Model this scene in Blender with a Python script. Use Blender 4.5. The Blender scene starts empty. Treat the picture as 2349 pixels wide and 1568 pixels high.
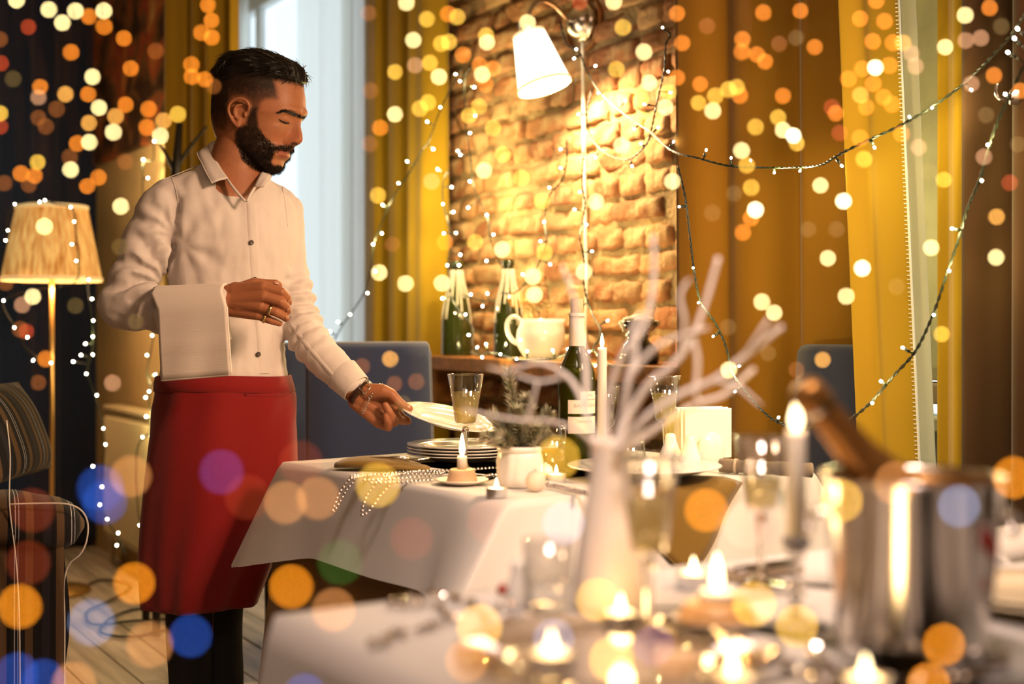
import bpy, bmesh, math, random
import numpy as np
from mathutils import Vector, Matrix, noise
random.seed(7)
rng = np.random.default_rng(7)
SC = bpy.context.scene
COL = SC.collection
PI = math.pi

# ------------------------------------------------------------------ camera
H, FPX, Y0, CX = 1.09, 2936.0, 750.0, 1174.5
cam_d = bpy.data.cameras.new('camera')
cam = bpy.data.objects.new('camera', cam_d)
COL.objects.link(cam)
cam.location = (0, 0, H)
cam.rotation_euler = (PI / 2, 0, 0)
cam_d.sensor_width = 36.0
cam_d.lens = 36.0 * FPX / 2349.0
cam_d.shift_y = -(784.0 - Y0) / 2349.0
cam_d.clip_start = 0.05
cam_d.dof.use_dof = True
cam_d.dof.focus_distance = 2.98
cam_d.dof.aperture_fstop = cam_d.lens / 23.0
SC.camera = cam
SC.view_settings.view_transform = 'Standard'
SC.view_settings.look = 'None'
SC.view_settings.exposure = 0.0
SC.view_settings.gamma = 1.0
SC.view_settings.use_curve_mapping = False
SC.cycles.use_adaptive_sampling = True
SC.cycles.adaptive_threshold = 0.02
SC.cycles.adaptive_min_samples = 32
SC.cycles.max_bounces = 6
SC.cycles.diffuse_bounces = 2
SC.cycles.glossy_bounces = 2
SC.cycles.transmission_bounces = 4
SC.cycles.transparent_max_bounces = 10
SC.cycles.caustics_reflective = False
SC.cycles.caustics_refractive = False
SC.cycles.sample_clamp_indirect = 3.0
SC.cycles.use_denoising = True
try:
    SC.cycles.denoiser = 'OPENIMAGEDENOISE'
except Exception:
    pass

# ------------------------------------------------------------------ daylight outside
world = bpy.data.worlds.new('world')
SC.world = world
world.use_nodes = True
wn = world.node_tree.nodes
wn['Background'].inputs[0].default_value = (0.87, 0.95, 1.0, 1)
wn['Background'].inputs[1].default_value = 1.6


def area_light(name, loc, target, size, power, col, sy=None):
    d = bpy.data.lights.new(name, 'AREA')
    d.energy = power
    d.color = col
    d.shape = 'RECTANGLE'
    d.size = size
    d.size_y = sy or size
    o = bpy.data.objects.new(name, d)
    COL.objects.link(o)
    o.location = loc
    o.rotation_euler = (Vector(target) - Vector(loc)).to_track_quat('-Z', 'Y').to_euler()
    return o


def point_light(name, loc, power, col, r=0.02, parent=None):
    d = bpy.data.lights.new(name, 'POINT')
    d.energy = power
    d.color = col
    d.shadow_soft_size = r
    o = bpy.data.objects.new(name, d)
    COL.objects.link(o)
    o.location = loc
    if parent:
        o.parent = parent
    return o


WARM = (1.0, 0.63, 0.36)
# added warm lights out of view: key from the right, fill, table brightener
key = area_light('added_key_light', (1.45, 1.25, 2.25), (-0.5, 3.1, 1.0), 0.5, 17, (1.0, 0.62, 0.38))
key.data.spread = math.radians(80)
area_light('added_fill_light', (-0.5, 0.2, 3.0), (-0.2, 3.0, 0.6), 1.6, 15, (1.0, 0.64, 0.42))
area_light('added_table_light', (0.15, 0.55, 2.7), (0.35, 1.75, 0.85), 0.5, 6.5, (1.0, 0.76, 0.64)).data.spread = math.radians(52)


def pix(px, py, d):
    """the point seen at pixel (px, py) of the 2349 x 1568 frame at depth d"""
    return Vector(((px - CX) / FPX * d, d, H - (py - Y0) / FPX * d))


def lin(c):
    def f(v):
        v = v / 255.0
        return v / 12.92 if v <= 0.04045 else ((v + 0.055) / 1.055) ** 2.4
    return (f(c[0]), f(c[1]), f(c[2]))


# ------------------------------------------------------------------ materials
def pmat(name, col, rough=0.5, metal=0.0, spec=0.5, trans=0.0, ior=1.45, emit=None, estr=0.0, bump=None, vary=None,
         sheen=0.0, coat=0.0, col2=None, stretch=(1, 1, 1), sample_emit=False, sss=0.0, alpha=1.0):
    m = bpy.data.materials.new(name)
    m.use_nodes = True
    nt = m.node_tree
    b = nt.nodes['Principled BSDF']
    col = tuple(col)
    b.inputs['Base Color'].default_value = (*col, 1)
    b.inputs['Roughness'].default_value = rough
    b.inputs['Metallic'].default_value = metal
    b.inputs['Specular IOR Level'].default_value = spec
    b.inputs['Transmission Weight'].default_value = trans
    b.inputs['IOR'].default_value = ior
    b.inputs['Sheen Weight'].default_value = sheen
    b.inputs['Coat Weight'].default_value = coat
    if sss:
        b.inputs['Subsurface Weight'].default_value = sss
        b.inputs['Subsurface Radius'].default_value = (0.01, 0.004, 0.002)
        b.inputs['Subsurface Scale'].default_value = 0.6
    if emit:
        b.inputs['Emission Color'].default_value = (*emit, 1)
        b.inputs['Emission Strength'].default_value = estr
        if not sample_emit:
            m.cycles.emission_sampling = 'NONE'
    tc = mp = None
    if vary or bump:
        tc = nt.nodes.new('ShaderNodeTexCoord')
        mp = nt.nodes.new('ShaderNodeMapping')
        mp.inputs['Scale'].default_value = stretch
        nt.links.new(tc.outputs['Object'], mp.inputs['Vector'])
    if vary:
        sc, amt = vary
        n = nt.nodes.new('ShaderNodeTexNoise')
        n.inputs['Scale'].default_value = sc
        n.inputs['Detail'].default_value = 4
        nt.links.new(mp.outputs[0], n.inputs['Vector'])
        r = nt.nodes.new('ShaderNodeValToRGB')
        c2 = col2 or tuple(max(0, v * (1 - amt)) for v in col)
        c1 = col if col2 else tuple(min(1, v * (1 + amt * 0.6)) for v in col)
        r.color_ramp.elements[0].color = (*c2, 1)
        r.color_ramp.elements[1].color = (*c1, 1)
        r.color_ramp.elements[0].position = 0.32
        r.color_ramp.elements[1].position = 0.68
        nt.links.new(n.outputs['Fac'], r.inputs['Fac'])
        nt.links.new(r.outputs['Color'], b.inputs['Base Color'])
    if bump:
        sc, st = bump[0], bump[1]
        n = nt.nodes.new('ShaderNodeTexNoise')
        n.inputs['Scale'].default_value = sc
        n.inputs['Detail'].default_value = bump[2] if len(bump) > 2 else 5
        nt.links.new(mp.outputs[0], n.inputs['Vector'])
        bp = nt.nodes.new('ShaderNodeBump')
        bp.inputs['Strength'].default_value = st
        bp.inputs['Distance'].default_value = bump[3] if len(bump) > 3 else 0.004
        nt.links.new(n.outputs['Fac'], bp.inputs['Height'])
        nt.links.new(bp.outputs['Normal'], b.inputs['Normal'])
    return m


def thin_glass(name, tint=(1, 1, 1), rough=0.02, ior=1.5, gloss=(1, 1, 1)):
    """thin clear glass: lets light through, reflects at the rim by Fresnel"""
    m = bpy.data.materials.new(name)
    m.use_nodes = True
    nt = m.node_tree
    nt.nodes.clear()
    out = nt.nodes.new('ShaderNodeOutputMaterial')
    mx = nt.nodes.new('ShaderNodeMixShader')
    tr = nt.nodes.new('ShaderNodeBsdfTransparent')
    gl = nt.nodes.new('ShaderNodeBsdfGlossy')
    fr = nt.nodes.new('ShaderNodeFresnel')
    ge = nt.nodes.new('ShaderNodeNewGeometry')
    mr = nt.nodes.new('ShaderNodeMapRange')
    mr.inputs['To Min'].default_value = ior
    mr.inputs['To Max'].default_value = 1.0 / ior
    nt.links.new(ge.outputs['Backfacing'], mr.inputs['Value'])
    nt.links.new(mr.outputs[0], fr.inputs['IOR'])
    tr.inputs['Color'].default_value = (*tint, 1)
    gl.inputs['Color'].default_value = (*gloss, 1)
    gl.inputs['Roughness'].default_value = rough
    nt.links.new(fr.outputs[0], mx.inputs[0])
    nt.links.new(tr.outputs[0], mx.inputs[1])
    nt.links.new(gl.outputs[0], mx.inputs[2])
    nt.links.new(mx.outputs[0], out.inputs['Surface'])
    return m


def wine_mat(name, tint, scatter, k):
    """tinted clear drink with a little scattering from its bubbles"""
    m = thin_glass(name, tint, 0.03, 1.33)
    nt = m.node_tree
    out = [n for n in nt.nodes if n.type == 'OUTPUT_MATERIAL'][0]
    src = out.inputs['Surface'].links[0].from_socket
    df = nt.nodes.new('ShaderNodeBsdfTranslucent')
    df.inputs['Color'].default_value = (*scatter, 1)
    d2 = nt.nodes.new('ShaderNodeBsdfDiffuse')
    d2.inputs['Color'].default_value = (*scatter, 1)
    ad = nt.nodes.new('ShaderNodeMixShader')
    ad.inputs[0].default_value = 0.5
    nt.links.new(df.outputs[0], ad.inputs[1])
    nt.links.new(d2.outputs[0], ad.inputs[2])
    mx = nt.nodes.new('ShaderNodeMixShader')
    mx.inputs[0].default_value = k
    nt.links.new(src, mx.inputs[1])
    nt.links.new(ad.outputs[0], mx.inputs[2])
    nt.links.new(mx.outputs[0], out.inputs['Surface'])
    return m


def cloth_mat(name, col, rough=0.85, weave=900.0, transl=0.0, sheen=0.15, vary=None, bump=0.12, clear=0.0):
    """woven cloth: fine crossed weave relief, optional light passing through"""
    m = pmat(name, col, rough, sheen=sheen, spec=0.25, vary=vary)
    nt = m.node_tree
    b = nt.nodes['Principled BSDF']
    tc = nt.nodes.new('ShaderNodeTexCoord')
    hs = []
    for ax in ((1, 0.02, 0.02), (0.02, 0.02, 1)):
        mp = nt.nodes.new('ShaderNodeMapping')
        mp.inputs['Scale'].default_value = ax
        nt.links.new(tc.outputs['Object'], mp.inputs['Vector'])
        n = nt.nodes.new('ShaderNodeTexNoise')
        n.inputs['Scale'].default_value = weave
        n.inputs['Detail'].default_value = 2
        nt.links.new(mp.outputs[0], n.inputs['Vector'])
        hs.append(n)
    ad = nt.nodes.new('ShaderNodeMath')
    ad.operation = 'ADD'
    nt.links.new(hs[0].outputs['Fac'], ad.inputs[0])
    nt.links.new(hs[1].outputs['Fac'], ad.inputs[1])
    bp = nt.nodes.new('ShaderNodeBump')
    bp.inputs['Strength'].default_value = bump
    bp.inputs['Distance'].default_value = 0.002
    nt.links.new(ad.outputs[0], bp.inputs['Height'])
    nt.links.new(bp.outputs['Normal'], b.inputs['Normal'])
    if transl:
        out = nt.nodes['Material Output']
        t = nt.nodes.new('ShaderNodeBsdfTranslucent')
        t.inputs['Color'].default_value = (*col, 1)
        mx = nt.nodes.new('ShaderNodeMixShader')
        mx.inputs[0].default_value = transl
        nt.links.new(b.outputs[0], mx.inputs[1])
        nt.links.new(t.outputs[0], mx.inputs[2])
        nt.links.new(mx.outputs[0], out.inputs['Surface'])
        if clear:
            tp = nt.nodes.new('ShaderNodeBsdfTransparent')
            m2 = nt.nodes.new('ShaderNodeMixShader')
            m2.inputs[0].default_value = clear
            nt.links.new(mx.outputs[0], m2.inputs[1])
            nt.links.new(tp.outputs[0], m2.inputs[2])
            nt.links.new(m2.outputs[0], out.inputs['Surface'])
    return m


# ------------------------------------------------------------------ mesh helpers
class MB:
    """collects shapes into one mesh"""
    def __init__(self):
        self.v, self.f = [], []

    def add(self, v, f, M=None):
        o = len(self.v)
        if M is not None:
            v = [M @ Vector(p) for p in v]
        self.v.extend(tuple(p) for p in v)
        self.f.extend(tuple(i + o for i in q) for q in f)
        return self

    def build(self, name, mat, parent=None, smooth=True, sharp=None):
        return mesh_obj(name, self.v, self.f, mat, parent, smooth, sharp)


def mesh_obj(name, v, f, mat, parent=None, smooth=True, sharp=None):
    me = bpy.data.meshes.new(name)
    me.from_pydata([tuple(p) for p in v], [], [tuple(int(i) for i in q) for q in f])
    if mat is not None:
        for mm in (mat if isinstance(mat, (list, tuple)) else [mat]):
            me.materials.append(mm)
    if smooth:
        me.polygons.foreach_set('use_smooth', [True] * len(me.polygons))
        if sharp is not None:
            me.set_sharp_from_angle(angle=math.radians(sharp))
    me.update()
    o = bpy.data.objects.new(name, me)
    COL.objects.link(o)
    if parent is not None:
        o.parent = parent
    return o


def tag(o, label, cat, group=None, kind=None):
    o['label'] = label
    o['category'] = cat
    if group:
        o['group'] = group
    if kind:
        o['kind'] = kind
    return o


def thing(name, label, cat, loc=(0, 0, 0), rotz=0.0, group=None):
    o = bpy.data.objects.new(name, None)
    o.empty_display_size = 0.05
    COL.objects.link(o)
    o.location = loc
    o.rotation_euler = (0, 0, rotz)
    return tag(o, label, cat, group)


def struct(o, label=None):
    o['kind'] = 'structure'
    if label:
        o['label'] = label
    return o


def box(sx, sy, sz, c=(0, 0, 0), bev=0.0):
    """box, with chamfered edges when bev > 0"""
    x, y, z = sx / 2, sy / 2, sz / 2
    cx, cy, cz = c
    if bev <= 0:
        v = [(cx + a * x, cy + b * y, cz + d * z) for a in (-1, 1) for b in (-1, 1) for d in (-1, 1)]
        f = [(0, 1, 3, 2), (4, 6, 7, 5), (0, 4, 5, 1), (2, 3, 7, 6), (0, 2, 6, 4), (1, 5, 7, 3)]
        return v, f
    bm = bmesh.new()
    bmesh.ops.create_cube(bm, size=1.0)
    for p in bm.verts:
        p.co = Vector((p.co.x * sx, p.co.y * sy, p.co.z * sz))
    bmesh.ops.bevel(bm, geom=list(bm.edges), offset=bev, segments=2, profile=0.6, affect='EDGES')
    bm.verts.index_update()
    v = [(p.co.x + cx, p.co.y + cy, p.co.z + cz) for p in bm.verts]
    f = [tuple(q.index for q in fc.verts) for fc in bm.faces]
    bm.free()
    return v, f


def lathe(prof, seg=32, wob=None):
    """surface of revolution; prof = [(r, z), ...]; r = 0 closes with a fan"""
    v, f, rows = [], [], []
    for (r, z) in prof:
        if r <= 1e-6:
            rows.append([len(v)])
            v.append((0, 0, z))
        else:
            row = []
            for k in range(seg):
                a = 2 * PI * k / seg
                rr = r * (wob(a, z) if wob else 1)
                row.append(len(v))
                v.append((rr * math.cos(a), rr * math.sin(a), z))
            rows.append(row)
    for A, B in zip(rows, rows[1:]):
        for k in range(seg):
            k2 = (k + 1) % seg
            if len(A) == 1 and len(B) == 1:
                continue
            if len(A) == 1:
                f.append((A[0], B[k2], B[k]))
            elif len(B) == 1:
                f.append((A[k], A[k2], B[0]))
            else:
                f.append((A[k], A[k2], B[k2], B[k]))
    return v, f


def frames(path):
    """moving frames along a path, no twist"""
    P = [Vector(p) for p in path]
    T = []
    for i in range(len(P)):
        t = P[min(i + 1, len(P) - 1)] - P[max(i - 1, 0)]
        T.append(t.normalized() if t.length > 1e-9 else Vector((0, 0, 1)))
    ref = Vector((0, 0, 1)) if abs(T[0].z) < 0.9 else Vector((1, 0, 0))
    N = [(ref - T[0] * ref.dot(T[0])).normalized()]
    for i in range(1, len(P)):
        n = N[-1] - T[i] * N[-1].dot(T[i])
        N.append(n.normalized())
    return P, T, N


def tube(path, rad, seg=8, cap=True):
    P, T, N = frames(path)
    v, f = [], []
    for i, p in enumerate(P):
        r = rad(i / max(1, len(P) - 1)) if callable(rad) else (rad[i] if isinstance(rad, (list, tuple)) else rad)
        B = T[i].cross(N[i])
        for k in range(seg):
            a = 2 * PI * k / seg
            v.append(tuple(p + (N[i] * math.cos(a) + B * math.sin(a)) * r))
    for i in range(len(P) - 1):
        for k in range(seg):
            k2 = (k + 1) % seg
            f.append((i * seg + k, i * seg + k2, (i + 1) * seg + k2, (i + 1) * seg + k))
    if cap:
        f.append(tuple(range(seg - 1, -1, -1)))
        f.append(tuple(range((len(P) - 1) * seg, len(P) * seg)))
    return v, f


def smooth_path(pts, n=8):
    """Catmull-Rom through points"""
    P = [Vector(p) for p in pts]
    if len(P) < 3:
        return [P[0].lerp(P[-1], i / n) for i in range(n + 1)]
    Q = [2 * P[0] - P[1]] + P + [2 * P[-1] - P[-2]]
    out = []
    for i in range(1, len(Q) - 2):
        p0, p1, p2, p3 = Q[i - 1], Q[i], Q[i + 1], Q[i + 2]
        for k in range(n):
            t = k / n
            out.append(0.5 * (2 * p1 + (p2 - p0) * t + (2 * p0 - 5 * p1 + 4 * p2 - p3) * t * t + (3 * p1 - p0 - 3 * p2 + p3) * t ** 3))
    out.append(P[-1])
    return out


def ico(r=1.0, c=(0, 0, 0), sub=2, sc=(1, 1, 1)):
    key = sub
    if key not in ico.cache:
        bm = bmesh.new()
        bmesh.ops.create_icosphere(bm, subdivisions=sub, radius=1.0)
        bm.verts.index_update()
        ico.cache[key] = ([tuple(p.co) for p in bm.verts], [tuple(q.index for q in fc.verts) for fc in bm.faces])
        bm.free()
    v, f = ico.cache[key]
    return [(c[0] + p[0] * r * sc[0], c[1] + p[1] * r * sc[1], c[2] + p[2] * r * sc[2]) for p in v], f


ico.cache = {}


def capsule(p0, p1, r0, r1, seg=14, flat=None):
    """tapered capsule; flat = (direction, factor) squeezes the section"""
    p0, p1 = Vector(p0), Vector(p1)
    d = p1 - p0
    L = max(d.length, 1e-6)
    t = d / L
    path, rad = [], []
    for a in (80, 60, 40, 20, 0):
        path.append(p0 - t * r0 * math.sin(math.radians(a)))
        rad.append(r0 * math.cos(math.radians(a)))
    for k in (0.25, 0.5, 0.75):
        path.append(p0 + d * k)
        rad.append(r0 + (r1 - r0) * k)
    for a in (0, 20, 40, 60, 80):
        path.append(p1 + t * r1 * math.sin(math.radians(a)))
        rad.append(r1 * math.cos(math.radians(a)))
    v, f = tube(path, rad, seg)
    if flat:
        n, k = Vector(flat[0]).normalized(), flat[1]
        out = []
        for q in v:
            q = Vector(q)
            c = p0 + t * (q - p0).dot(t)
            e = q - c
            out.append(tuple(c + e - n * e.dot(n) * (1 - k)))
        v = out
    return v, f


def voxel_union(shapes, vox, smooth=6, fac=0.5):
    """unite closed shapes into one continuous surface"""
    mb = MB()
    for s in shapes:
        mb.add(*s)
    me = bpy.data.meshes.new('tmp')
    me.from_pydata(mb.v, [], mb.f)
    o = bpy.data.objects.new('tmp', me)
    COL.objects.link(o)
    r = o.modifiers.new('r', 'REMESH')
    r.mode = 'VOXEL'
    r.voxel_size = vox
    if smooth:
        s = o.modifiers.new('s', 'SMOOTH')
        s.factor = fac
        s.iterations = smooth
    dg = bpy.context.evaluated_depsgraph_get()
    m2 = bpy.data.meshes.new_from_object(o.evaluated_get(dg))
    n = len(m2.vertices)
    co = np.empty(n * 3)
    m2.vertices.foreach_get('co', co)
    no = np.empty(n * 3)
    m2.vertices.foreach_get('normal', no)
    f = [tuple(p.vertices) for p in m2.polygons]
    bpy.data.objects.remove(o)
    bpy.data.meshes.remove(me)
    bpy.data.meshes.remove(m2)
    return co.reshape(-1, 3), f, no.reshape(-1, 3)


def loft(rings, close_v=True, cap0=False, cap1=False):
    n = len(rings[0])
    v = [tuple(p) for r in rings for p in r]
    f = []
    for i in range(len(rings) - 1):
        for k in range(n if close_v else n - 1):
            k2 = (k + 1) % n
            f.append((i * n + k, i * n + k2, (i + 1) * n + k2, (i + 1) * n + k))
    if cap0:
        f.append(tuple(range(n - 1, -1, -1)))
    if cap1:
        f.append(tuple(range((len(rings) - 1) * n, len(rings) * n)))
    return v, f


def solidify(o, t, off=0.0):
    m = o.modifiers.new('thickness', 'SOLIDIFY')
    m.thickness = t
    m.offset = off
    return o


def copy_thing(t, loc=None, rotz=None, label=None):
    r = t.copy()
    COL.objects.link(r)
    if loc is not None:
        r.location = loc
    if rotz is not None:
        r.rotation_euler = (0, 0, rotz)
    if label:
        r['label'] = label
    for ch in list(t.children):
        c = ch.copy()
        COL.objects.link(c)
        c.parent = r
        for g in list(ch.children):
            d = g.copy()
            COL.objects.link(d)
            d.parent = c
    return r


def fbm(x, y, z, sc=1.0):
    return noise.fractal(Vector((x * sc, y * sc, z * sc)), 0.8, 2.0, 4)

# ------------------------------------------------------------------ room frame: u runs along the brick wall, w points out through it
UA = Vector((0.53, -0.848, 0))
WM = Vector((0.848, 0.53, 0))
ROT_W = math.atan2(UA.y, UA.x)


def wp(u, w, z=0.0):
    p = UA * u + WM * w
    return Vector((p.x, p.y, z))


def U(px, w):
    k = (px - CX) / FPX
    return w * (0.53 * k - 0.848) / (0.53 + 0.848 * k)


def upix(px, py, w):
    """point of the plane w seen at the pixel"""
    p = wp(U(px, w), w)
    return Vector((p.x, p.y, H - (py - Y0) / FPX * p.y))


def wbox(u0, u1, w0, w1, z0, z1, bev=0.0):
    v, f = box(u1 - u0, w1 - w0, z1 - z0, (0, 0, 0), bev)
    c = wp((u0 + u1) / 2, (w0 + w1) / 2, (z0 + z1) / 2)
    return [tuple(c + UA * p[0] + WM * p[1] + Vector((0, 0, p[2]))) for p in v], f


M_plaster = pmat('cream plaster', (0.56, 0.40, 0.19), 0.9, bump=(18, 0.25, 6), vary=(3, 0.18))
M_dark_wall = pmat('dark plaster', (0.09, 0.06, 0.04), 0.9, bump=(10, 0.2))
M_ceil = pmat('ceiling paint', (0.62, 0.5, 0.36), 0.95)
M_white_frame = pmat('white window paint', (0.82, 0.86, 0.86), 0.45, bump=(40, 0.06), vary=(4, 0.06))
M_pale_frame = pmat('old pale green paint', (0.76, 0.79, 0.50), 0.5, bump=(22, 0.18), vary=(9, 0.16))
M_floor = pmat('worn grey floorboards', (0.58, 0.49, 0.41), 0.40, bump=(30, 0.2, 6), vary=(7, 0.38), stretch=(0.25, 4, 1))
M_pane = thin_glass('window glass', (0.96, 0.99, 1.0), 0.01)

# floor ------------------------------------------------------------
fl = mesh_obj('floor', *wbox(-9.4, 1.8, -3.4, 2.75, -0.14, -0.025), pmat('subfloor', (0.03, 0.022, 0.016), 0.9), None, False)
struct(fl)
pw = 0.155
w = -3.3
plank_meshes = {}
k = 0
while w < 2.7:
    cuts = [-9.2]
    x = -9.2 + rng.uniform(1.0, 3.4)
    while x < 1.2:
        cuts.append(x)
        x += rng.uniform(2.4, 3.8)
    cuts.append(1.7)
    for a, b in zip(cuts, cuts[1:]):
        L = round(b - a, 1)
        if L not in plank_meshes:
            v, f = box(1, pw - 0.006, 0.03, (0, 0, 0), 0)
            v, f = box(L - 0.004, pw - 0.006, 0.03, (0, 0, 0), 0.0025)
            me = bpy.data.meshes.new('plank')
            me.from_pydata(v, [], f)
            me.materials.append(M_floor)
            plank_meshes[L] = me
        o = bpy.data.objects.new('plank', plank_meshes[L])
        COL.objects.link(o)
        o.parent = fl
        o.location = wp((a + b) / 2, w, -0.015 + rng.uniform(-0.0012, 0.0012))
        o.rotation_euler = (0, 0, ROT_W)
        o.scale = ((b - a) / L, 1, 1)
        k += 1
    w += pw

# walls ------------------------------------------------------------
ceil = struct(mesh_obj('ceiling', *wbox(-9.4, 1.8, -3.4, 2.75, 3.35, 3.5), M_ceil, None, False))
struct(mesh_obj('wall_near_left', *wbox(-9.4, -5.36, 1.62, 1.80, -0.02, 3.36), M_plaster, None, False))
struct(mesh_obj('wall_left', *wbox(-6.75, -6.60, -3.4, 1.63, -0.02, 3.36), M_dark_wall, None, False))
struct(mesh_obj('wall_back', *wbox(-6.75, 1.8, -3.5, -3.4, -0.02, 3.36), M_plaster, None, False))
struct(mesh_obj('wall_right', *wbox(1.7, 1.8, -3.4, 2.75, -0.02, 3.36), M_plaster, None, False))
# wall with the windows: piers, panels under the sills, lintels
WIN1 = (-7.05, -5.30)
WIN2 = (-2.36, -1.25)
mb = MB()
mb.add(*wbox(-9.3, WIN1[0], 2.52, 2.60, -0.02, 3.36))
mb.add(*wbox(WIN1[1], -4.60, 2.52, 2.60, -0.02, 3.36))
mb.add(*wbox(WIN1[0], WIN1[1], 2.52, 2.60, -0.02, 0.55))
mb.add(*wbox(WIN1[0], WIN1[1], 2.52, 2.60, 3.0, 3.36))
mb.add(*wbox(-3.02, WIN2[0], 2.52, 2.78, -0.02, 3.36))
mb.add(*wbox(WIN2[1], 1.8, 2.52, 2.78, -0.02, 3.36))
struct(mb.build('wall_window', M_plaster, None, False))

# brick wall: mortar bed with single bricks -------------------------
M_mortar = pmat('sandy mortar', (0.40, 0.27, 0.13), 0.95, bump=(55, 0.9, 8, 0.012), vary=(9, 0.5))
bw = struct(mesh_obj('wall_brick', *wbox(-4.62, -3.0, 2.517, 2.78, -0.02, 3.36), M_mortar, None, False))


def brick_material():
    m = pmat('old brick', (0.45, 0.22, 0.10), 0.92, bump=(34, 0.85, 8, 0.014))
    nt = m.node_tree
    b = nt.nodes['Principled BSDF']
    oi = nt.nodes.new('ShaderNodeObjectInfo')
    r = nt.nodes.new('ShaderNodeValToRGB')
    cols = [(0.23, 0.088, 0.036), (0.40, 0.17, 0.07), (0.48, 0.24, 0.10), (0.33, 0.13, 0.055), (0.56, 0.34, 0.16), (0.36, 0.17, 0.08)]
    while len(r.color_ramp.elements) < len(cols):
        r.color_ramp.elements.new(0.5)
    for i, c in enumerate(cols):
        r.color_ramp.elements[i].position = i / (len(cols) - 1)
        r.color_ramp.elements[i].color = (*c, 1)
    nt.links.new(oi.outputs['Random'], r.inputs['Fac'])
    tc = nt.nodes.new('ShaderNodeTexCoord')
    n = nt.nodes.new('ShaderNodeTexNoise')
    n.inputs['Scale'].default_value = 16
    n.inputs['Detail'].default_value = 6
    nt.links.new(tc.outputs['Object'], n.inputs['Vector'])
    r2 = nt.nodes.new('ShaderNodeValToRGB')
    r2.color_ramp.elements[0].position = 0.50
    r2.color_ramp.elements[1].position = 0.72
    nt.links.new(n.outputs['Fac'], r2.inputs['Fac'])
    mx = nt.nodes.new('ShaderNodeMixRGB')
    mx.inputs['Color2'].default_value = (0.52, 0.36, 0.19, 1)
    nt.links.new(r2.outputs['Color'], mx.inputs['Fac'])
    nt.links.new(r.outputs['Color'], mx.inputs['Color1'])
    nt.links.new(mx.outputs[0], b.inputs['Base Color'])
    return m


M_brick = brick_material()


def brick_mesh(L, Hh, seed):
    """one worn brick: front face subdivided and battered"""
    nx, nz = (8 if L > 0.18 else 5), 4
    D = 0.055
    v, f = [], []
    for j in range(nz + 1):
        for i in range(nx + 1):
            x = (i / nx - 0.5) * L
            z = (j / nz - 0.5) * Hh
            edge = min(i, nx - i) == 0
            edgz = min(j, nz - j) == 0
            q = fbm(x * 9 + seed * 3.1, z * 14, seed * 1.7)
            y = -D / 2 + q * 0.018 + (0.008 if (edge and edgz) else 0.0035 if (edge or edgz) else 0)
            jx = fbm(x * 30, z * 30 + 9, seed) * 0.010
            jz = fbm(x * 30 + 5, z * 30, seed + 4) * 0.011
            v.append((x * (0.985 if edgz else 1) + jx, y, z * (0.97 if edge else 1) + jz))
    W = nx + 1
    for j in range(nz):
        for i in range(nx):
            f.append((j * W + i, j * W + i + 1, (j + 1) * W + i + 1, (j + 1) * W + i))
    rim = [i for i in range(W)] + [j * W + nx for j in range(1, nz + 1)] + [nz * W + i for i in range(nx - 1, -1, -1)] + [j * W for j in range(nz - 1, 0, -1)]
    base = len(v)
    for i in rim:
        v.append((v[i][0], D / 2, v[i][2]))
    n = len(rim)
    for k in range(n):
        k2 = (k + 1) % n
        f.append((rim[k2], rim[k], base + k, base + k2))
    me = bpy.data.meshes.new('brick')
    me.from_pydata(v, [], f)
    me.materials.append(M_brick)
    me.polygons.foreach_set('use_smooth', [True] * len(me.polygons))
    return me


BL = [brick_mesh(0.245, 0.066, s) for s in range(12)]
BS = [brick_mesh(0.12, 0.066, 40 + s) for s in range(8)]
course = 0.087
z = 0.42
row = 0
while z < 2.72:
    x = -4.62 + rng.uniform(0, 0.1) - 0.1 * (row % 2)
    heads = row % 2 == 1
    while x < -2.98:
        short = (heads and rng.random() < 0.75) or (not heads and rng.random() < 0.25)
        L = 0.12 if short else 0.245
        s = rng.uniform(0.93, 1.05)
        me = (BS if short else BL)[rng.integers(0, 8 if short else 12)]
        cxu = x + L * s / 2
        if cxu < -3.0:
            o = bpy.data.objects.new('brick', me)
            COL.objects.link(o)
            o.parent = bw
            o.location = wp(cxu, 2.531 + rng.uniform(-0.009, 0.008), z + rng.uniform(-0.004, 0.004))
            o.rotation_euler = (rng.normal(0, 0.02), rng.normal(0, 0.014), ROT_W + rng.normal(0, 0.02))
            o.scale = (s, 1, rng.uniform(0.92, 1.06))
        x += L * s + rng.uniform(0.009, 0.016)
    z += course
    row += 1

# window_1: tall white window in its recess -------------------------
wx = thing('window_1', 'tall white framed window full of pale daylight behind the waiter', 'window')
struct(wx)
mb = MB()
mb.add(*wbox(-7.05, -6.98, 2.55, 2.61, 0.55, 3.0, 0.006))
mb.add(*wbox(-5.34, -5.30, 2.55, 2.61, 0.55, 3.0, 0.004))
mb.add(*wbox(-6.99, -5.33, 2.55, 2.61, 0.55, 0.70, 0.006))
mb.add(*wbox(-6.99, -5.33, 2.55, 2.61, 2.85, 3.0, 0.006))
mb.build('window_frame', M_white_frame, wx, False)
for u_ in (-5.62, -6.76):
    mesh_obj('mullion', *wbox(u_ - 0.035, u_ + 0.035, 2.56, 2.60, 0.70, 2.85, 0.008), M_white_frame, wx, False)
mesh_obj('pane', *wbox(-6.99, -5.33, 2.604, 2.610, 0.69, 2.86), M_pane, wx, False)
mesh_obj('sill', *wbox(-7.04, -5.31, 2.40, 2.56, 0.52, 0.56, 0.008), M_white_frame, wx, False)

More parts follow.
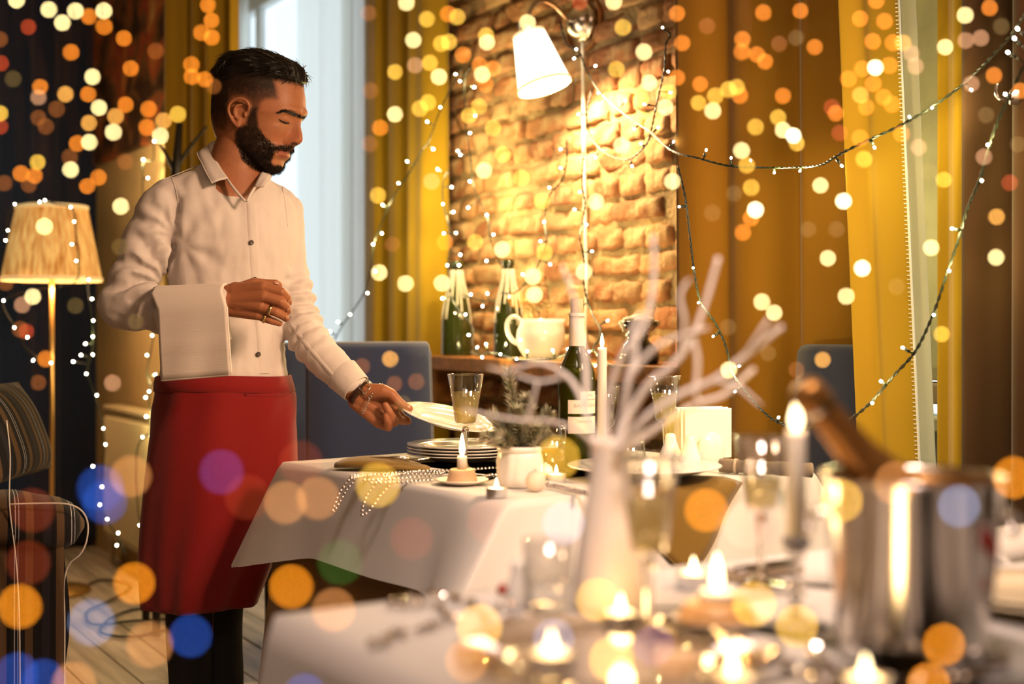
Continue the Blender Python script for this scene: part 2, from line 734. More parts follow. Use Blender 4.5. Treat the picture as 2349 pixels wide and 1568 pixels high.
# window_2: narrow strip of old pale window casing on the right ------
wx = thing('window_2', 'strip of pale green painted window casing between the right curtains', 'window')
struct(wx)
mb = MB()
mb.add(*wbox(-2.34, -2.21, 2.48, 2.62, 0.1, 3.1, 0.006))
mb.add(*wbox(-1.30, -1.24, 2.48, 2.62, 0.1, 3.1, 0.006))
mesh_obj('pane', *wbox(-1.97, -1.28, 2.585, 2.591, 0.1, 3.1), M_pane, wx, False)
mb.build('window_frame', M_pale_frame, wx, False)
mesh_obj('casing_panel', *wbox(-2.22, -1.96, 2.525, 2.60, 0.96, 3.05, 0.005), M_pale_frame, wx, False)
mesh_obj('sash_rail', *wbox(-2.22, -1.96, 2.49, 2.58, 0.905, 0.955, 0.006), pmat('bare wood rail', (0.50, 0.40, 0.26), 0.6, bump=(30, 0.2)), wx, False)
mesh_obj('sill', *wbox(-2.22, -1.96, 2.46, 2.60, 0.84, 0.875, 0.006), M_pale_frame, wx, False)
mesh_obj('casing_panel', *wbox(-2.22, -1.96, 2.51, 2.60, 0.1, 0.84, 0.005), M_pale_frame, wx, False)

# curtains ----------------------------------------------------------
M_mustard = cloth_mat('mustard velvet curtain', (0.50, 0.31, 0.012), 0.72, 500, 0.22, sheen=0.35, bump=0.08)
M_ochre = cloth_mat('ochre curtain', (0.30, 0.135, 0.004), 0.75, 500, 0.12, sheen=0.3, bump=0.08)
M_brown_cur = cloth_mat('brown curtain', (0.045, 0.019, 0.003), 0.8, 500, 0.0, sheen=0.2, bump=0.08)
M_navy_cur = cloth_mat('navy curtain', (0.009, 0.021, 0.062), 0.8, 500, 0.0, sheen=0.25, bump=0.1)
M_lining = cloth_mat('pale curtain lining', (0.88, 0.85, 0.68), 0.8, 500, 0.55, sheen=0.2, bump=0.06)


def curtain(name, label, mat, top, bot, n_fold, amp, z0=0.02, z1=3.2, seed=0, skew=0.35, group=None, rnd=0.5):
    """hanging cloth between two plan points; top / bot = ((u0, w0), (u1, w1)) at the top and bottom hem"""
    r = np.random.default_rng(seed)
    ns, nz = max(48, int(n_fold * 18)), 26
    ph = r.uniform(0, 2 * PI, 4)
    rows = []
    for j in range(nz + 1):
        t = j / nz
        zz = z1 + (z0 - z1) * t
        row = []
        for i in range(ns + 1):
            s = i / ns
            a = [top[0][q] + (bot[0][q] - top[0][q]) * t for q in (0, 1)]
            b = [top[1][q] + (bot[1][q] - top[1][q]) * t for q in (0, 1)]
            x = s * n_fold * 2 * PI
            g = math.sin(x + ph[0] + rnd * math.sin(x * 0.37 + ph[1]) + 0.25 * t * math.sin(ph[2] + s * 5))
            g = g + skew * math.sin(2 * x + ph[3] + 0.7 * t)
            g *= amp * (0.75 + 0.35 * math.sin(s * 7 + ph[1]) + 0.2 * t)
            e = amp * 0.5 * math.cos(x + ph[0])
            uu = a[0] + (b[0] - a[0]) * s + e * 0.5
            ww = a[1] + (b[1] - a[1]) * s + g
            row.append(wp(uu, ww, zz))
        rows.append(row)
    v, f = loft(rows, close_v=False)
    o = mesh_obj(name, v, f, mat)
    solidify(o, 0.004)
    tag(o, label, 'curtain', group)
    return o


curtain('curtain', 'mustard curtain hanging right behind the waiter, left of the bright window', M_mustard,
        ((-5.08, 1.53), (-4.72, 1.70)), ((-5.08, 1.53), (-4.72, 1.70)), 3.5, 0.03, seed=3)
curtain('curtain', 'mustard curtain between the bright window and the brick wall', M_mustard,
        ((-5.0, 2.36), (-4.36, 2.40)), ((-4.98, 2.36), (-4.36, 2.40)), 3.2, 0.05, seed=11)
curtain('curtain', 'wide ochre curtain directly right of the brick wall', M_ochre,
        ((-2.655, 2.17), (-2.21, 2.42)), ((-2.62, 2.17), (-2.2, 2.42)), 2.6, 0.024, seed=23, skew=0.25)
cd = curtain('curtain', 'mustard curtain with a white stitched edge, right of the dark blue chair', M_mustard,
             ((-2.18, 2.20), (-2.058, 2.27)), ((-1.993, 2.20), (-1.878, 2.27)), 1.0, 0.012, seed=31, skew=0.1)
curtain('curtain', 'narrow pale lining curtain lit by daylight beside the stitched curtain', M_lining,
        ((-2.12, 2.30), (-2.064, 2.33)), ((-1.945, 2.30), (-1.896, 2.33)), 1.2, 0.008, seed=5)
curtain('curtain', 'mustard curtain at the right edge, beyond the pale window strip', M_mustard,
        ((-1.885, 2.28), (-1.745, 2.30)), ((-1.885, 2.28), (-1.745, 2.30)), 2.2, 0.014, seed=41)
curtain('curtain', 'dark brown curtain at the far right edge', M_brown_cur,
        ((-1.76, 2.24), (-0.9, 2.26)), ((-1.76, 2.24), (-0.9, 2.26)), 6, 0.03, seed=43)
curtain('curtain', 'dark navy curtain in the left corner behind the floor lamp', M_navy_cur,
        ((-6.50, 1.60), (-6.48, -0.3)), ((-6.50, 1.60), (-6.48, -0.3)), 13, 0.04, seed=51)
# serged edge of the stitched curtain
dgv = cd.data.vertices
ns1 = len(dgv) // 27
edge = [dgv[j * ns1 + ns1 - 1].co.copy() - WM * 0.004 for j in range(27)]
mb = MB()
mb.add(*tube(edge, 0.0028, 6))
fine = smooth_path(edge, 26)
for q in fine[::2]:
    mb.add(*box(0.007, 0.003, 0.0022, tuple(q - UA * 0.004 - WM * 0.003)))
mb.build('stitched_edge', pmat('white stitching', (0.8, 0.8, 0.74), 0.8), cd, False)['label'] = 'white zigzag stitching'

M_sheer = cloth_mat('white sheer cloth', (0.92, 0.92, 0.88), 0.8, 500, 0.8, sheen=0.0, bump=0.04, clear=0.5)
curtain('curtain', 'white sheer curtain glowing at the right side of the bright window', M_sheer,
        ((-5.90, 2.44), (-5.12, 2.47)), ((-5.90, 2.44), (-5.12, 2.47)), 3.0, 0.016, seed=61)
curtain('curtain', 'white sheer curtain at the left side of the bright window', M_sheer,
        ((-7.05, 2.44), (-6.62, 2.46)), ((-7.05, 2.44), (-6.62, 2.46)), 2.0, 0.016, seed=62)
# curtain rods hold the curtains (above the picture)
M_rod = pmat('dark rod', (0.03, 0.025, 0.02), 0.4, metal=0.7)
for (u0, w0, u1, w1, where) in ((-5.15, 1.52, -4.68, 1.71, 'right behind the waiter'), (-5.1, 2.38, -4.3, 2.40, 'left of the brick wall'), (-6.95, 2.45, -5.2, 2.46, 'over the white sheers'), (-2.7, 2.15, -0.85, 2.27, 'along the right curtains'), (-6.49, 1.62, -6.49, -0.4, 'over the navy curtain')):
    o = mesh_obj('curtain_rod', *tube([wp(u0, w0, 3.22), wp(u1, w1, 3.22)], 0.012, 8), M_rod)
    tag(o, 'thin dark curtain rod ' + where, 'curtain rod', 'curtain rods')

# picture on the left wall -------------------------------------------
def painting_mat():
    m = pmat('dark floral painting', (0.1, 0.05, 0.02), 0.55, bump=(60, 0.15))
    nt = m.node_tree
    b = nt.nodes['Principled BSDF']
    tc = nt.nodes.new('ShaderNodeTexCoord')
    mp = nt.nodes.new('ShaderNodeMapping')
    mp.inputs['Scale'].default_value = (2.6, 1, 3.2)
    nt.links.new(tc.outputs['Object'], mp.inputs['Vector'])
    n = nt.nodes.new('ShaderNodeTexNoise')
    n.inputs['Scale'].default_value = 1.6
    n.inputs['Detail'].default_value = 4
    n.inputs['Distortion'].default_value = 0.5
    nt.links.new(mp.outputs[0], n.inputs['Vector'])
    r = nt.nodes.new('ShaderNodeValToRGB')
    cs = [(0.0, (0.010, 0.006, 0.004)), (0.42, (0.035, 0.016, 0.008)), (0.5, (0.16, 0.07, 0.02)), (0.57, (0.30, 0.05, 0.015)), (0.66, (0.42, 0.17, 0.04)), (0.8, (0.55, 0.36, 0.14))]
    while len(r.color_ramp.elements) < len(cs):
        r.color_ramp.elements.new(0.5)
    for e, (p, c) in zip(r.color_ramp.elements, cs):
        e.position = p
        e.color = (*c, 1)
    nt.links.new(n.outputs['Fac'], r.inputs['Fac'])
    nt.links.new(r.outputs['Color'], b.inputs['Base Color'])
    return m


pt = thing('painting', 'unframed canvas of dark red flowers on the cream wall', 'painting', wp(-5.78, 1.595, 2.39), ROT_W)
mesh_obj('canvas', *box(1.20, 0.035, 1.02, (0, 0, 0), 0.003), painting_mat(), pt, False)
mesh_obj('backing_edge', *box(1.18, 0.02, 1.0, (0, 0.012, 0)), pmat('canvas edge', (0.2, 0.1, 0.04), 0.8), pt, False)
# radiator -----------------------------------------------------------
M_rad = pmat('cream radiator enamel', (0.72, 0.58, 0.34), 0.35, bump=(30, 0.03))
rd = thing('radiator', 'cream ribbed panel radiator under the painting', 'radiator', wp(-5.52, 1.545, 0.0), ROT_W)
mesh_obj('panel', *box(0.74, 0.06, 0.58, (0, 0.0, 0.43), 0.006), M_rad, rd, False)
mb = MB()
for k in range(19):
    mb.add(*box(0.018, 0.022, 0.52, (-0.345 + k * 0.0385, -0.036, 0.43), 0.007))
mb.build('rib_panel', M_rad, rd, False)
mesh_obj('top_grille', *box(0.75, 0.085, 0.02, (0, -0.004, 0.73), 0.006), M_rad, rd, False)
mesh_obj('pipe', *tube([(-0.40, 0.02, 0.16), (-0.46, 0.02, 0.14), (-0.47, 0.02, 0.0)], 0.011, 8), M_rad, rd)
for s in (-0.25, 0.25):
    mesh_obj('bracket', *box(0.03, 0.05, 0.5, (s, 0.05, 0.45)), M_rad, rd, False)

# wooden shelf on the brick wall ---------------------------------------
M_shelf = pmat('amber wood', (0.36, 0.14, 0.035), 0.38, bump=(20, 0.12), vary=(5, 0.4), stretch=(1, 8, 6))
SZ = 0.982
sh = thing('wall_shelf', 'thick amber wooden shelf on the brick wall', 'shelf', (0, 0, 0))
pl = [(-4.50, 2.545), (-4.50, 2.315), (-4.0, 2.285), (-3.4, 2.245), (-2.72, 2.20), (-2.66, 2.30), (-2.9, 2.545)]
v = [tuple(wp(u, w, SZ)) for u, w in pl] + [tuple(wp(u, w + (0.008 if w < 2.4 else 0), SZ - 0.052)) for u, w in pl]
n = len(pl)
f = [tuple(range(n)), tuple(range(2 * n - 1, n - 1, -1))] + [(k, k + n, (k + 1) % n + n, (k + 1) % n) for k in range(n)]
so = mesh_obj('board', v, f, M_shelf, sh, False)
bm_ = so.modifiers.new('b', 'BEVEL')
bm_.width = 0.004
bm_.segments = 2
for u in (-4.35, -3.05):
    mesh_obj('bracket', *wbox(u - 0.02, u + 0.02, 2.36, 2.53, 0.80, SZ - 0.05, 0.004), M_shelf, sh, False)
mesh_obj('post', *wbox(-4.32, -4.27, 2.44, 2.50, 0.0, SZ - 0.05, 0.004), pmat('olive post', (0.30, 0.20, 0.05), 0.6), sh, False)
# ------------------------------------------------------------------ wall lamp on the bricks
M_chrome = pmat('brushed nickel', (0.72, 0.66, 0.58), 0.22, metal=1.0)
M_lampshade = pmat('lit white shade', (0.9, 0.84, 0.72), 0.8, emit=(1.0, 0.90, 0.72), estr=2.6)
M_shade_rim = pmat('shade binding', (0.85, 0.6, 0.3), 0.7, emit=(1.0, 0.72, 0.36), estr=1.1)
wl_base = upix(1338, 52, 2.50)
wl = thing('wall_lamp', 'nickel wall lamp with a white conical shade on the brick wall', 'lamp', wl_base)


def rel(p, t):
    return Vector(p) - t.location


v, f = lathe([(0, -0.06), (0.02, -0.058), (0.045, -0.045), (0.058, -0.02), (0.060, -0.012), (0.066, -0.010), (0.066, 0.012), (0, 0.012)], 32)
q = WM.to_track_quat('Z', 'Y').to_matrix()
mesh_obj('wall_plate', [tuple(q @ Vector(p)) for p in v], f, M_chrome, wl)
v, f = lathe([(0.094, -0.004), (0.097, 0.0), (0.097, 0.014), (0.0, 0.014)], 36)
mesh_obj('wood_rose', [tuple(q @ Vector(p)) for p in v], f, M_shelf, wl)
arm = [wl_base - WM * 0.05, pix(1300, 42, 4.27), pix(1270, 12, 4.22), pix(1240, 2, 4.19), pix(1218, 18, 4.16), pix(1212, 45, 4.15)]
mesh_obj('arm', *tube([rel(p, wl) for p in smooth_path(arm, 8)], 0.0075, 10), M_chrome, wl)
top_c, bot_c = pix(1213, 78, 4.15), pix(1249, 198, 4.13)
ax = (bot_c - top_c).normalized()
qs = ax.to_track_quat('Z', 'Y').to_matrix()
Ls = (bot_c - top_c).length
v, f = lathe([(0.02, -0.05), (0.026, -0.045), (0.026, 0.0), (0.0, 0.004)], 20)
mesh_obj('socket', [tuple(qs @ Vector(p) + rel(top_c, wl)) for p in v], f, M_chrome, wl)
v, f = lathe([(0.052, 0.0), (0.087, Ls)], 40)
so = mesh_obj('lamp_shade', [tuple(qs @ Vector(p) + rel(top_c, wl)) for p in v], f, M_lampshade, wl)
solidify(so, 0.002)
for (r0, z0) in ((0.0525, 0.003), (0.0875, Ls - 0.003)):
    v, f = lathe([(r0 + 0.001, z0 - 0.006), (r0 + 0.002, z0 - 0.003), (r0 + 0.002, z0 + 0.003), (r0 + 0.001, z0 + 0.006)], 40)
    mesh_obj('shade_band', [tuple(qs @ Vector(p) + rel(top_c, wl)) for p in v], f, M_shade_rim, so)
v, f = ico(0.024, (0, 0, Ls * 0.5), 2)
mesh_obj('light_bulb', [tuple(qs @ Vector(p) + rel(top_c, wl)) for p in v], f, pmat('bulb glow', (1, 1, 1), 0.5, emit=(1, 0.82, 0.55), estr=20), wl)
point_light('wall_lamp_light', top_c + ax * (Ls * 0.82), 55, (1.0, 0.70, 0.36), 0.035)
mb = MB()
pc = pix(1324, 108, 4.28)
for k in range(22):
    mb.add(*ico(0.0022, tuple(rel(pc, wl) - Vector((0.0002 * k, 0, 0.0052 * k))), 1))
mesh_chain = mb.build('pull_chain', M_chrome, wl)
# white cable down the bricks
cb = [upix(1336, 92, 2.46), upix(1338, 200, 2.49), upix(1341, 400, 2.495), upix(1343, 520, 2.495), upix(1346, 640, 2.495), upix(1344, 720, 2.495), upix(1342, 770, 2.49), upix(1338, 800, 2.46), upix(1332, 826, 2.43)]
tag(mesh_obj('power_cord', *tube(smooth_path(cb, 6), 0.0062, 8), pmat('white cable', (0.85, 0.8, 0.68), 0.4)), 'white cord running down the bricks from the wall lamp', 'cord')

# ------------------------------------------------------------------ floor lamp at the left
M_straw = pmat('lit straw shade', (0.8, 0.55, 0.22), 0.8)
nt = M_straw.node_tree
b = nt.nodes['Principled BSDF']
tc = nt.nodes.new('ShaderNodeTexCoord')
mp = nt.nodes.new('ShaderNodeMapping')
mp.inputs['Scale'].default_value = (75, 75, 1.2)
n = nt.nodes.new('ShaderNodeTexNoise')
n.inputs['Scale'].default_value = 1.0
n.inputs['Detail'].default_value = 4
r = nt.nodes.new('ShaderNodeValToRGB')
r.color_ramp.elements[0].color = (0.50, 0.19, 0.03, 1)
r.color_ramp.elements[1].color = (0.95, 0.58, 0.18, 1)
r.color_ramp.elements[0].position = 0.33
r.color_ramp.elements[1].position = 0.66
nt.links.new(tc.outputs['Object'], mp.inputs[0])
nt.links.new(mp.outputs[0], n.inputs['Vector'])
nt.links.new(n.outputs['Fac'], r.inputs['Fac'])
nt.links.new(r.outputs['Color'], b.inputs['Base Color'])
nt.links.new(r.outputs['Color'], b.inputs['Emission Color'])
b.inputs['Emission Strength'].default_value = 0.55
M_straw.cycles.emission_sampling = 'NONE'
LD = 5.25
fl_p = pix(119, 700, LD)
lp = thing('floor_lamp', 'tall floor lamp with a glowing pleated straw shade at the left', 'lamp', (fl_p.x, fl_p.y, 0))
zt, zb = pix(0, 476, LD).z, pix(0, 640, LD).z
rt, rb = 78 / FPX * LD, 109 / FPX * LD
v, f = lathe([(rb + (rt - rb) * k / 10, zb + (zt - zb) * k / 10) for k in range(11)], 150,
             lambda a, z: 1 + 0.012 * math.sin(a * 75) + 0.008 * math.sin(a * 31 + z * 9))
so = mesh_obj('lamp_shade', v, f, M_straw, lp)
for (r0, z0) in ((rt, zt), (rb, zb)):
    v, f = lathe([(r0 + 0.003, z0 - 0.008), (r0 + 0.006, z0), (r0 + 0.003, z0 + 0.008)], 60)
    mesh_obj('shade_band', v, f, pmat('straw binding', (0.8, 0.6, 0.3), 0.8, emit=(1, 0.7, 0.3), estr=0.5), so)
M_brass = pmat('brass pole', (0.78, 0.50, 0.18), 0.28, metal=0.9)
mesh_obj('pole', *tube([(0, 0, 0.03), (0, 0, zt - 0.02)], 0.0095, 10), M_brass, lp)
mesh_obj('base', *lathe([(0, 0.0), (0.15, 0.0), (0.155, 0.008), (0.15, 0.018), (0.02, 0.035), (0.0, 0.035)], 40), M_brass, lp)
mb = MB()
for k in range(3):
    a = k * 2 * PI / 3
    mb.add(*tube([(0, 0, zt - 0.02), (rt * math.cos(a), rt * math.sin(a), zt)], 0.003, 6))
mb.build('shade_spider', M_brass, lp)
mesh_obj('light_bulb', *ico(0.03, (0, 0, (zt + zb) / 2), 2), pmat('lamp bulb', (1, 1, 1), 0.5, emit=(1, 0.8, 0.5), estr=8), lp)
for zz in (zb - 0.02, zt + 0.03):
    point_light('floor_lamp_light', (fl_p.x, fl_p.y, zz), 8.0, (1.0, 0.70, 0.36), 0.06)

# ------------------------------------------------------------------ dark coat stand behind the waiter
M_black = pmat('black lacquer', (0.012, 0.011, 0.010), 0.4)
cs = thing('coat_stand', 'thin dark coat stand with bare arms behind the waiter', 'coat stand', (pix(402, 0, 4.72).x, 4.72, 0))
cx0 = cs.location


def cpt(px, py, d=4.72):
    return pix(px, py, d) - Vector((cx0.x, cx0.y, 0))


mesh_obj('pole', *tube([cpt(404, 900), cpt(403, 400), cpt(412, 282)], [0.019, 0.019, 0.012], 10), M_black, cs)
for pts in ([(403, 392), (430, 345), (474, 290)], [(402, 398), (384, 360), (366, 330)]):
    mesh_obj('arm', *tube(smooth_path([cpt(x, y) for x, y in pts], 5), lambda t: 0.009 - 0.004 * t, 8), M_black, cs)
for (x, dy) in ((335, 0.0), (470, 0.0), (402, -0.25), (402, 0.25)):
    e = Vector((pix(x, 0, 4.72).x - cx0.x, dy, 0.014))
    mesh_obj('leg', *tube(smooth_path([cpt(404, 890), cpt(403, 1000) + Vector((e.x * 0.3, e.y * 0.3, 0)), Vector((e.x * 0.97, e.y * 0.95, 0.16)), e], 5), 0.015, 8), M_black, cs)

# ------------------------------------------------------------------ strings of fairy lights
M_wire = pmat('dark green wire', (0.010, 0.014, 0.008), 0.35)
M_led = pmat('lit fairy bulb', (1, 1, 1), 0.4, emit=(1.0, 0.90, 0.62), estr=42)
LED = ico(1.0, (0, 0, 0), 1)


def nearest(path, p):
    return min(path, key=lambda q: (q - p).length_squared)


def string(label, pts, bulbs, lights=(), pw=0.8, rw=0.0028, rb=0.0034):
    """pts: [(px, py, depth)] wire path; bulbs: [(px, py)]; lights: bulbs that throw visible pools"""
    P = smooth_path([pix(*p) for p in pts], 10)
    root = thing('fairy_light_string', label, 'string lights', P[0], 0, 'fairy light strings')
    o = P[0]
    mb = MB()
    for ph in (0, PI):
        tw = []
        n = 0.0
        for i, p in enumerate(P):
            n += (p - P[i - 1]).length if i else 0
            tw.append(p - o + Vector((math.cos(n * 170 + ph), math.sin(n * 170 + ph) * 0.5, math.sin(n * 170 + ph))) * rw * 0.7)
        mb.add(*tube(tw, rw * 0.62, 6))
    pos = []
    for (bx, by) in bulbs:
        # the wire point closest to the bulb in the picture plane sets the depth
        best = min(P, key=lambda q: (CX + q.x / q.y * FPX - bx) ** 2 + (Y0 - (q.z - H) / q.y * FPX - by) ** 2)
        bp = pix(bx, by, best.y - 0.012)
        dv = bp - best
        if dv.length > 0.075:
            dv = dv.normalized() * 0.075
        if dv.length < 0.012:
            dv = Vector((0.3, -1, 0.5)).normalized() * 0.014
        bp = best + dv
        st = bp - dv.normalized() * min(0.010, dv.length * 0.5)
        mb.add(*tube([best - o, st - o], [rw * 0.5, rw * 0.95], 6))
        mb.add(*tube([st - dv.normalized() * 0.009 - o, st + dv.normalized() * 0.002 - o], rw * 1.25, 7))
        pos.append((bp, dv))
    mb.build('wire', M_wire, root)
    me = None
    for (bp, dv) in pos:
        if me is None:
            b_ = mesh_obj('bulb', [(p[0] * rb, p[1] * rb, p[2] * rb * 1.35) for p in LED[0]], LED[1], M_led, root)
            me = b_.data
        else:
            b_ = bpy.data.objects.new('bulb', me)
            COL.objects.link(b_)
            b_.parent = root
        b_.location = bp - o
        b_.rotation_euler = dv.to_track_quat('Z', 'Y').to_euler()
    for i in lights:
        i, p_ = i if isinstance(i, tuple) else (i, pw)
        point_light('fairy_bulb_light', pos[i][0] + Vector((0, -0.012, 0)), p_, (1.0, 0.78, 0.34), 0.006)
    return root


string('dark wired fairy lights swagged from the wall lamp across the right curtains',
       [(1285, 50, 4.1), (1300, 100, 4.12), (1330, 122, 4.14), (1345, 160, 4.14), (1380, 215, 4.05), (1430, 260, 3.9), (1490, 302, 3.7), (1540, 345, 3.36), (1600, 362, 3.22), (1670, 380, 3.15), (1740, 384, 3.08), (1830, 384, 2.96),
        (1885, 377, 2.84), (1925, 354, 2.76), (1990, 322, 2.70), (2060, 290, 2.68), (2130, 250, 2.66), (2200, 200, 2.64), (2260, 145, 2.56), (2318, 82, 2.5), (2352, 30, 2.44)],
       [(1620, 344), (1677, 362), (1722, 368), (1776, 396), (1835, 392), (1931, 380), (2006, 338), (2086, 268), (2138, 247), (2228, 206), (1322, 113), (1317, 134), (1366, 151), (1373, 213), (1434, 231), (1455, 296), (1510, 292), (1545, 325)],
       (3, 4, 6, 8), 1.4)
string('dark wired fairy lights hanging in a deep loop over the right curtains',
       [(2385, 110, 2.42), (2350, 150, 2.44), (2318, 218, 2.46), (2296, 262, 2.47), (2270, 332, 2.48), (2248, 410, 2.5), (2222, 472, 2.52), (2198, 552, 2.53), (2172, 628, 2.54), (2140, 722, 2.56), (2100, 805, 2.6), (2050, 862, 2.62), (1990, 930, 2.66),
        (1935, 968, 2.7), (1860, 982, 2.76), (1795, 972, 2.8), (1755, 948, 2.84), (1712, 900, 2.9), (1680, 855, 2.93), (1665, 795, 2.96), (1640, 740, 3.0), (1607, 692, 3.02), (1592, 620, 3.04), (1583, 545, 3.08), (1572, 455, 3.1), (1555, 382, 3.14)],
       [(2266, 332), (2252, 414), (2184, 524), (2177, 621), (2142, 722), (2071, 797), (2021, 874), (2001, 924), (1911, 951), (1950, 998), (1786, 957), (1811, 957), (1686, 898), (1696, 839), (1636, 771), (1602, 694), (1590, 614), (1558, 474), (2312, 120), (2327, 88), (2306, 216), (2334, 66)],
       (0, 2, 3, (6, 0.45), (7, 0.35), 13, 15), 1.4)
string('dark wired fairy lights looping on the bricks right of the wall lamp',
       [(1522, 66, 3.6), (1538, 80, 3.6), (1527, 105, 3.62), (1524, 160, 3.66), (1508, 230, 3.7), (1496, 290, 3.74), (1482, 332, 3.78), (1440, 366, 3.85), (1390, 352, 3.95), (1356, 315, 4.05), (1346, 262, 4.08), (1358, 205, 4.08)],
       [(1520, 63), (1533, 164), (1538, 212), (1478, 239), (1470, 329), (1450, 381), (1366, 361), (1327, 262)], ())
string('dark wired fairy lights draped in front of the mustard curtain left of the bricks',
       [(1060, 152, 4.7), (1040, 192, 4.72), (1010, 252, 4.72), (985, 320, 4.75), (968, 345, 4.75), (940, 395, 4.78), (908, 442, 4.8), (880, 500, 4.84), (858, 560, 4.88), (850, 620, 4.9), (835, 672, 4.95), (803, 722, 5.0), (788, 742, 5.02), (768, 778, 5.05)],
       [(1010, 246), (980, 279), (994, 342), (934, 370), (914, 420), (878, 470), (876, 535), (856, 560), (861, 622), (843, 672), (803, 721), (775, 738), (757, 760)], (2, 5, 7), 2.2)
string('dark wired fairy lights hanging down the left side of the bricks to a green bottle',
       [(1082, 150, 4.6), (1066, 180, 4.62), (1068, 280, 4.66), (1079, 360, 4.68), (1088, 432, 4.68), (1118, 498, 4.66), (1124, 545, 4.64), (1146, 600, 4.62), (1160, 640, 4.6), (1160, 680, 4.58), (1110, 690, 4.6), (1062, 676, 4.62)],
       [(1045, 170), (1055, 186), (1088, 200), (1090, 265), (1078, 305), (1050, 346), (1056, 355), (1078, 416), (1074, 476), (1117, 493), (1132, 538), (1116, 598), (1176, 620), (1148, 685), (1118, 673), (1080, 675), (1107, 702)], (2, 7, 9, 13), 2.0)
string('dark wired fairy lights strung beside the left curtain edge above the bottles',
       [(1030, 390, 4.74), (1016, 420, 4.74), (1018, 470, 4.72), (1030, 520, 4.7), (1034, 560, 4.68), (1028, 610, 4.66), (1036, 680, 4.6), (1062, 720, 4.55), (1084, 752, 4.5), (1084, 790, 4.44), (1100, 812, 4.4)],
       [(1004, 388), (1036, 429), (1016, 468), (1040, 486), (1018, 535), (1046, 534), (1056, 584), (1053, 608), (1026, 608), (1015, 684), (1068, 721), (1075, 768)], (0, 3, 9), 2.0)
string('dark wired fairy lights zigzagging across the middle of the bricks',
       [(1300, 318, 4.26), (1300, 370, 4.28), (1290, 412, 4.28), (1262, 446, 4.3), (1252, 480, 4.3), (1250, 520, 4.3), (1254, 555, 4.28), (1240, 595, 4.28), (1225, 625, 4.3), (1205, 650, 4.32), (1180, 672, 4.36), (1150, 672, 4.4)],
       [(1286, 342), (1286, 385), (1260, 430), (1248, 509), (1240, 553), (1262, 606), (1199, 629)], (3, 6), 1.6)
string('dark wired fairy lights trailing down beside the white cord',
       [(1340, 340, 4.12), (1336, 420, 4.1), (1342, 470, 4.08), (1334, 520, 4.06), (1330, 545, 4.04), (1340, 595, 4.02), (1340, 650, 4.0), (1348, 690, 3.98), (1366, 735, 3.94), (1376, 748, 3.9), (1376, 775, 3.86), (1362, 800, 3.84), (1390, 830, 3.74), (1410, 842, 3.7)],
       [(1318, 480), (1345, 515), (1358, 576), (1328, 702), (1394, 735), (1351, 806), (1366, 838), (1330, 440)], (1, 3, 5), 1.4)
string('dark wired fairy lights lying along the wooden shelf around the white jug',
       [(1078, 806, 4.3), (1100, 815, 4.3), (1125, 808, 4.26), (1160, 818, 4.22), (1190, 824, 4.14), (1230, 826, 4.0), (1270, 822, 3.93), (1300, 812, 3.9)],
       [(1106, 819), (1095, 796), (1115, 789), (1148, 812), (1185, 823), (1209, 805), (1268, 803), (1302, 800)], (2, 6), 1.6)
string('dark wired fairy lights hanging in front of the cream wall and radiator',
       [(352, 322, 5.4), (352, 365, 5.36), (330, 372, 5.36), (327, 410, 5.34), (330, 500, 5.3), (340, 640, 5.26), (352, 750, 5.14), (347, 800, 5.12), (338, 850, 5.1), (346, 890, 5.08), (342, 925, 5.06), (348, 955, 5.06), (342, 990, 5.04), (318, 1020, 5.02), (312, 1080, 5.0), (318, 1180, 5.0), (330, 1260, 5.0)],
       [(354, 324), (329, 366), (339, 408), (349, 769), (337, 814), (356, 859), (362, 877), (342, 897), (334, 911), (336, 955), (327, 1002), (347, 1001), (333, 1184), (320, 1204)], (1, 5, 9), 2.0)
string('dark wired fairy lights hanging from the floor lamp down the navy curtain',
       [(200, 635, 5.15), (206, 690, 5.15), (212, 740, 5.15), (212, 800, 5.15), (200, 850, 5.15), (215, 900, 5.14), (232, 960, 5.14), (240, 1020, 5.14), (235, 1080, 5.14), (230, 1150, 5.14), (248, 1195, 5.1), (275, 1240, 5.05), (290, 1275, 5.0)],
       [(203, 641), (211, 685), (214, 735), (196, 788), (213, 772), (213, 813), (186, 814), (168, 829), (198, 857), (222, 906), (237, 982), (242, 1019), (213, 1069), (234, 1116), (229, 1157), (246, 1190), (271, 1222), (268, 1250)], (4,), 1.0)
string('dark wired fairy lights wound over the straw lamp shade',
       [(16, 560, 5.02), (18, 500, 5.04), (35, 470, 5.06), (95, 461, 5.08), (128, 468, 5.06), (166, 478, 5.04), (174, 530, 5.02), (180, 600, 5.0), (170, 648, 5.0), (90, 664, 5.02), (8, 690, 5.04), (35, 752, 5.04), (62, 800, 5.04), (110, 832, 5.04)],
       [(34, 468), (103, 459), (91, 463), (162, 475), (170, 508), (13, 551), (18, 528), (175, 598), (165, 560), (8, 689), (33, 751), (63, 773), (76, 826), (117, 832)], ())
# ------------------------------------------------------------------ tables and cloths
ZT = 0.78
TD = (H - ZT) * FPX          # depth of a table-top point at image row y: TD / (y - Y0)


def on(px, py, z=ZT):
    """point of the table top seen at the pixel"""
    d = (H - z) * FPX / (py - Y0)
    return Vector(((px - CX) / FPX * d, d, z))


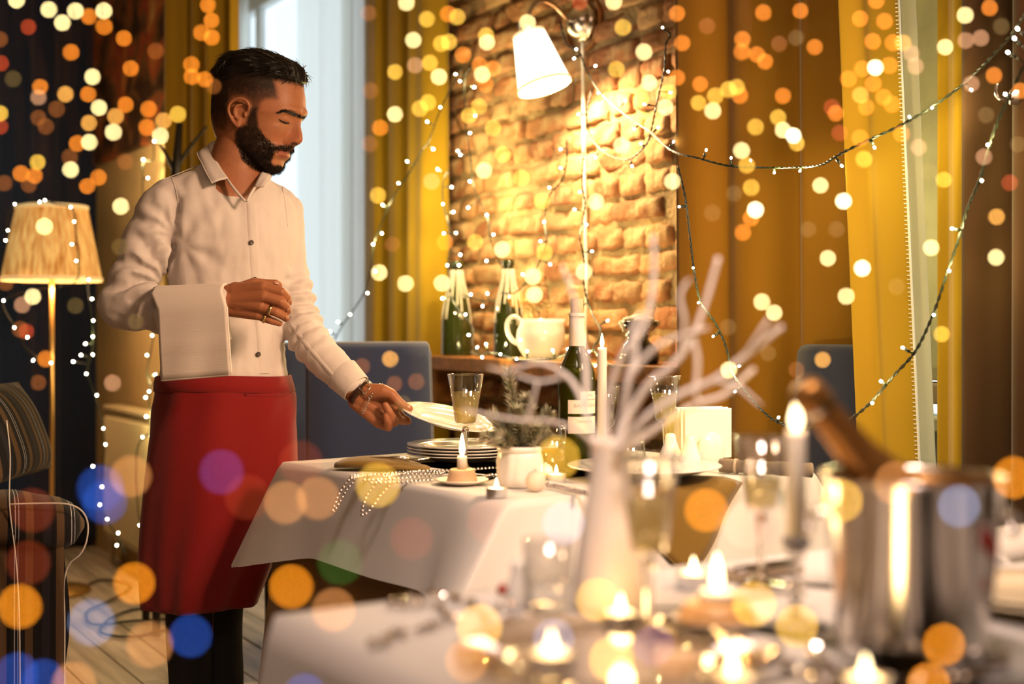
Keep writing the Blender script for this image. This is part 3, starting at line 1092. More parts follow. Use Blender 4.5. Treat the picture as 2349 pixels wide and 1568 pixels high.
M_cloth = cloth_mat('white tablecloth', (0.80, 0.77, 0.74), 0.85, 1300, 0.12, bump=0.15)
M_cloth2 = cloth_mat('ivory tablecloth', (0.80, 0.755, 0.73), 0.85, 1300, 0.10, bump=0.15)
M_brown = cloth_mat('brown under cloth', (0.20, 0.105, 0.03), 0.85, 900, 0.0, bump=0.15)
M_must = cloth_mat('mustard napkin cloth', (0.20, 0.115, 0.016), 0.75, 900, 0.0, sheen=0.3, bump=0.12)
M_wood_dark = pmat('dark table wood', (0.09, 0.04, 0.02), 0.4, vary=(6, 0.4))


def perimeter(L, W, r, n_side=26, n_corner=10):
    """rounded rectangle around the origin: [(x, y, nx, ny, corner weight, fraction)]"""
    out = []
    hx, hy = L / 2 - r, W / 2 - r
    cs = [(hx, hy, 0), (-hx, hy, 90), (-hx, -hy, 180), (hx, -hy, 270)]
    for i, (cx_, cy_, a0) in enumerate(cs):
        for k in range(n_corner + 1):
            a = math.radians(a0 + 90 * k / n_corner)
            out.append((cx_ + r * math.cos(a), cy_ + r * math.sin(a), math.cos(a), math.sin(a)))
        nx_, ny_, a1 = cs[(i + 1) % 4]
        a = math.radians(a0 + 90)
        p0 = (cx_ + r * math.cos(a), cy_ + r * math.sin(a))
        p1 = (nx_ + r * math.cos(a), ny_ + r * math.sin(a))
        for k in range(1, n_side):
            t = k / n_side
            out.append((p0[0] + (p1[0] - p0[0]) * t, p0[1] + (p1[1] - p0[1]) * t, math.cos(a), math.sin(a)))
    return out


def cloth(name, label, mat, cen, ang, L, W, drop, cdrop, flare, cflare, fold, z, nfold=3.0, seed=0, clear=0.0, rows=14, cw=0.16, near_skew=0.0):
    """cloth lying on a table top and hanging over its edges; corners hang lower and stand out as cones"""
    r = np.random.default_rng(seed)
    ph = r.uniform(0, 6.28, 6)
    per = perimeter(L + 2 * clear, W + 2 * clear, 0.012)
    n = len(per)
    ca, sa = math.cos(ang), math.sin(ang)
    rings = []

    def W_(x, y, zz):
        return (cen[0] + x * ca - y * sa, cen[1] + x * sa + y * ca, zz)
    for q in (0.5, 0.8, 0.94):
        rings.append([W_(x * q, y * q, z) for (x, y, a, b) in per])
    for j in range(rows + 1):
        t = j / rows
        ring = []
        for i, (x, y, a, b) in enumerate(per):
            dx, dy = (L / 2 - abs(x)), (W / 2 - abs(y))
            dc = math.hypot(max(dx, 0), max(dy, 0))      # distance to the nearest corner
            c = math.exp(-(dc / cw) ** 2)
            s = i / n * 2 * PI
            wv = math.sin(s * nfold * 4 + ph[0]) * 0.6 + math.sin(s * nfold * 7.3 + ph[1] + 1.3 * t) * 0.4
            dr = drop + (cdrop - drop) * c + 0.006 * math.sin(s * 9 + ph[2])
            # corner cone: folds flank the corner
            fk = -math.exp(-((dc - cw * 1.15) / (cw * 0.45)) ** 2) * cflare * 0.35
            cf = cflare + (near_skew if x < 0 and y < 0 else 0)
            out = (flare * t ** 1.1 + (cf * c + fk) * t ** 0.9 + fold * wv * t ** 0.8 * (1 - 0.5 * c)) + 0.004 * min(1, t * 6)
            if c > 0.02:
                # near the corner the cloth leans along the diagonal
                gx, gy = math.copysign(0.7071, x), math.copysign(0.7071, y)
                if near_skew and x < 0 and y < 0:
                    gx, gy = -0.985, -0.17           # this corner is swept to one side
                m = min(1.0, c * 1.2)
                a2, b2 = a * (1 - m) + gx * m, b * (1 - m) + gy * m
                q = math.hypot(a2, b2)
                a2, b2 = a2 / q, b2 / q
            else:
                a2, b2 = a, b
            zz = z - dr * t
            if j == 0:
                out, zz = 0.0, z
            elif j == 1:
                zz = z - dr * t * 0.8
            ring.append(W_(x + a2 * out, y + b2 * out, zz))
        rings.append(ring)
    v, f = loft(rings)
    f.append(tuple(range(n)))
    o = mesh_obj(name, v, f, mat)
    me = o.data
    tag(o, label, 'tablecloth')
    return o


def table(label, cen, ang, L, W, z):
    t = thing('dining_table', label, 'table', (cen[0], cen[1], 0), ang)
    mesh_obj('tabletop', *box(L, W, 0.03, (0, 0, z - 0.019), 0.004), M_wood_dark, t, False)
    for sx in (-1, 1):
        for sy in (-1, 1):
            mesh_obj('leg', *box(0.05, 0.05, z - 0.034, (sx * (L / 2 - 0.06), sy * (W / 2 - 0.06), (z - 0.034) / 2), 0.004), M_wood_dark, t, False)
    return t


# middle table: near corner N, edges along e1 (to the waiter) and e2 (to the right)
E1 = Vector((-0.616, 0.788, 0))
E2 = Vector((0.788, 0.616, 0))
N1 = on(1170, 1150)
L1, W1 = 0.84, 0.86
C1 = N1 + E2 * (L1 / 2) + E1 * (W1 / 2)
A1 = math.atan2(E2.y, E2.x)
table('square dining table under the white cloth beside the waiter', C1, A1, L1 - 0.02, W1 - 0.02, ZT - 0.006)
cloth('under_cloth', 'brown floor-length under cloth below the white overlay of the middle table', M_brown, C1, A1, L1 - 0.012, W1 - 0.012, 0.73, 0.755, 0.03, 0.06, 0.02, ZT - 0.004, 4.0, 3, rows=16)
cloth('tablecloth', 'white overlay cloth with hanging corners on the middle table beside the waiter', M_cloth, C1, A1, L1, W1, 0.185, 0.24, 0.04, 0.08, 0.007, ZT - 0.001, 1.6, 5, rows=12, near_skew=0.07)

# near table
U2 = Vector((0.857, 0.515, 0))
V2 = Vector((0.515, -0.857, 0))
N2 = on(622, 1408)
L2, W2 = 1.42, 0.86
C2 = N2 + U2 * (L2 / 2) + V2 * (W2 / 2)
A2 = math.atan2(U2.y, U2.x)
table('dining table under the ivory cloth nearest the camera', C2, A2, L2 - 0.02, W2 - 0.02, ZT - 0.006)
cloth('tablecloth', 'ivory cloth on the out of focus near table with candles and crystal', M_cloth2, C2, A2, L2, W2, 0.50, 0.56, 0.03, 0.08, 0.010, ZT - 0.001, 1.2, 8, rows=14)


# ------------------------------------------------------------------ shared table ware
M_china = pmat('white china', (0.86, 0.82, 0.78), 0.12, coat=0.4)
M_wax = pmat('white wax', (0.88, 0.82, 0.72), 0.45, sss=0.25)
M_alu = pmat('aluminium cup', (0.75, 0.75, 0.76), 0.3, metal=1.0)
M_flame = pmat('candle flame', (1, 1, 1), 0.5, emit=(1.0, 0.76, 0.38), estr=7)
M_wick = pmat('wick', (0.02, 0.015, 0.01), 0.9)
M_glass = thin_glass('drinking glass', (0.95, 0.95, 0.94), 0.02, 2.0)
M_stem = pmat('solid glass', (0.98, 0.96, 0.93), 0.02, trans=1.0, ior=1.45)
M_wine = wine_mat('pale wine', (0.96, 0.86, 0.50), (0.92, 0.82, 0.45), 0.42)
M_steel = pmat('polished steel', (0.74, 0.70, 0.66), 0.16, metal=1.0)
M_silverbead = pmat('silver bead', (0.80, 0.74, 0.72), 0.14, metal=1.0)
M_cork = pmat('cork brown holder', (0.74, 0.50, 0.30), 0.5, bump=(60, 0.1))


def flame(parent, z, h=0.036, r=0.0065, loc=(0, 0), power=0.5):
    prof = [(0, z - 0.002), (r * 0.55, z + h * 0.06), (r * 0.95, z + h * 0.2), (r, z + h * 0.34), (r * 0.78, z + h * 0.56), (r * 0.42, z + h * 0.8), (r * 0.15, z + h * 0.94), (0, z + h)]
    v, f = lathe(prof, 14)
    o = mesh_obj('flame', [(p[0] + loc[0], p[1] + loc[1], p[2]) for p in v], f, M_flame, parent)
    mesh_obj('wick', *tube([(loc[0], loc[1], z - 0.006), (loc[0], loc[1], z + h * 0.2)], 0.0009, 6), M_wick, parent)
    if power:
        point_light('candle_light', (loc[0], loc[1], z + h * 0.45), power, (1.0, 0.58, 0.22), 0.012, parent)
    return o


def tealight(label, p, power=0.28, s=1.0):
    t = thing('tealight', label, 'candle', p, rng.uniform(0, 6), 'tealights')
    R = 0.0195 * s
    mesh_obj('cup', *lathe([(0, 0.0005), (R * 0.96, 0.0005), (R, 0.0015), (R, 0.0165), (R * 1.03, 0.0175), (R * 0.97, 0.0172), (R * 0.95, 0.012)], 32), M_alu, t)
    mesh_obj('wax', *lathe([(R * 0.955, 0.0135), (R * 0.5, 0.0128), (0, 0.0128)], 28), M_wax, t)
    flame(t, 0.0150, 0.021 * s, 0.0040 * s, power=power)
    return t


def champagne_glass(label, p, h=0.205, r=0.037, fill=0.55, stem=0.095, group='champagne glasses'):
    t = thing('champagne_glass', label, 'glass', p, 0, group)
    rb = r * 0.60
    zb = stem
    mesh_obj('bowl', *lathe([(0.0, zb), (rb * 0.5, zb + 0.002), (rb * 0.9, zb + 0.006), (rb, zb + 0.012), (r, h), (r - 0.0012, h), (rb - 0.001, zb + 0.013), (rb * 0.85, zb + 0.008), (0, zb + 0.0045)], 40), M_glass, t)
    zf = zb + 0.012 + (h - zb - 0.012) * fill
    rf = rb + (r - rb) * fill - 0.0016
    mesh_obj('wine', *lathe([(0, zb + 0.006), (rb * 0.85, zb + 0.009), (rb - 0.002, zb + 0.014), (rf, zf), (0, zf)], 36), M_wine, t)
    mesh_obj('stem', *lathe([(0.0, zb + 0.001), (rb * 0.35, zb - 0.002), (0.0062, zb - 0.012), (0.0040, zb - 0.03), (0.0038, 0.02), (0.007, 0.008), (0.018, 0.0035), (0.031, 0.0022), (0.032, 0.0008), (0, 0.0006)], 28), M_stem, t)
    mesh_obj('rim', *lathe([(r - 0.0014, h - 0.0008), (r - 0.0004, h + 0.0006), (r + 0.0006, h - 0.0008)], 40), M_stem, t)
    return t


def tumbler(label, p, h=0.09, r=0.033, rb=0.029, fill=0.0, liquid=None):
    t = thing('tumbler', label, 'glass', p)
    mesh_obj('bowl', *lathe([(0, 0.0006), (rb * 0.95, 0.0006), (rb, 0.003), (r, h), (r - 0.0014, h), (rb - 0.0014, 0.010), (0, 0.009)], 40), M_glass, t)
    if fill:
        rf = rb + (r - rb) * fill
        mesh_obj('drink', *lathe([(0, 0.011), (rb - 0.002, 0.011), (rf - 0.002, h * fill), (0, h * fill)], 36), liquid or M_wine, t)
    return t


def plate_profile(R, deep=0.016):
    return [(0, 0.0012), (R * 0.52, 0.0012), (R * 0.56, 0.0), (R * 0.60, 0.002), (R * 0.70, 0.008), (R * 0.985, deep - 0.001), (R, deep + 0.0006), (R * 0.985, deep + 0.0018), (R * 0.72, 0.0115), (R * 0.63, 0.0062), (R * 0.56, 0.0044), (0, 0.0042)]


def taper(label, p, h, r, base_z=0.0, fl=0.036):
    t = thing('taper_candle', label, 'candle', p)
    mesh_obj('candle', *lathe([(0, base_z), (r, base_z), (r * 1.0, h - 0.006), (r * 0.96, h - 0.001), (r * 0.7, h), (r * 0.3, h - 0.004), (0, h - 0.004)], 24), M_wax, t)
    return t


def bead_strand(mb_list, path, r, step, sag=0.0):
    """beads at equal steps along a path; returns centres"""
    P = [Vector(p) for p in path]
    out, acc = [], 0.0
    for a, b in zip(P, P[1:]):
        L = (b - a).length
        x = acc
        while x < L:
            out.append(a.lerp(b, x / L))
            x += step
        acc = x - L
    return out


# ------------------------------------------------------------------ on the middle table
champagne_glass('champagne flute behind the short candle on its saucer, in front of the plate stack', on(1068, 1078), 0.208, 0.039, 0.62)
champagne_glass('champagne flute beside the white napkin holder on the middle table', on(1525, 1066), 0.200, 0.037, 0.58)

# stack of plates
ps = on(1062, 1054)
for k in range(4):
    t = mesh_obj('dinner_plate', *lathe(plate_profile(0.132), 56), M_china)
    t.location = (ps.x, ps.y, ZT + 0.0006 + k * 0.0072)
    tag(t, ['bottom plate of the stack of white plates behind the champagne flute', 'second plate from the bottom of the white stack', 'third plate from the bottom of the white stack', 'topmost plate of the white stack under the held plate'][k], 'plate', 'stacked white plates')

# plate by the brown napkin, at the right edge
pr = on(1478, 1098)
t = mesh_obj('dinner_plate', *lathe(plate_profile(0.158, 0.02), 60), M_china)
t.location = (pr.x, pr.y, ZT + 0.0085)
tag(t, 'large white plate on the hanging mustard napkin at the table edge', 'plate')

# mustard napkin hanging over the edge under that plate: a square laid cornerwise
pe = N1 + E2 * 0.40
na = thing('cloth_napkin', 'mustard cloth napkin hanging pointed over the table edge under the large plate', 'napkin', (0, 0, 0))
out_dir = -E1
pts = []
nn = 16
half = 0.125
for j in range(nn + 1):
    row = []
    for i in range(nn + 1):
        a, b_ = (i / nn - 0.5) * 2 * half, (j / nn - 0.5) * 2 * half
        x = (a - b_) * 0.7071 + 0.0                     # along the edge
        y = (a + b_) * 0.7071 + 0.02                    # outwards
        if y < 0:
            p = pe + E2 * x + out_dir * y + Vector((0, 0, 0.0045))
        else:
            bend = min(y, 0.02)
            hang = y - bend
            p = pe + E2 * (x * (1 + 0.1 * hang)) + out_dir * (bend * 0.9 + 0.010 + hang * 0.14 + 0.010 * math.sin(x * 30) * min(1, hang * 10)) + Vector((0, 0, 0.0035 - (bend * 0.5) - hang * 0.95))
        row.append(p)
    pts.append(row)
v, f = loft(pts, close_v=False)
o = mesh_obj('cloth', v, f, M_must, na)
solidify(o, 0.0025)
hem = [pts[k][nn] + Vector((0, 0, 0)) + out_dir * 0.001 for k in range(nn + 1)] + [pts[nn][k] + out_dir * 0.001 for k in range(nn - 1, -1, -1)]
mesh_obj('hem', *tube(hem, 0.0016, 6), M_must, na)

# cork holder with short candle on a saucer
pcx = on(1060, 1110)
t = thing('candle_holder', 'short lit candle on a pale tapered holder and saucer', 'candle', pcx)
mesh_obj('saucer', *lathe([(0, 0.001), (0.028, 0.0), (0.040, 0.0035), (0.053, 0.009), (0.0515, 0.0105), (0.038, 0.006), (0.024, 0.005), (0, 0.005)], 44), pmat('beige saucer', (0.70, 0.60, 0.50), 0.35), t)
mesh_obj('holder', *lathe([(0, 0.0055), (0.030, 0.0055), (0.0305, 0.008), (0.0245, 0.0285), (0.023, 0.0300), (0.0, 0.0300)], 40), M_cork, t)
mesh_obj('candle', *lathe([(0, 0.0295), (0.0098, 0.0295), (0.0096, 0.054), (0.0085, 0.0555), (0.004, 0.0535), (0, 0.053)], 28), M_wax, t)
flame(t, 0.0555, 0.046, 0.0058, power=0.6)

# tealights
tealight('lit tealight at the front edge of the middle table', on(1139, 1140))
tealight('lit tealight between the potted pine and the wine bottle', on(1276, 1106))

# pine in a white pot
pp = on(1192, 1115)
t = thing('potted_pine', 'small frosted artificial pine in a white grooved pot', 'plant', pp)
mesh_obj('pot', *lathe([(0, 0.001), (0.034, 0.0), (0.039, 0.003), (0.043, 0.02), (0.044, 0.05), (0.0425, 0.066), (0.041, 0.068), (0.0445, 0.070), (0.045, 0.078), (0.042, 0.080), (0.038, 0.077), (0.037, 0.062), (0, 0.060)], 72,
                       lambda a, z: 1 + (0.045 * math.sin(a * 12 + 3 * math.sin(z * 60)) if 0.006 < z < 0.066 else 0)), pmat('white ceramic pot', (0.84, 0.78, 0.73), 0.32), t)
mesh_obj('soil', *lathe([(0.0385, 0.066), (0.02, 0.069), (0, 0.070)], 24), pmat('pot moss', (0.08, 0.05, 0.02), 0.95), t)
M_need = pmat('frosted pine needles', (0.20, 0.235, 0.125), 0.6, vary=(60, 0.3), col2=(0.52, 0.45, 0.33))
M_bark = pmat('pine bark', (0.14, 0.07, 0.035), 0.9)
stems = [((0, 0, 0.066), (-0.010, 0, 0.14), (-0.022, 0, 0.228)), ((0, 0, 0.09), (0.02, 0, 0.14), (0.012, -0.01, 0.170)), ((0, 0, 0.085), (0.035, 0, 0.115), (0.055, 0.0, 0.142)),
         ((0, 0, 0.08), (-0.03, -0.01, 0.105), (-0.052, 0, 0.137)), ((0, 0, 0.078), (-0.04, 0.0, 0.088), (-0.068, 0, 0.096)), ((0, 0, 0.078), (0.02, -0.03, 0.092), (0.03, -0.045, 0.118)),
         ((0, 0, 0.078), (-0.02, -0.035, 0.09), (-0.03, -0.05, 0.098)), ((0, 0, 0.08), (0.0, 0.03, 0.11), (0.005, 0.05, 0.13)), ((0, 0, 0.075), (0.04, -0.01, 0.085), (0.056, -0.01, 0.098)), ((0, 0, 0.1), (-0.01, -0.02, 0.13), (-0.008, -0.028, 0.15))]
mbn, mbs = MB(), MB()
for st in stems:
    P = smooth_path(st, 8)
    mbs.add(*tube(P, lambda q: 0.0028 - 0.0015 * q, 6))
    for i in range(2, len(P)):
        d = (P[i] - P[i - 1]).normalized()
        for k in range(34):
            a = rng.uniform(0, 6.28)
            s = Vector((rng.normal(), rng.normal(), rng.normal())).cross(d).normalized()
            dr = (s * 0.9 + d * 0.9).normalized()
            Ln = rng.uniform(0.015, 0.027)
            p0 = P[i - 1].lerp(P[i], rng.random())
            sd = dr.cross(d).normalized() * 0.0012
            up = dr.cross(sd).normalized() * 0.0007
            m_ = p0 + dr * Ln * 0.5
            e_ = p0 + dr * Ln
            mbn.add([p0 + sd, p0 - sd * 0.5 + up, p0 - sd * 0.5 - up, m_ + sd * 1.2, m_ - sd * 0.6 + up, m_ - sd * 0.6 - up, e_],
                    [(0, 1, 4, 3), (1, 2, 5, 4), (2, 0, 3, 5), (3, 4, 6), (4, 5, 6), (5, 3, 6)])
mbs.build('branches', M_bark, t)
nd = mbn.build('needles', M_need, t, False)
nd['kind'] = 'stuff'

# round ornaments
for (px, py, r, lab) in ((1229, 1127, 0.0195, 'cream round ornament in front of the potted pine'), (1250, 1100, 0.0165, 'small cream ornament between the potted pine and the tealight')):
    p = on(px, py)
    t = thing('round_ornament', lab, 'ornament', (p.x, p.y, ZT + r))
    mesh_obj('ball', *ico(r, (0, 0, 0), 3, (1, 1, 1.06)), pmat('cream ornament', (0.74, 0.62, 0.50), 0.5, bump=(120, 0.2)), t)
    mesh_obj('cap', *lathe([(0, r * 1.14), (0.0035, r * 1.14), (0.004, r * 1.02), (0, r * 1.0)], 12), M_alu, t)

# bead garland: strands across the cloth, two loops over the edge
M_gar = M_silverbead
gp = thing('bead_garland', 'silver bead garland strands spread in front of the plates and hanging over the edge', 'garland', on(1000, 1100))
g0 = gp.location
zb = ZT + 0.0042
centres = []


def gl(pts, step=0.0088, hang=()):
    P = []
    for (x, y) in pts:
        p = on(x, y)
        P.append(Vector((p.x, p.y, zb)))
    return bead_strand(None, smooth_path(P, 8), 0, step)


for pts in ([(806, 1102), (850, 1094), (950, 1086), (1060, 1082), (1180, 1076)], [(812, 1096), (900, 1092), (980, 1092), (1018, 1090)], [(836, 1106), (930, 1101), (990, 1098)],
            [(852, 1112), (940, 1109), (990, 1106)], [(880, 1098), (960, 1085), (1020, 1089)], [(1110, 1098), (1130, 1094), (1160, 1099)]):
    centres += gl(pts)


def hang_loop(x0, y0_, x1, y1_, bottom):
    """beads dropping over the front-left edge of the cloth and coming back"""
    a, b_ = on(x0, y0_), on(x1, y1_)
    P = []
    for k in range(17):
        t = k / 16
        s = math.sin(t * PI) ** 0.55
        q = a.lerp(b_, t)
        oo = (-E2) * (0.012 * min(1, s * 4) + 0.040 * s)
        P.append(Vector((q.x, q.y, zb)) + oo + Vector((0, 0, -bottom * s)))
    return bead_strand(None, P, 0, 0.0088)


centres += hang_loop(806, 1098, 822, 1096, 0.070)
centres += hang_loop(868, 1108, 902, 1110, 0.062)
bme = None
for c in centres[:296]:
    if bme is None:
        b_ = mesh_obj('bead', *ico(0.0042, (0, 0, 0), 1), M_gar, gp)
        bme = b_.data
    else:
        b_ = bpy.data.objects.new('bead', bme)
        COL.objects.link(b_)
        b_.parent = gp
    b_.location = c - g0
if len(centres) > 296:
    mb = MB()
    for c in centres[296:]:
        mb.add(*ico(0.0042, tuple(c - g0), 1))
    mb.build('bead_run', M_gar, gp)['kind'] = 'stuff'

# second bead rope by the ornaments
gq = thing('bead_garland', 'thin bright rope of tiny beads in front of the right plate', 'garland', on(1300, 1120))
q0 = gq.location
P = smooth_path([Vector((*on(x, y).xy, ZT + 0.008)) for x, y in ((1246, 1118), (1280, 1124), (1310, 1132), (1345, 1140))], 10)
mb = MB()
for i, p in enumerate(P):
    for k in range(5):
        a = k * 1.257 + i * 0.7
        mb.add(*ico(0.0027, tuple(p - q0 + Vector((rng.normal(0, 0.001), math.cos(a) * 0.005, math.sin(a) * 0.0045))), 1))
mb.build('beads', M_gar, gq)['kind'] = 'stuff'

# folded mustard napkin with fork
pn = on(862, 1076)
na = thing('cutlery_napkin', 'folded mustard cloth pouch with a fork on the middle table', 'napkin', pn)


def pillow_strip(x0, x1, wid, h, tip=0.0, n=14, lean=0.0):
    rings = []
    for i in range(n + 1):
        t = i / n
        x = x0 + (x1 - x0) * t
        prof = (math.sin(PI * min(1, max(0, t * 0.94 + 0.03))) ** 0.35)
        ring = []
        for k in range(20):
            a = 2 * PI * k / 20
            y = math.cos(a) * wid / 2 * prof
            zz = h * prof * (0.5 + 0.5 * math.sin(a) * (1 + tip * (t - 0.5))) * (1 - 0.5 * t)
            ring.append((x, y + lean * t, max(0.0015, zz + 0.0015)))
        rings.append(ring)
    return loft(rings, True, True, True)


mesh_obj('cloth', *pillow_strip(-0.088, 0.10, 0.11, 0.036, 0.6), M_must, na)
mesh_obj('flap', *pillow_strip(-0.035, 0.118, 0.115, 0.022, 0.2, lean=-0.012), cloth_mat('dark mustard cloth', (0.20, 0.115, 0.02), 0.75, 900), na)
mb = MB()
mb.add(*tube([(-0.01, -0.02, 0.026), (0.05, -0.022, 0.028), (0.075, -0.024, 0.026)], [0.003, 0.0035, 0.006], 8))
for k in range(4):
    y = -0.031 + k * 0.0048
    mb.add(*tube([(0.072, -0.024 + (k - 1.5) * 0.003, 0.026), (0.09, y, 0.023), (0.118, y, 0.027)], 0.0011, 6))
mb.build('fork', M_steel, na)

# wine bottle
pb = on(1323, 1078)
wb = thing('wine_bottle', 'green white-wine bottle with cork and white labels on the middle table', 'bottle', pb)
s = 0.349 / 0.33
M_bottle = pmat('green bottle glass', (0.16, 0.20, 0.012), 0.06, trans=0.9, ior=1.25)
prof = [(0, 0.006), (0.030, 0.004), (0.038, 0.0), (0.0405, 0.004), (0.0405, 0.185), (0.039, 0.200), (0.033, 0.218), (0.024, 0.236), (0.0172, 0.252), (0.0155, 0.268), (0.0150, 0.312), (0.0165, 0.314), (0.0165, 0.320), (0.0145, 0.321)]
mesh_obj('glass', *lathe([(r_, z_ * s) for r_, z_ in prof], 44), M_bottle, wb)
M_wine_in = pmat('wine', (0.42, 0.40, 0.05), 0.1, trans=0.6, ior=1.33)
mesh_obj('wine', *lathe([(0, 0.01), (0.0385, 0.008), (0.0385, 0.19 * s), (0.036, 0.205 * s), (0.030, 0.214 * s), (0, 0.214 * s)], 40), M_wine_in, wb)
M_label = pmat('cream paper label', (0.80, 0.70, 0.60), 0.7)
mesh_obj('capsule', *lathe([(0.0166, 0.245 * s), (0.0170, 0.247 * s), (0.0164, 0.315 * s), (0.0176, 0.317 * s), (0.0176, 0.322 * s), (0.012, 0.3225 * s)], 32), M_label, wb)
mesh_obj('cork', *lathe([(0, 0.315 * s), (0.0135, 0.315 * s), (0.0142, 0.349 * s), (0.0125, 0.352 * s), (0, 0.352 * s)], 24), pmat('cork', (0.66, 0.45, 0.28), 0.85, bump=(90, 0.5)), wb)
ANG0 = math.radians(-90 + 8)


def wrap(z0, z1, a0, a1, r=0.0411, n=20, scallop=0.0):
    v, f = [], []
    for k in range(n + 1):
        a = ANG0 + math.radians(a0 + (a1 - a0) * k / n)
        for zz in (z0, z1):
            v.append((r * math.cos(a), r * math.sin(a), zz * s))
    for k in range(n):
        f.append((2 * k, 2 * k + 2, 2 * k + 3, 2 * k + 1))
    return v, f


mesh_obj('label', *wrap(0.118, 0.146, -38, 62), M_label, wb)
mesh_obj('label', *wrap(0.147, 0.163, 0, 62), M_label, wb)
mesh_obj('label', *wrap(0.078, 0.112, -38, 62), M_label, wb)
M_ink = pmat('grey print', (0.33, 0.29, 0.27), 0.8)


def text_wrap(txt, size, z, a_mid, r, parent, mat, rot=0.0):
    """flat lettering bent round the bottle"""
    cu = bpy.data.curves.new('t', 'FONT')
    cu.body = txt
    cu.size = size
    cu.align_x = 'CENTER'
    to = bpy.data.objects.new('t', cu)
    COL.objects.link(to)
    me = bpy.data.meshes.new_from_object(to.evaluated_get(bpy.context.evaluated_depsgraph_get()))
    v = []
    for q in me.vertices:
        a = a_mid + q.co.x / r
        v.append((r * math.cos(a), r * math.sin(a), z + q.co.y))
    f = [tuple(p.vertices) for p in me.polygons]
    bpy.data.objects.remove(to)
    bpy.data.curves.remove(cu)
    bpy.data.meshes.remove(me)
    return mesh_obj('lettering', v, f, mat, parent, False)


bpy.context.view_layer.update()
text_wrap('BADAGONI', 0.0105, 0.131 * s, ANG0 + math.radians(18), 0.04125, wb, M_ink)
text_wrap('TSINANDALI', 0.0068, 0.100 * s, ANG0 + math.radians(18), 0.04125, wb, M_ink)
text_wrap('BADAGONI  BADAGONI', 0.0048, 0.311 * s, ANG0, 0.0172, wb, M_ink)
# little hill emblem on the small upper label
v = []
hill = [(-0.011, 0), (-0.008, 0.004), (-0.005, 0.003), (-0.001, 0.008), (0.003, 0.0045), (0.006, 0.006), (0.011, 0)]
for (x, y) in hill:
    a = ANG0 + math.radians(31) + x / 0.0412
    v.append((0.0413 * math.cos(a), 0.0413 * math.sin(a), (0.151 * s) + y))
mesh_obj('emblem', v, [tuple(range(len(v)))], M_ink, wb, False)

# wine glass, tall taper, tumblers
pg = on(1384, 1066)
t = thing('wine_glass', 'empty wine goblet between the wine bottle and the taper candle', 'glass', pg)
mesh_obj('bowl', *lathe([(0, 0.078), (0.012, 0.080), (0.026, 0.092), (0.031, 0.108), (0.0335, 0.135), (0.0385, 0.178), (0.0372, 0.178), (0.032, 0.135), (0.029, 0.110), (0.024, 0.095), (0.0, 0.083)], 40), M_glass, t)
mesh_obj('stem', *lathe([(0, 0.079), (0.008, 0.076), (0.0045, 0.068), (0.0095, 0.062), (0.0045, 0.054), (0.0040, 0.02), (0.008, 0.007), (0.026, 0.003), (0.031, 0.0015), (0, 0.0006)], 28), M_glass, t)
pt_ = on(1381, 1096)
t = taper('tall white taper candle in front of the wine goblet', pt_, 0.268, 0.0095, 0.012)
mesh_obj('holder', *lathe([(0, 0.0), (0.026, 0.0), (0.027, 0.003), (0.014, 0.010), (0.0115, 0.016), (0.0125, 0.03), (0.0098, 0.031)], 28), M_glass, t)
flame(t, 0.268, 0.030, 0.0042, power=0.5)
tumbler('low empty tumbler behind the white branch vase', on(1440, 1078), 0.076, 0.036, 0.041)
tumbler('tumbler of pale wine behind the potted pine', on(1266, 1088), 0.106, 0.030, 0.029, 0.50, wine_mat('white wine', (1.0, 0.78, 0.20), (0.85, 0.62, 0.18), 0.35))

# napkin holder with paper napkins, pear shaped shakers
ph = on(1608, 1062)
t = thing('napkin_holder', 'white ceramic holder filled with upright paper napkins', 'napkin holder', ph, A1 + math.radians(75))
M_paper = pmat('paper napkin', (0.86, 0.82, 0.76), 0.9)
mesh_obj('base', *box(0.10, 0.075, 0.01, (0, 0, 0.006), 0.003), M_china, t)
rot = Matrix.Rotation(0, 4, 'Z')
for k in range(9):
    x = -0.030 + k * 0.0075
    mesh_obj('paper_napkin', *box(0.0055, 0.122, 0.112, (x, 0.006 * math.sin(k * 1.7), 0.070 + 0.002 * math.sin(k * 2.3)), 0.0012), M_paper, t, False)
for x in (-0.045, 0.045):
    v, f = lathe([(0.0, -0.006), (0.036, -0.006), (0.040, 0.0), (0.036, 0.006), (0.0, 0.006)], 40)
    mesh_obj('side_plate', [(p[2] + x, p[0] * 0.9, 0.036 + p[1] * 0.95) for p in v], f, M_china, t)
for (px, py, lab) in ((1583, 1084, 'white pear-shaped shaker standing in front of the napkin holder'), (1538, 1078, 'white pear-shaped shaker left of the napkin holder')):
    p = on(px, py)
    t = thing('shaker', lab, 'shaker', p)
    mesh_obj('body', *lathe([(0, 0.0), (0.020, 0.0), (0.0255, 0.006), (0.027, 0.018), (0.0235, 0.036), (0.016, 0.054), (0.0125, 0.066), (0.0115, 0.074), (0.008, 0.0795), (0, 0.081)], 32), M_china, t)
    mb = MB()
    for k in range(5):
        a = k * 1.257
        mb.add(*ico(0.0009, (0.004 * math.cos(a), 0.004 * math.sin(a), 0.0803), 1))
    mb.build('holes', M_black, t)

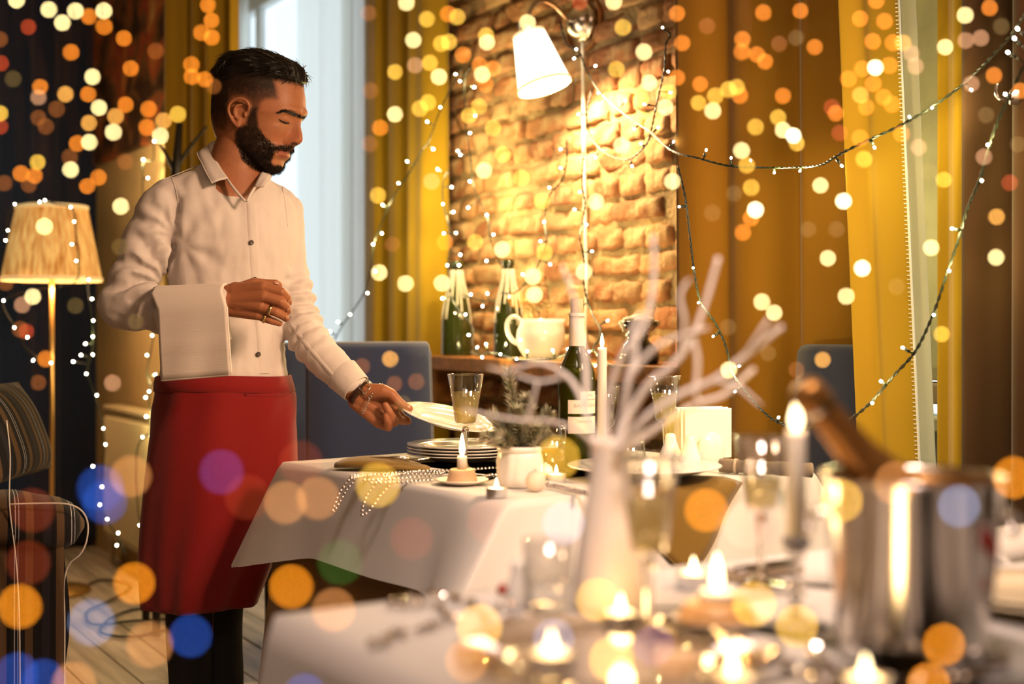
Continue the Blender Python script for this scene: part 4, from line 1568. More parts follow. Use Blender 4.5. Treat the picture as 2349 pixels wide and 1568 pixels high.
# rolled napkin at the right end
pa, pz = on(1652, 1084), on(1862, 1096)
t = thing('rolled_napkin', 'rolled grey-brown napkin with ribbon at the right end of the middle table', 'napkin', pa)
dv = Vector((pz.x - pa.x, pz.y - pa.y, 0))
M_taupe = cloth_mat('taupe napkin', (0.24, 0.18, 0.12), 0.8, 900)
P = [Vector((0, 0, 0.016)) + dv * (k / 12) for k in range(13)]
v, f = tube(P, lambda q: 0.0145 + 0.0012 * math.sin(q * 20), 18)
mesh_obj('roll', v, f, M_taupe, t)
for q in (0.18, 0.30):
    c = dv * q + Vector((0, 0, 0.016))
    d = dv.normalized()
    v, f = tube([c - d * 0.003, c + d * 0.003], 0.0163, 18)
    mesh_obj('ribbon', v, f, pmat('beige ribbon', (0.5, 0.4, 0.28), 0.5), t)
# ------------------------------------------------------------------ on the near table (out of focus)
# white vase with painted branches
pv = on(1398, 1396)
t = thing('branch_vase', 'white conical vase holding bare white painted branches', 'vase', pv)
S_ = FPX / pv.y
rr = lambda w: w / 2 / S_
hh = lambda y: (1396 - y) / S_
prof = [(0, 0.0)] + [(rr(w), hh(y)) for (y, w) in ((1396, 150), (1390, 163), (1370, 168), (1330, 165), (1280, 152), (1230, 136), (1170, 114), (1110, 96), (1060, 88), (1020, 88), (1008, 91))] + [(rr(86), hh(1007)), (rr(80), hh(1030)), (0, hh(1040))]
mesh_obj('body', *lathe(prof, 48), pmat('matte white vase', (0.88, 0.78, 0.70), 0.5, sss=0.3), t)
M_branch = pmat('white painted twig', (0.90, 0.82, 0.76), 0.7, bump=(90, 0.3))
br = [
    ([(1380, 1040, 1.42), (1345, 950, 1.43), (1322, 890, 1.44), (1290, 855, 1.45), (1235, 832, 1.46), (1170, 850, 1.47)], 0.0062),
    ([(1300, 862, 1.45), (1240, 875, 1.46), (1190, 862, 1.47), (1120, 842, 1.48)], 0.0042),
    ([(1376, 1040, 1.46), (1330, 990, 1.47), (1260, 966, 1.48), (1180, 962, 1.49), (1060, 940, 1.5)], 0.0052),
    ([(1210, 963, 1.49), (1222, 920, 1.49), (1232, 878, 1.49)], 0.0044),
    ([(1392, 1040, 1.42), (1390, 940, 1.42), (1410, 860, 1.41), (1438, 800, 1.40), (1470, 762, 1.40), (1492, 700, 1.40), (1500, 620, 1.40), (1498, 540, 1.40)], 0.0062),
    ([(1345, 930, 1.44), (1342, 820, 1.45), (1322, 740, 1.46), (1318, 690, 1.46), (1290, 610, 1.46)], 0.0048),
    ([(1405, 1040, 1.40), (1428, 960, 1.39), (1440, 880, 1.38), (1458, 810, 1.38), (1452, 760, 1.38), (1470, 720, 1.38)], 0.0064),
    ([(1412, 1040, 1.38), (1445, 950, 1.38), (1490, 880, 1.37), (1545, 835, 1.36), (1590, 770, 1.36), (1620, 690, 1.36), (1648, 590, 1.36)], 0.0060),
    ([(1590, 772, 1.36), (1600, 830, 1.36), (1596, 900, 1.36), (1608, 930, 1.36)], 0.0044),
    ([(1560, 822, 1.36), (1570, 740, 1.35), (1560, 680, 1.35), (1580, 640, 1.35)], 0.0038),
    ([(1418, 1040, 1.36), (1480, 960, 1.34), (1560, 905, 1.33), (1640, 870, 1.32), (1710, 815, 1.31), (1795, 748, 1.30)], 0.0060),
    ([(1420, 1040, 1.40), (1500, 985, 1.39), (1590, 930, 1.38), (1660, 905, 1.37), (1730, 845, 1.36)], 0.0054),
    ([(1640, 872, 1.32), (1690, 885, 1.31), (1745, 930, 1.30)], 0.0034),
    ([(1440, 868, 1.38), (1500, 800, 1.37), (1560, 770, 1.36), (1625, 752, 1.35)], 0.0042),
    ([(1712, 815, 1.31), (1745, 760, 1.30), (1765, 730, 1.30)], 0.0034),
]
for ib, (pts, r0) in enumerate(br):
    if ib < 4:
        r0 *= 0.75
    P = [pix(*q) - pv for q in pts]
    mesh_obj('branch', *tube(smooth_path(P, 7), lambda q, r0=r0: r0 * 0.72 * (1 - 0.45 * q), 10), M_branch, t)

# tealights and candles
tealight('tealight on the near table behind the taller candle, right of the vase', on(1591, 1346), 0.15, 1.06)
tealight('tealight directly in front of the white vase', on(1424, 1441), 0.15, 1.04)
tealight('tealight at the bottom edge beyond the crystal charger', on(1680, 1592), 0.12, 1.05)
tealight('tealight in front of the steel bucket at the bottom edge', on(1985, 1600), 0.12, 1.05)
tealight('tealight inside the crystal charger', on(1265, 1572) + Vector((0, 0, 0.012)), 0.12, 1.05)

pcx = on(1645, 1434)
t = thing('candle_holder', 'pillar candle stub on an amber holder and saucer in the near table middle', 'candle', pcx)
sc = 210 / 2 / (FPX / pcx.y)
mesh_obj('saucer', *lathe([(0, 0.001), (sc * 0.6, 0.0), (sc * 0.8, 0.003), (sc, 0.009), (sc * 0.98, 0.0105), (sc * 0.78, 0.006), (0, 0.006)], 44), pmat('beige saucer near', (0.66, 0.55, 0.44), 0.3), t)
mesh_obj('holder', *lathe([(0, 0.0062), (0.040, 0.0062), (0.041, 0.009), (0.034, 0.023), (0.031, 0.0245), (0, 0.0245)], 40), pmat('amber holder', (0.60, 0.33, 0.13), 0.4), t)
mesh_obj('candle', *lathe([(0, 0.024), (0.0195, 0.024), (0.0193, 0.034), (0.0185, 0.0365), (0.008, 0.034), (0, 0.034)], 32), M_wax, t)
flame(t, 0.036, 0.040, 0.0068, power=0.24)

# taper candle in a beaded crystal holder
pt2 = on(1826, 1436)
S_ = FPX / pt2.y
t = taper('white taper candle in a beaded crystal holder left of the steel bucket', pt2, (1436 - 986) / S_, 0.0103, (1436 - 1262) / S_, 0.04)
M_crystal = pmat('crystal', (0.97, 0.95, 0.93), 0.03, spec=0.8, trans=0.85, ior=1.45)
mesh_obj('foot', *lathe([(0, 0), (0.034, 0.0), (0.035, 0.003), (0.012, 0.008), (0, 0.009)], 16), M_crystal, t)
zz = 0.012
k = 0
while zz < (1436 - 1275) / S_:
    r_ = (0.0095, 0.0085, 0.0105, 0.0085)[k % 4]
    b_ = mesh_obj('crystal_bead', *ico(r_, (0, 0, zz + r_ * 0.6), 1, (1, 1, 0.8)), M_crystal, t, False)
    zz += r_ * 1.45
    k += 1
mesh_obj('socket', *lathe([(0, zz), (0.011, zz), (0.0155, zz + 0.008), (0.0145, zz + 0.012), (0.0108, zz + 0.006), (0, zz + 0.004)], 20), M_crystal, t)
flame(t, (1436 - 986) / S_, 0.0335, 0.0072, power=0.34)

# glasses
champagne_glass('blurred champagne flute right beside the white vase', on(1488, 1448), 0.178, 0.0315, 0.5, 0.075, 'champagne glasses')
champagne_glass('blurred champagne flute left of the taper candle in crystal', on(1746, 1338), 0.178, 0.032, 0.35, 0.085, 'champagne glasses')
tumbler('blurred water tumbler left of the white vase', on(1258, 1404), 0.080, 0.028, 0.024, 0.45, thin_glass('water', (0.97, 0.97, 0.97), 0.03, 1.2))

# white pear shaker and red berry at the back edge
p = on(1192, 1392)
t = thing('shaker', 'blurred pinkish white shaker at the near table back edge, left of the tumbler', 'shaker', p)
mesh_obj('body', *lathe([(0, 0), (0.013, 0), (0.0155, 0.006), (0.0145, 0.020), (0.0105, 0.034), (0.009, 0.041), (0.010, 0.047), (0.006, 0.052), (0, 0.053)], 28), M_china, t)
p = on(1152, 1364)
t = thing('berry', 'small dark red berry beside the blurred shaker', 'berry', (p.x, p.y, ZT + 0.0065))
mesh_obj('fruit', *ico(0.0065, (0, 0, 0), 2), pmat('red berry', (0.32, 0.03, 0.015), 0.3), t)
mesh_obj('stalk', *tube([(0, 0, 0.006), (0.003, 0, 0.011)], 0.0006, 6), M_bark, t)

# bead garlands made of faceted silver beads
M_facet = pmat('faceted silver bead', (0.86, 0.80, 0.76), 0.08, metal=1.0)


def facet_garland(label, pts, step=0.0115, r=0.0052, jit=0.004):
    P = smooth_path([on(x, y) for x, y in pts], 10)
    root = thing('bead_garland', label, 'garland', P[0], 0, 'faceted bead garlands')
    o = P[0]
    mesh_obj('cord', *tube([p - o + Vector((0, 0, 0.003)) for p in P], 0.0007, 5), M_silverbead, root)
    cs_ = bead_strand(None, P, 0, step)
    me = None
    for c in cs_[:280]:
        rad = r * rng.uniform(0.75, 1.15)
        if me is None:
            b_ = mesh_obj('bead', *ico(r, (0, 0, 0), 1), M_facet, root, False)
            me = b_.data
        else:
            b_ = bpy.data.objects.new('bead', me)
            COL.objects.link(b_)
            b_.parent = root
        b_.scale = (rad / r,) * 3
        b_.location = c - o + Vector((rng.normal(0, jit), rng.normal(0, jit), rad))
        b_.rotation_euler = (rng.uniform(0, 3), rng.uniform(0, 3), rng.uniform(0, 3))
    return root


facet_garland('faceted silver garland curling on the near table left of the tumbler',
              [(862, 1492), (890, 1472), (930, 1455), (985, 1446), (1030, 1430), (1010, 1402), (960, 1392), (905, 1398), (925, 1382), (1000, 1372), (1060, 1384), (1100, 1402), (1150, 1400), (1195, 1384), (1230, 1404), (1160, 1432), (1100, 1430)])
facet_garland('faceted silver garland wound round the foot of the steel bucket',
              [(1862, 1490), (1880, 1530), (1935, 1560), (2010, 1572), (2090, 1576), (2190, 1570), (2270, 1545), (2312, 1512)], 0.0105, 0.0055, 0.003)
facet_garland('faceted silver garland beside the taper candle in crystal',
              [(1775, 1500), (1790, 1530), (1840, 1552), (1880, 1580), (1930, 1592)], 0.012, 0.0052, 0.005)

# crystal charger with faceted rim
pch = on(1396, 1522)
t = thing('crystal_charger', 'round crystal charger plate with a faceted glittering rim', 'plate', pch)
RC = 0.139
M_cut = thin_glass('cut crystal', (0.97, 0.94, 0.90), 0.05, 1.9)
mesh_obj('plate', *lathe([(0, 0.002), (RC * 0.62, 0.002), (RC * 0.68, 0.004), (RC * 0.72, 0.006), (RC * 0.7, 0.008), (RC * 0.6, 0.0055), (0, 0.005)], 60), M_cut, t)
rim = MB()
nf = 64
for k in range(nf):
    a0, a1 = 2 * PI * k / nf, 2 * PI * (k + 1) / nf
    am = (a0 + a1) / 2

    def cp(a, r_, z_):
        return (r_ * math.cos(a), r_ * math.sin(a), z_)
    v = [cp(a0, RC * 0.70, 0.006), cp(a1, RC * 0.70, 0.006), cp(a1, RC, 0.016), cp(a0, RC, 0.016), cp(am, RC * 0.86, 0.017), cp(am, RC * 1.04, 0.014), cp(a0, RC * 0.72, 0.002), cp(a1, RC * 0.72, 0.002), cp(a1, RC, 0.011), cp(a0, RC, 0.011)]
    rim.add(v, [(0, 1, 4), (1, 2, 4), (2, 5, 4), (5, 3, 4), (3, 0, 4), (6, 9, 8, 7), (2, 8, 5), (5, 9, 3), (5, 8, 9)])
rim.build('faceted_rim', thin_glass('cut rim', (0.93, 0.88, 0.80), 0.04, 2.1), t, False)

# polished steel ice bucket with a champagne bottle
pbk = on(2090, 1505)
S_ = FPX / pbk.y
t = thing('ice_bucket', 'polished steel ice bucket with painted reflection of a red and white bottle label at right', 'bucket', pbk)
Rt, Rb, Hb = 0.082, 0.067, (1505 - 1092) / S_
mesh_obj('body', *lathe([(0, 0.001), (Rb * 0.9, 0.0), (Rb, 0.004), (Rb * 1.02, 0.02), (Rt, Hb - 0.004), (Rt * 1.03, Hb - 0.002), (Rt * 1.035, Hb + 0.001), (Rt * 1.02, Hb + 0.003), (Rt * 0.985, Hb), (Rb * 0.99, 0.022), (Rb * 0.9, 0.006), (0, 0.006)], 72), M_steel, t)
mesh_obj('rim_band', *lathe([(Rt * 0.965, Hb - 0.016), (Rt * 0.982, Hb - 0.002), (Rt * 0.982, Hb - 0.016)], 60), pmat('bronze inner rim', (0.55, 0.30, 0.12), 0.3, metal=1.0), t)


def bucket_patch(z0, z1, a0, a1, mat, name, n=16, slope=0.0):
    v, f = [], []
    for k in range(n + 1):
        a = math.radians(a0 + (a1 - a0) * k / n)
        for zz in (z0 + slope * k / n, z1 + slope * k / n):
            r_ = Rb * 1.02 + (Rt - Rb * 1.02) * (zz - 0.02) / (Hb - 0.024) + 0.0007
            v.append((r_ * math.cos(a), r_ * math.sin(a), zz))
    for k in range(n):
        f.append((2 * k, 2 * k + 2, 2 * k + 3, 2 * k + 1))
    return mesh_obj(name, v, f, mat, t)


lb = bucket_patch(Hb * 0.36, Hb * 0.80, -64, -8, pmat('painted label reflection', (0.80, 0.74, 0.70), 0.5), 'label')  # mirror image of a bottle label, painted onto the steel as patches
v, f = [], []
for k in range(13):
    a = math.radians(-60 + 46 * k / 12)
    zc = Hb * (0.74 - 0.26 * (k / 12) ** 1.2)
    for zz in (zc - 0.010, zc + 0.010):
        r_ = Rb * 1.02 + (Rt - Rb * 1.02) * (zz - 0.02) / (Hb - 0.024) + 0.0012
        v.append((r_ * math.cos(a), r_ * math.sin(a), zz))
for k in range(12):
    f.append((2 * k, 2 * k + 2, 2 * k + 3, 2 * k + 1))
mesh_obj('stripe_reflection', v, f, pmat('reflected red print', (0.42, 0.02, 0.015), 0.5), lb)
v, f = [], []
v.append(None)
for k in range(17):
    if k == 0:
        a, zz = math.radians(-50), Hb * 0.47
    else:
        a = math.radians(-50) + math.cos(k * PI / 8) * 0.07
        zz = Hb * 0.47 + math.sin(k * PI / 8) * 0.0065
    r_ = Rb * 1.02 + (Rt - Rb * 1.02) * (zz - 0.02) / (Hb - 0.024) + 0.0013
    q = (r_ * math.cos(a), r_ * math.sin(a), zz)
    if k == 0:
        v[0] = q
    else:
        v.append(q)
for k in range(1, 17):
    f.append((0, k, k % 16 + 1))
mesh_obj('seal_reflection', v, f, pmat('faded reflected red print', (0.50, 0.16, 0.12), 0.5), lb)
for a in (math.radians(-2), math.radians(178)):
    c = Vector((math.cos(a), math.sin(a), 0))
    sd = Vector((-math.sin(a), math.cos(a), 0))
    P = [c * (Rt + 0.001) + sd * 0.018 + Vector((0, 0, Hb - 0.03)), c * (Rt + 0.012) + sd * 0.016 + Vector((0, 0, Hb - 0.035)), c * (Rt + 0.013) + Vector((0, 0, Hb - 0.055)), c * (Rt + 0.012) - sd * 0.016 + Vector((0, 0, Hb - 0.035)), c * (Rt + 0.001) - sd * 0.018 + Vector((0, 0, Hb - 0.03))]
    mesh_obj('handle', *tube(smooth_path(P, 6), 0.0028, 8), M_steel, t)
M_ice = pmat('ice', (0.93, 0.96, 0.98), 0.12, trans=0.8, ior=1.31)
for k in range(12):
    a = k * 2.4
    r_ = 0.02 + 0.033 * ((k * 37) % 10) / 10
    q = Vector((r_ * math.cos(a) - 0.002, r_ * math.sin(a) + 0.02, Hb * 0.62 + 0.006 * (k % 3)))
    if q.y < -0.01 and q.x < 0.02:
        continue
    o = mesh_obj('ice_cube', *box(0.022, 0.02, 0.018, (0, 0, 0), 0.003), M_ice, t)
    o.location = q
    o.rotation_euler = (k * 0.7, k * 1.3, k)

# champagne bottle leaning in the bucket: neck rises to the upper left
p_top = pix(1838, 882, 1.175)
p_mid = pix(2005, 1085, 1.19)
ax = (p_top - p_mid).normalized()
base_p = p_top - ax * 0.262 + Vector((0, 0, 0))
t = thing('champagne_bottle', 'champagne bottle in brown gold foil leaning in the steel bucket', 'bottle', base_p)
q = ax.to_track_quat('Z', 'Y').to_matrix()


def cbot(prof, mat, name, seg=36):
    v, f = lathe(prof, seg)
    return mesh_obj(name, [tuple(q @ Vector(p)) for p in v], f, mat, t)


cbot([(0, 0.072), (0.024, 0.07), (0.0275, 0.075), (0.029, 0.10), (0.028, 0.132), (0.022, 0.155), (0.0175, 0.175)], pmat('dark green bottle', (0.02, 0.035, 0.012), 0.08, coat=0.5), 'glass')
cbot([(0.0285, 0.134), (0.0235, 0.153), (0.0188, 0.172), (0.0165, 0.20), (0.0150, 0.228), (0.0145, 0.232), (0.0162, 0.235), (0.0165, 0.246), (0.0158, 0.256), (0.012, 0.2615), (0, 0.262)], pmat('brown gold foil', (0.40, 0.19, 0.055), 0.34, metal=0.8, bump=(55, 0.5)), 'foil')
cbot([(0.0172, 0.2335), (0.0178, 0.236), (0.0172, 0.239)], M_steel, 'wire_ring')

# plate stack at the right edge and folded napkin with cutlery
pr = on(2385, 1392)
for k in range(2):
    o = mesh_obj('dinner_plate', *lathe(plate_profile(0.105, 0.014), 56), pmat('warm china', (0.82, 0.68, 0.46), 0.15, coat=0.4))
    o.location = (pr.x, pr.y, ZT + 0.0006 + 0.0075 * k)
    tag(o, ('lower', 'upper')[k] + ' of two cream plates at the right edge beyond the bucket', 'plate', 'cream plates at the right edge')
pk = on(1735, 1318)
t = thing('cutlery_napkin', 'taupe napkin with dark cutlery at the back of the near table', 'napkin', pk, A2 + 0.1)
mesh_obj('cloth', *box(0.12, 0.055, 0.008, (0, 0, 0.0045), 0.003), M_taupe, t)
mb = MB()
mb.add(*tube([(-0.055, 0.006, 0.0105), (0.02, 0.004, 0.0115), (0.065, 0.0, 0.011)], [0.0022, 0.002, 0.0032], 8))
mb.add(*tube([(-0.05, -0.012, 0.0105), (0.02, -0.012, 0.0115), (0.062, -0.012, 0.011)], [0.0022, 0.002, 0.0036], 8))
mb.build('cutlery', pmat('dark steel', (0.2, 0.17, 0.15), 0.25, metal=1.0), t)
# ------------------------------------------------------------------ things on the wooden shelf
def on_shelf(px, w):
    p = wp(U(px, w), w, SZ)
    return p


def sized(px, w):
    p = on_shelf(px, w)
    return p, FPX / p.y


M_dkglass = pmat('dark green glass', (0.035, 0.045, 0.010), 0.05, trans=0.35, ior=1.4, coat=0.6)
M_drip = pmat('dripped wax', (0.66, 0.60, 0.48), 0.5)
for (px, top, base, wid, lab, sd) in ((1048, 590, 808, 70, 'wax-dripped dark bottle at the left end of the shelf', 1), (1166, 588, 814, 66, 'wax-dripped dark bottle standing right behind the white jug', 2)):
    p, s = sized(px, 2.37 if sd == 1 else 2.36)
    h = (base - top) / s
    R = wid / 2 / s
    t = thing('old_bottle', lab, 'bottle', p, 0, 'bottles with wax drips')
    mesh_obj('glass', *lathe([(0, 0.006), (R * 0.8, 0.004), (R, 0.0), (R, 0.006), (R * 1.0, h * 0.34), (R * 0.97, h * 0.42), (R * 0.82, h * 0.56), (R * 0.56, h * 0.72), (R * 0.42, h * 0.82), (R * 0.36, h * 0.93), (R * 0.44, h * 0.935), (R * 0.45, h * 0.96), (R * 0.40, h), (R * 0.26, h), (R * 0.26, h * 0.92)], 40), M_dkglass, t)
    mb = MB()
    r2 = np.random.default_rng(sd)
    for k in range(16):
        a = k * 0.393 + r2.uniform(-0.1, 0.1)
        zend = h * r2.uniform(0.30, 0.62)
        P = []
        for i in range(9):
            zz = h * 0.90 + (zend - h * 0.90) * i / 8
            f_ = zz / h
            rr_ = np.interp(f_, [0.0, 0.34, 0.42, 0.56, 0.72, 0.82, 0.93], [R, R, R * 0.97, R * 0.82, R * 0.56, R * 0.42, R * 0.37])
            P.append((rr_ * math.cos(a), rr_ * math.sin(a), zz))
        mb.add(*tube(P, lambda q: 0.0032 + 0.0016 * (q > 0.9), 6))
    mb.build('wax_drips', M_drip, t)

# white jug with dried flowers on a knitted doily
p, s = sized(1240, 2.335)
R = 56 / s
h = 92 / s
dl = thing('doily', 'knitted cream doily under the white jug', 'doily', p)
v, f = lathe([(0, 0.0035), (R * 1.1, 0.0035), (R * 1.24, 0.003), (R * 1.25, 0.0005), (0, 0.0005)], 60, lambda a, z: 1 + 0.03 * math.sin(a * 16))
mesh_obj('knit', v, f, pmat('cream knit', (0.70, 0.56, 0.32), 0.95, bump=(140, 0.8)), dl)
mb = MB()
for k in range(30):
    a = k * 2 * PI / 30
    mb.add(*ico(0.005, (R * 1.2 * math.cos(a), R * 1.2 * math.sin(a), 0.0045), 1, (1, 1, 0.7)))
mb.build('knit_edge', pmat('cream yarn', (0.72, 0.58, 0.34), 0.95, bump=(200, 0.6)), dl)
t = thing('jug', 'white ceramic jug with handle on the shelf holding dried flowers', 'jug', p + Vector((0, 0, 0.0046)))
mesh_obj('body', *lathe([(0, 0), (R * 0.62, 0), (R * 0.70, h * 0.04), (R * 0.93, h * 0.28), (R, h * 0.50), (R * 0.97, h * 0.68), (R * 0.86, h * 0.86), (R * 0.84, h * 0.98), (R * 0.80, h * 0.98), (R * 0.82, h * 0.84), (R * 0.9, h * 0.5), (0, h * 0.1)], 56,
                       lambda a, z: 1 + (0.26 * math.exp(-(a / 0.32) ** 2) + 0.26 * math.exp(-((a - 2 * PI) / 0.32) ** 2)) * max(0, (z / h - 0.62) / 0.36) ** 1.3 if z > h * 0.62 else 1), M_china, t)
P = [(-R * 0.80, 0, h * 0.93), (-R * 1.08, 0, h * 1.04), (-R * 1.34, 0, h * 0.92), (-R * 1.34, 0, h * 0.66), (-R * 1.16, 0, h * 0.46), (-R * 0.93, 0, h * 0.36)]
mesh_obj('handle', *tube(smooth_path(P, 6), 0.0075, 12), M_china, t)
M_dry = pmat('dried flower', (0.52, 0.34, 0.12), 0.9, vary=(80, 0.4))
df = thing('dried_flowers', 'bunch of dried tan flowers standing in the white jug', 'flowers', p + Vector((0, 0, h * 0.2)))
r2 = np.random.default_rng(4)
stm = MB()
for k in range(26):
    a = r2.uniform(0, 6.28)
    rr_ = r2.uniform(0.1, 0.55) * R
    e = Vector((rr_ * math.cos(a) * 1.25 - 0.01, rr_ * math.sin(a), h * r2.uniform(0.92, 1.28)))
    P = smooth_path([(e.x * 0.3, e.y * 0.3, 0.0), (e.x * 0.6, e.y * 0.6, h * 0.6), e], 4)
    stm.add(*tube(P, 0.0009, 5))
    b_ = mesh_obj('flower_head', *ico(r2.uniform(0.004, 0.007), tuple(e), 1, (1, 1, 0.85)), M_dry, df)
stm.build('stalks', M_dry, df)

# dark ceramic candle holder topped with melted wax
p, s = sized(1464, 2.32)
k_ = 1 / s
t = thing('ceramic_figure', 'dark glazed ceramic figure pot topped with melted white wax on the shelf right end', 'figurine', p)
M_glaze = pmat('dark glaze', (0.035, 0.028, 0.018), 0.12, coat=0.6, bump=(20, 0.4), vary=(20, 0.6))
mesh_obj('body', *lathe([(0, 0), (42 * k_, 0), (46 * k_, 4 * k_), (45 * k_, 22 * k_), (37 * k_, 40 * k_), (26 * k_, 52 * k_), (24 * k_, 58 * k_), (30 * k_, 64 * k_), (27 * k_, 70 * k_), (36 * k_, 78 * k_), (45 * k_, 88 * k_), (46 * k_, 96 * k_), (40 * k_, 98 * k_), (0, 92 * k_)], 40, lambda a, z: 1 + 0.07 * math.sin(3 * a + z * 60) + 0.05 * math.sin(5 * a + 1)), M_glaze, t)
for sx in (-1, 1):
    mesh_obj('paw', *ico(15 * k_, (sx * 30 * k_, -30 * k_, 13 * k_), 2, (1, 1.1, 0.85)), M_glaze, t)
mb = MB()
for (x, y, z_, r_) in ((0, 0, 100, 26), (-20, -6, 99, 18), (22, 2, 99, 18), (-34, -10, 94, 12), (38, -4, 94, 11), (4, -18, 98, 18), (-8, 14, 102, 16)):
    mb.add(*ico(r_ * k_, (x * k_, y * k_, z_ * k_), 2, (1, 1, 0.55)))
for (x, y, z_) in ((-40, -16, 84), (-36, -24, 74), (20, -38, 84)):
    mb.add(*tube(smooth_path([(x * k_ * 0.9, y * k_ * 0.9, 96 * k_), (x * k_, y * k_, 90 * k_), (x * k_ * 0.95, y * k_ * 0.95, z_ * k_)], 4), 4 * k_, 8))
mb.build('melted_wax', pmat('melted wax', (0.82, 0.74, 0.58), 0.5), t)

# ------------------------------------------------------------------ blue upholstered chairs
M_blue = cloth_mat('blue velvet upholstery', (0.030, 0.046, 0.110), 0.8, 700, 0.0, sheen=0.6, bump=0.1)
M_navy = cloth_mat('dark blue upholstery', (0.018, 0.022, 0.050), 0.85, 700, 0.0, sheen=0.3, bump=0.1)
M_leg = pmat('dark chair leg', (0.04, 0.02, 0.012), 0.4)


def chair(label, loc, rotz, wid, top, mat, seat_d=0.46, group='blue upholstered chairs'):
    """back panel at local y = 0, seat runs to -y"""
    t = thing('dining_chair', label, 'chair', (loc[0], loc[1], 0), rotz, group)
    n = 12
    rings = []
    hz0 = 0.40
    for j in range(17):
        a = j / 16
        z_ = hz0 + (top - hz0) * a
        y = 0.05 * a ** 1.5
        wtop = wid * (1.0 - 0.03 * a)
        rings.append([(x_ * wtop, y + y_, z_) for (x_, y_) in [(-0.5, -0.02), (-0.48, -0.038), (-0.25, -0.043), (0, -0.044), (0.25, -0.043), (0.48, -0.038), (0.5, -0.02), (0.5, 0.02), (0.48, 0.035), (0, 0.037), (-0.48, 0.035), (-0.5, 0.02)]])
    last = rings[-1]
    rings.append([(x * 0.985, y * 1.0 + (0.05 - y) * 0.25, z + 0.012) for x, y, z in last])
    rings.append([(x * 0.95, y + (0.05 - y) * 0.6, z + 0.018) for x, y, z in last])
    mesh_obj('backrest', *loft(rings, True, True, True), mat, t)
    mb = MB()
    pth = [(-0.5 * wid, -0.02, hz0), (-0.5 * wid * 0.985, 0.0, hz0 + (top - hz0) * 0.5), (-0.5 * wid * 0.97, 0.03, top - 0.01)]
    mb.add(*tube(smooth_path(pth, 6), 0.004, 6))
    mb.add(*tube(smooth_path([(-x, y, z) for x, y, z in pth], 6), 0.004, 6))
    mb.build('piping', mat, t)
    mesh_obj('seat', *box(wid, seat_d, 0.12, (0, -seat_d / 2 - 0.02, 0.42), 0.025), mat, t)
    for sx in (-1, 1):
        for (yy, dy) in ((-0.0, 0.03), (-seat_d + 0.02, 0)):
            mesh_obj('leg', *tube([(sx * (wid / 2 - 0.03), yy, 0.37), (sx * (wid / 2 - 0.03), yy + dy, 0.0)], [0.02, 0.014], 8), M_leg, t)
    return t


def facing(loc, target):
    d = Vector(target) - Vector(loc)
    return math.atan2(d.x, -d.y)


cl = pix(850, 0, 3.68)
chair('blue velvet high-back dining chair behind the held plate', (cl.x, cl.y), facing((cl.x, cl.y), (cl.x + 0.16, cl.y - 0.6)), 0.37, 1.03, M_blue, 0.27)
cl = pix(735, 0, 4.45)
chair('blue high-back dining chair partly hidden between the waiter and the first blue chair', (cl.x, cl.y), 0.15, 0.37, 1.02, M_blue)
cl = pix(1918, 0, 3.03)
chair('dark blue chair in front of the ochre curtain behind the champagne bottle', (cl.x, cl.y), math.radians(-52), 0.27, 1.03, M_navy, 0.16)

# ------------------------------------------------------------------ striped armchair
def stripe_mat():
    m = cloth_mat('black cloth with tan and white stripes', (0.01, 0.01, 0.012), 0.85, 700, 0.0, sheen=0.1, bump=0.12)
    nt = m.node_tree
    b = nt.nodes['Principled BSDF']
    uv = nt.nodes.new('ShaderNodeAttribute')
    uv.attribute_name = 'stripe'
    r = nt.nodes.new('ShaderNodeValToRGB')
    r.color_ramp.interpolation = 'CONSTANT'
    fr = nt.nodes.new('ShaderNodeMath')
    fr.operation = 'FRACT'
    nt.links.new(uv.outputs['Fac'], fr.inputs[0])
    K, T, Wt = (0.008, 0.008, 0.011), (0.11, 0.066, 0.034), (0.50, 0.50, 0.58)
    stops = [(0.0, K), (0.10, T), (0.24, K), (0.37, Wt), (0.385, K), (0.43, Wt), (0.445, K), (0.56, T), (0.70, K), (0.86, (0.02, 0.02, 0.03))]
    while len(r.color_ramp.elements) < len(stops):
        r.color_ramp.elements.new(0.5)
    for e, (p, c) in zip(r.color_ramp.elements, stops):
        e.position = p
        e.color = (*c, 1)
    nt.links.new(fr.outputs[0], r.inputs['Fac'])
    nt.links.new(r.outputs['Color'], b.inputs['Base Color'])
    return m


M_stripe = stripe_mat()
M_pipe = pmat('white piping', (0.70, 0.66, 0.62), 0.7)


def striped(name, v, f, parent, fn, smooth=True):
    """fn(point) gives the stripe coordinate woven into the cloth"""
    # the chair stands turned away: its far side is set back to the left
    o = mesh_obj(name, [(q[0] - (0.44 * q[1] if parent is arm_ch else 0), q[1], q[2]) for q in v], f, M_stripe, parent, smooth)
    at = o.data.attributes.new('stripe', 'FLOAT', 'POINT')
    at.data.foreach_set('value', [fn(q) for q in v])
    return o


AD = 3.05
ac = pix(-40, 0, AD + 0.45)
arm_ch = thing('armchair', 'black armchair with tan and white stripes at the left edge', 'armchair', (pix(0, 0, AD).x, AD, 0))
ao = arm_ch.location


def ap(px, py, dy=0.0):
    p = pix(px, py, AD)
    return Vector((p.x - ao.x, dy, p.z))


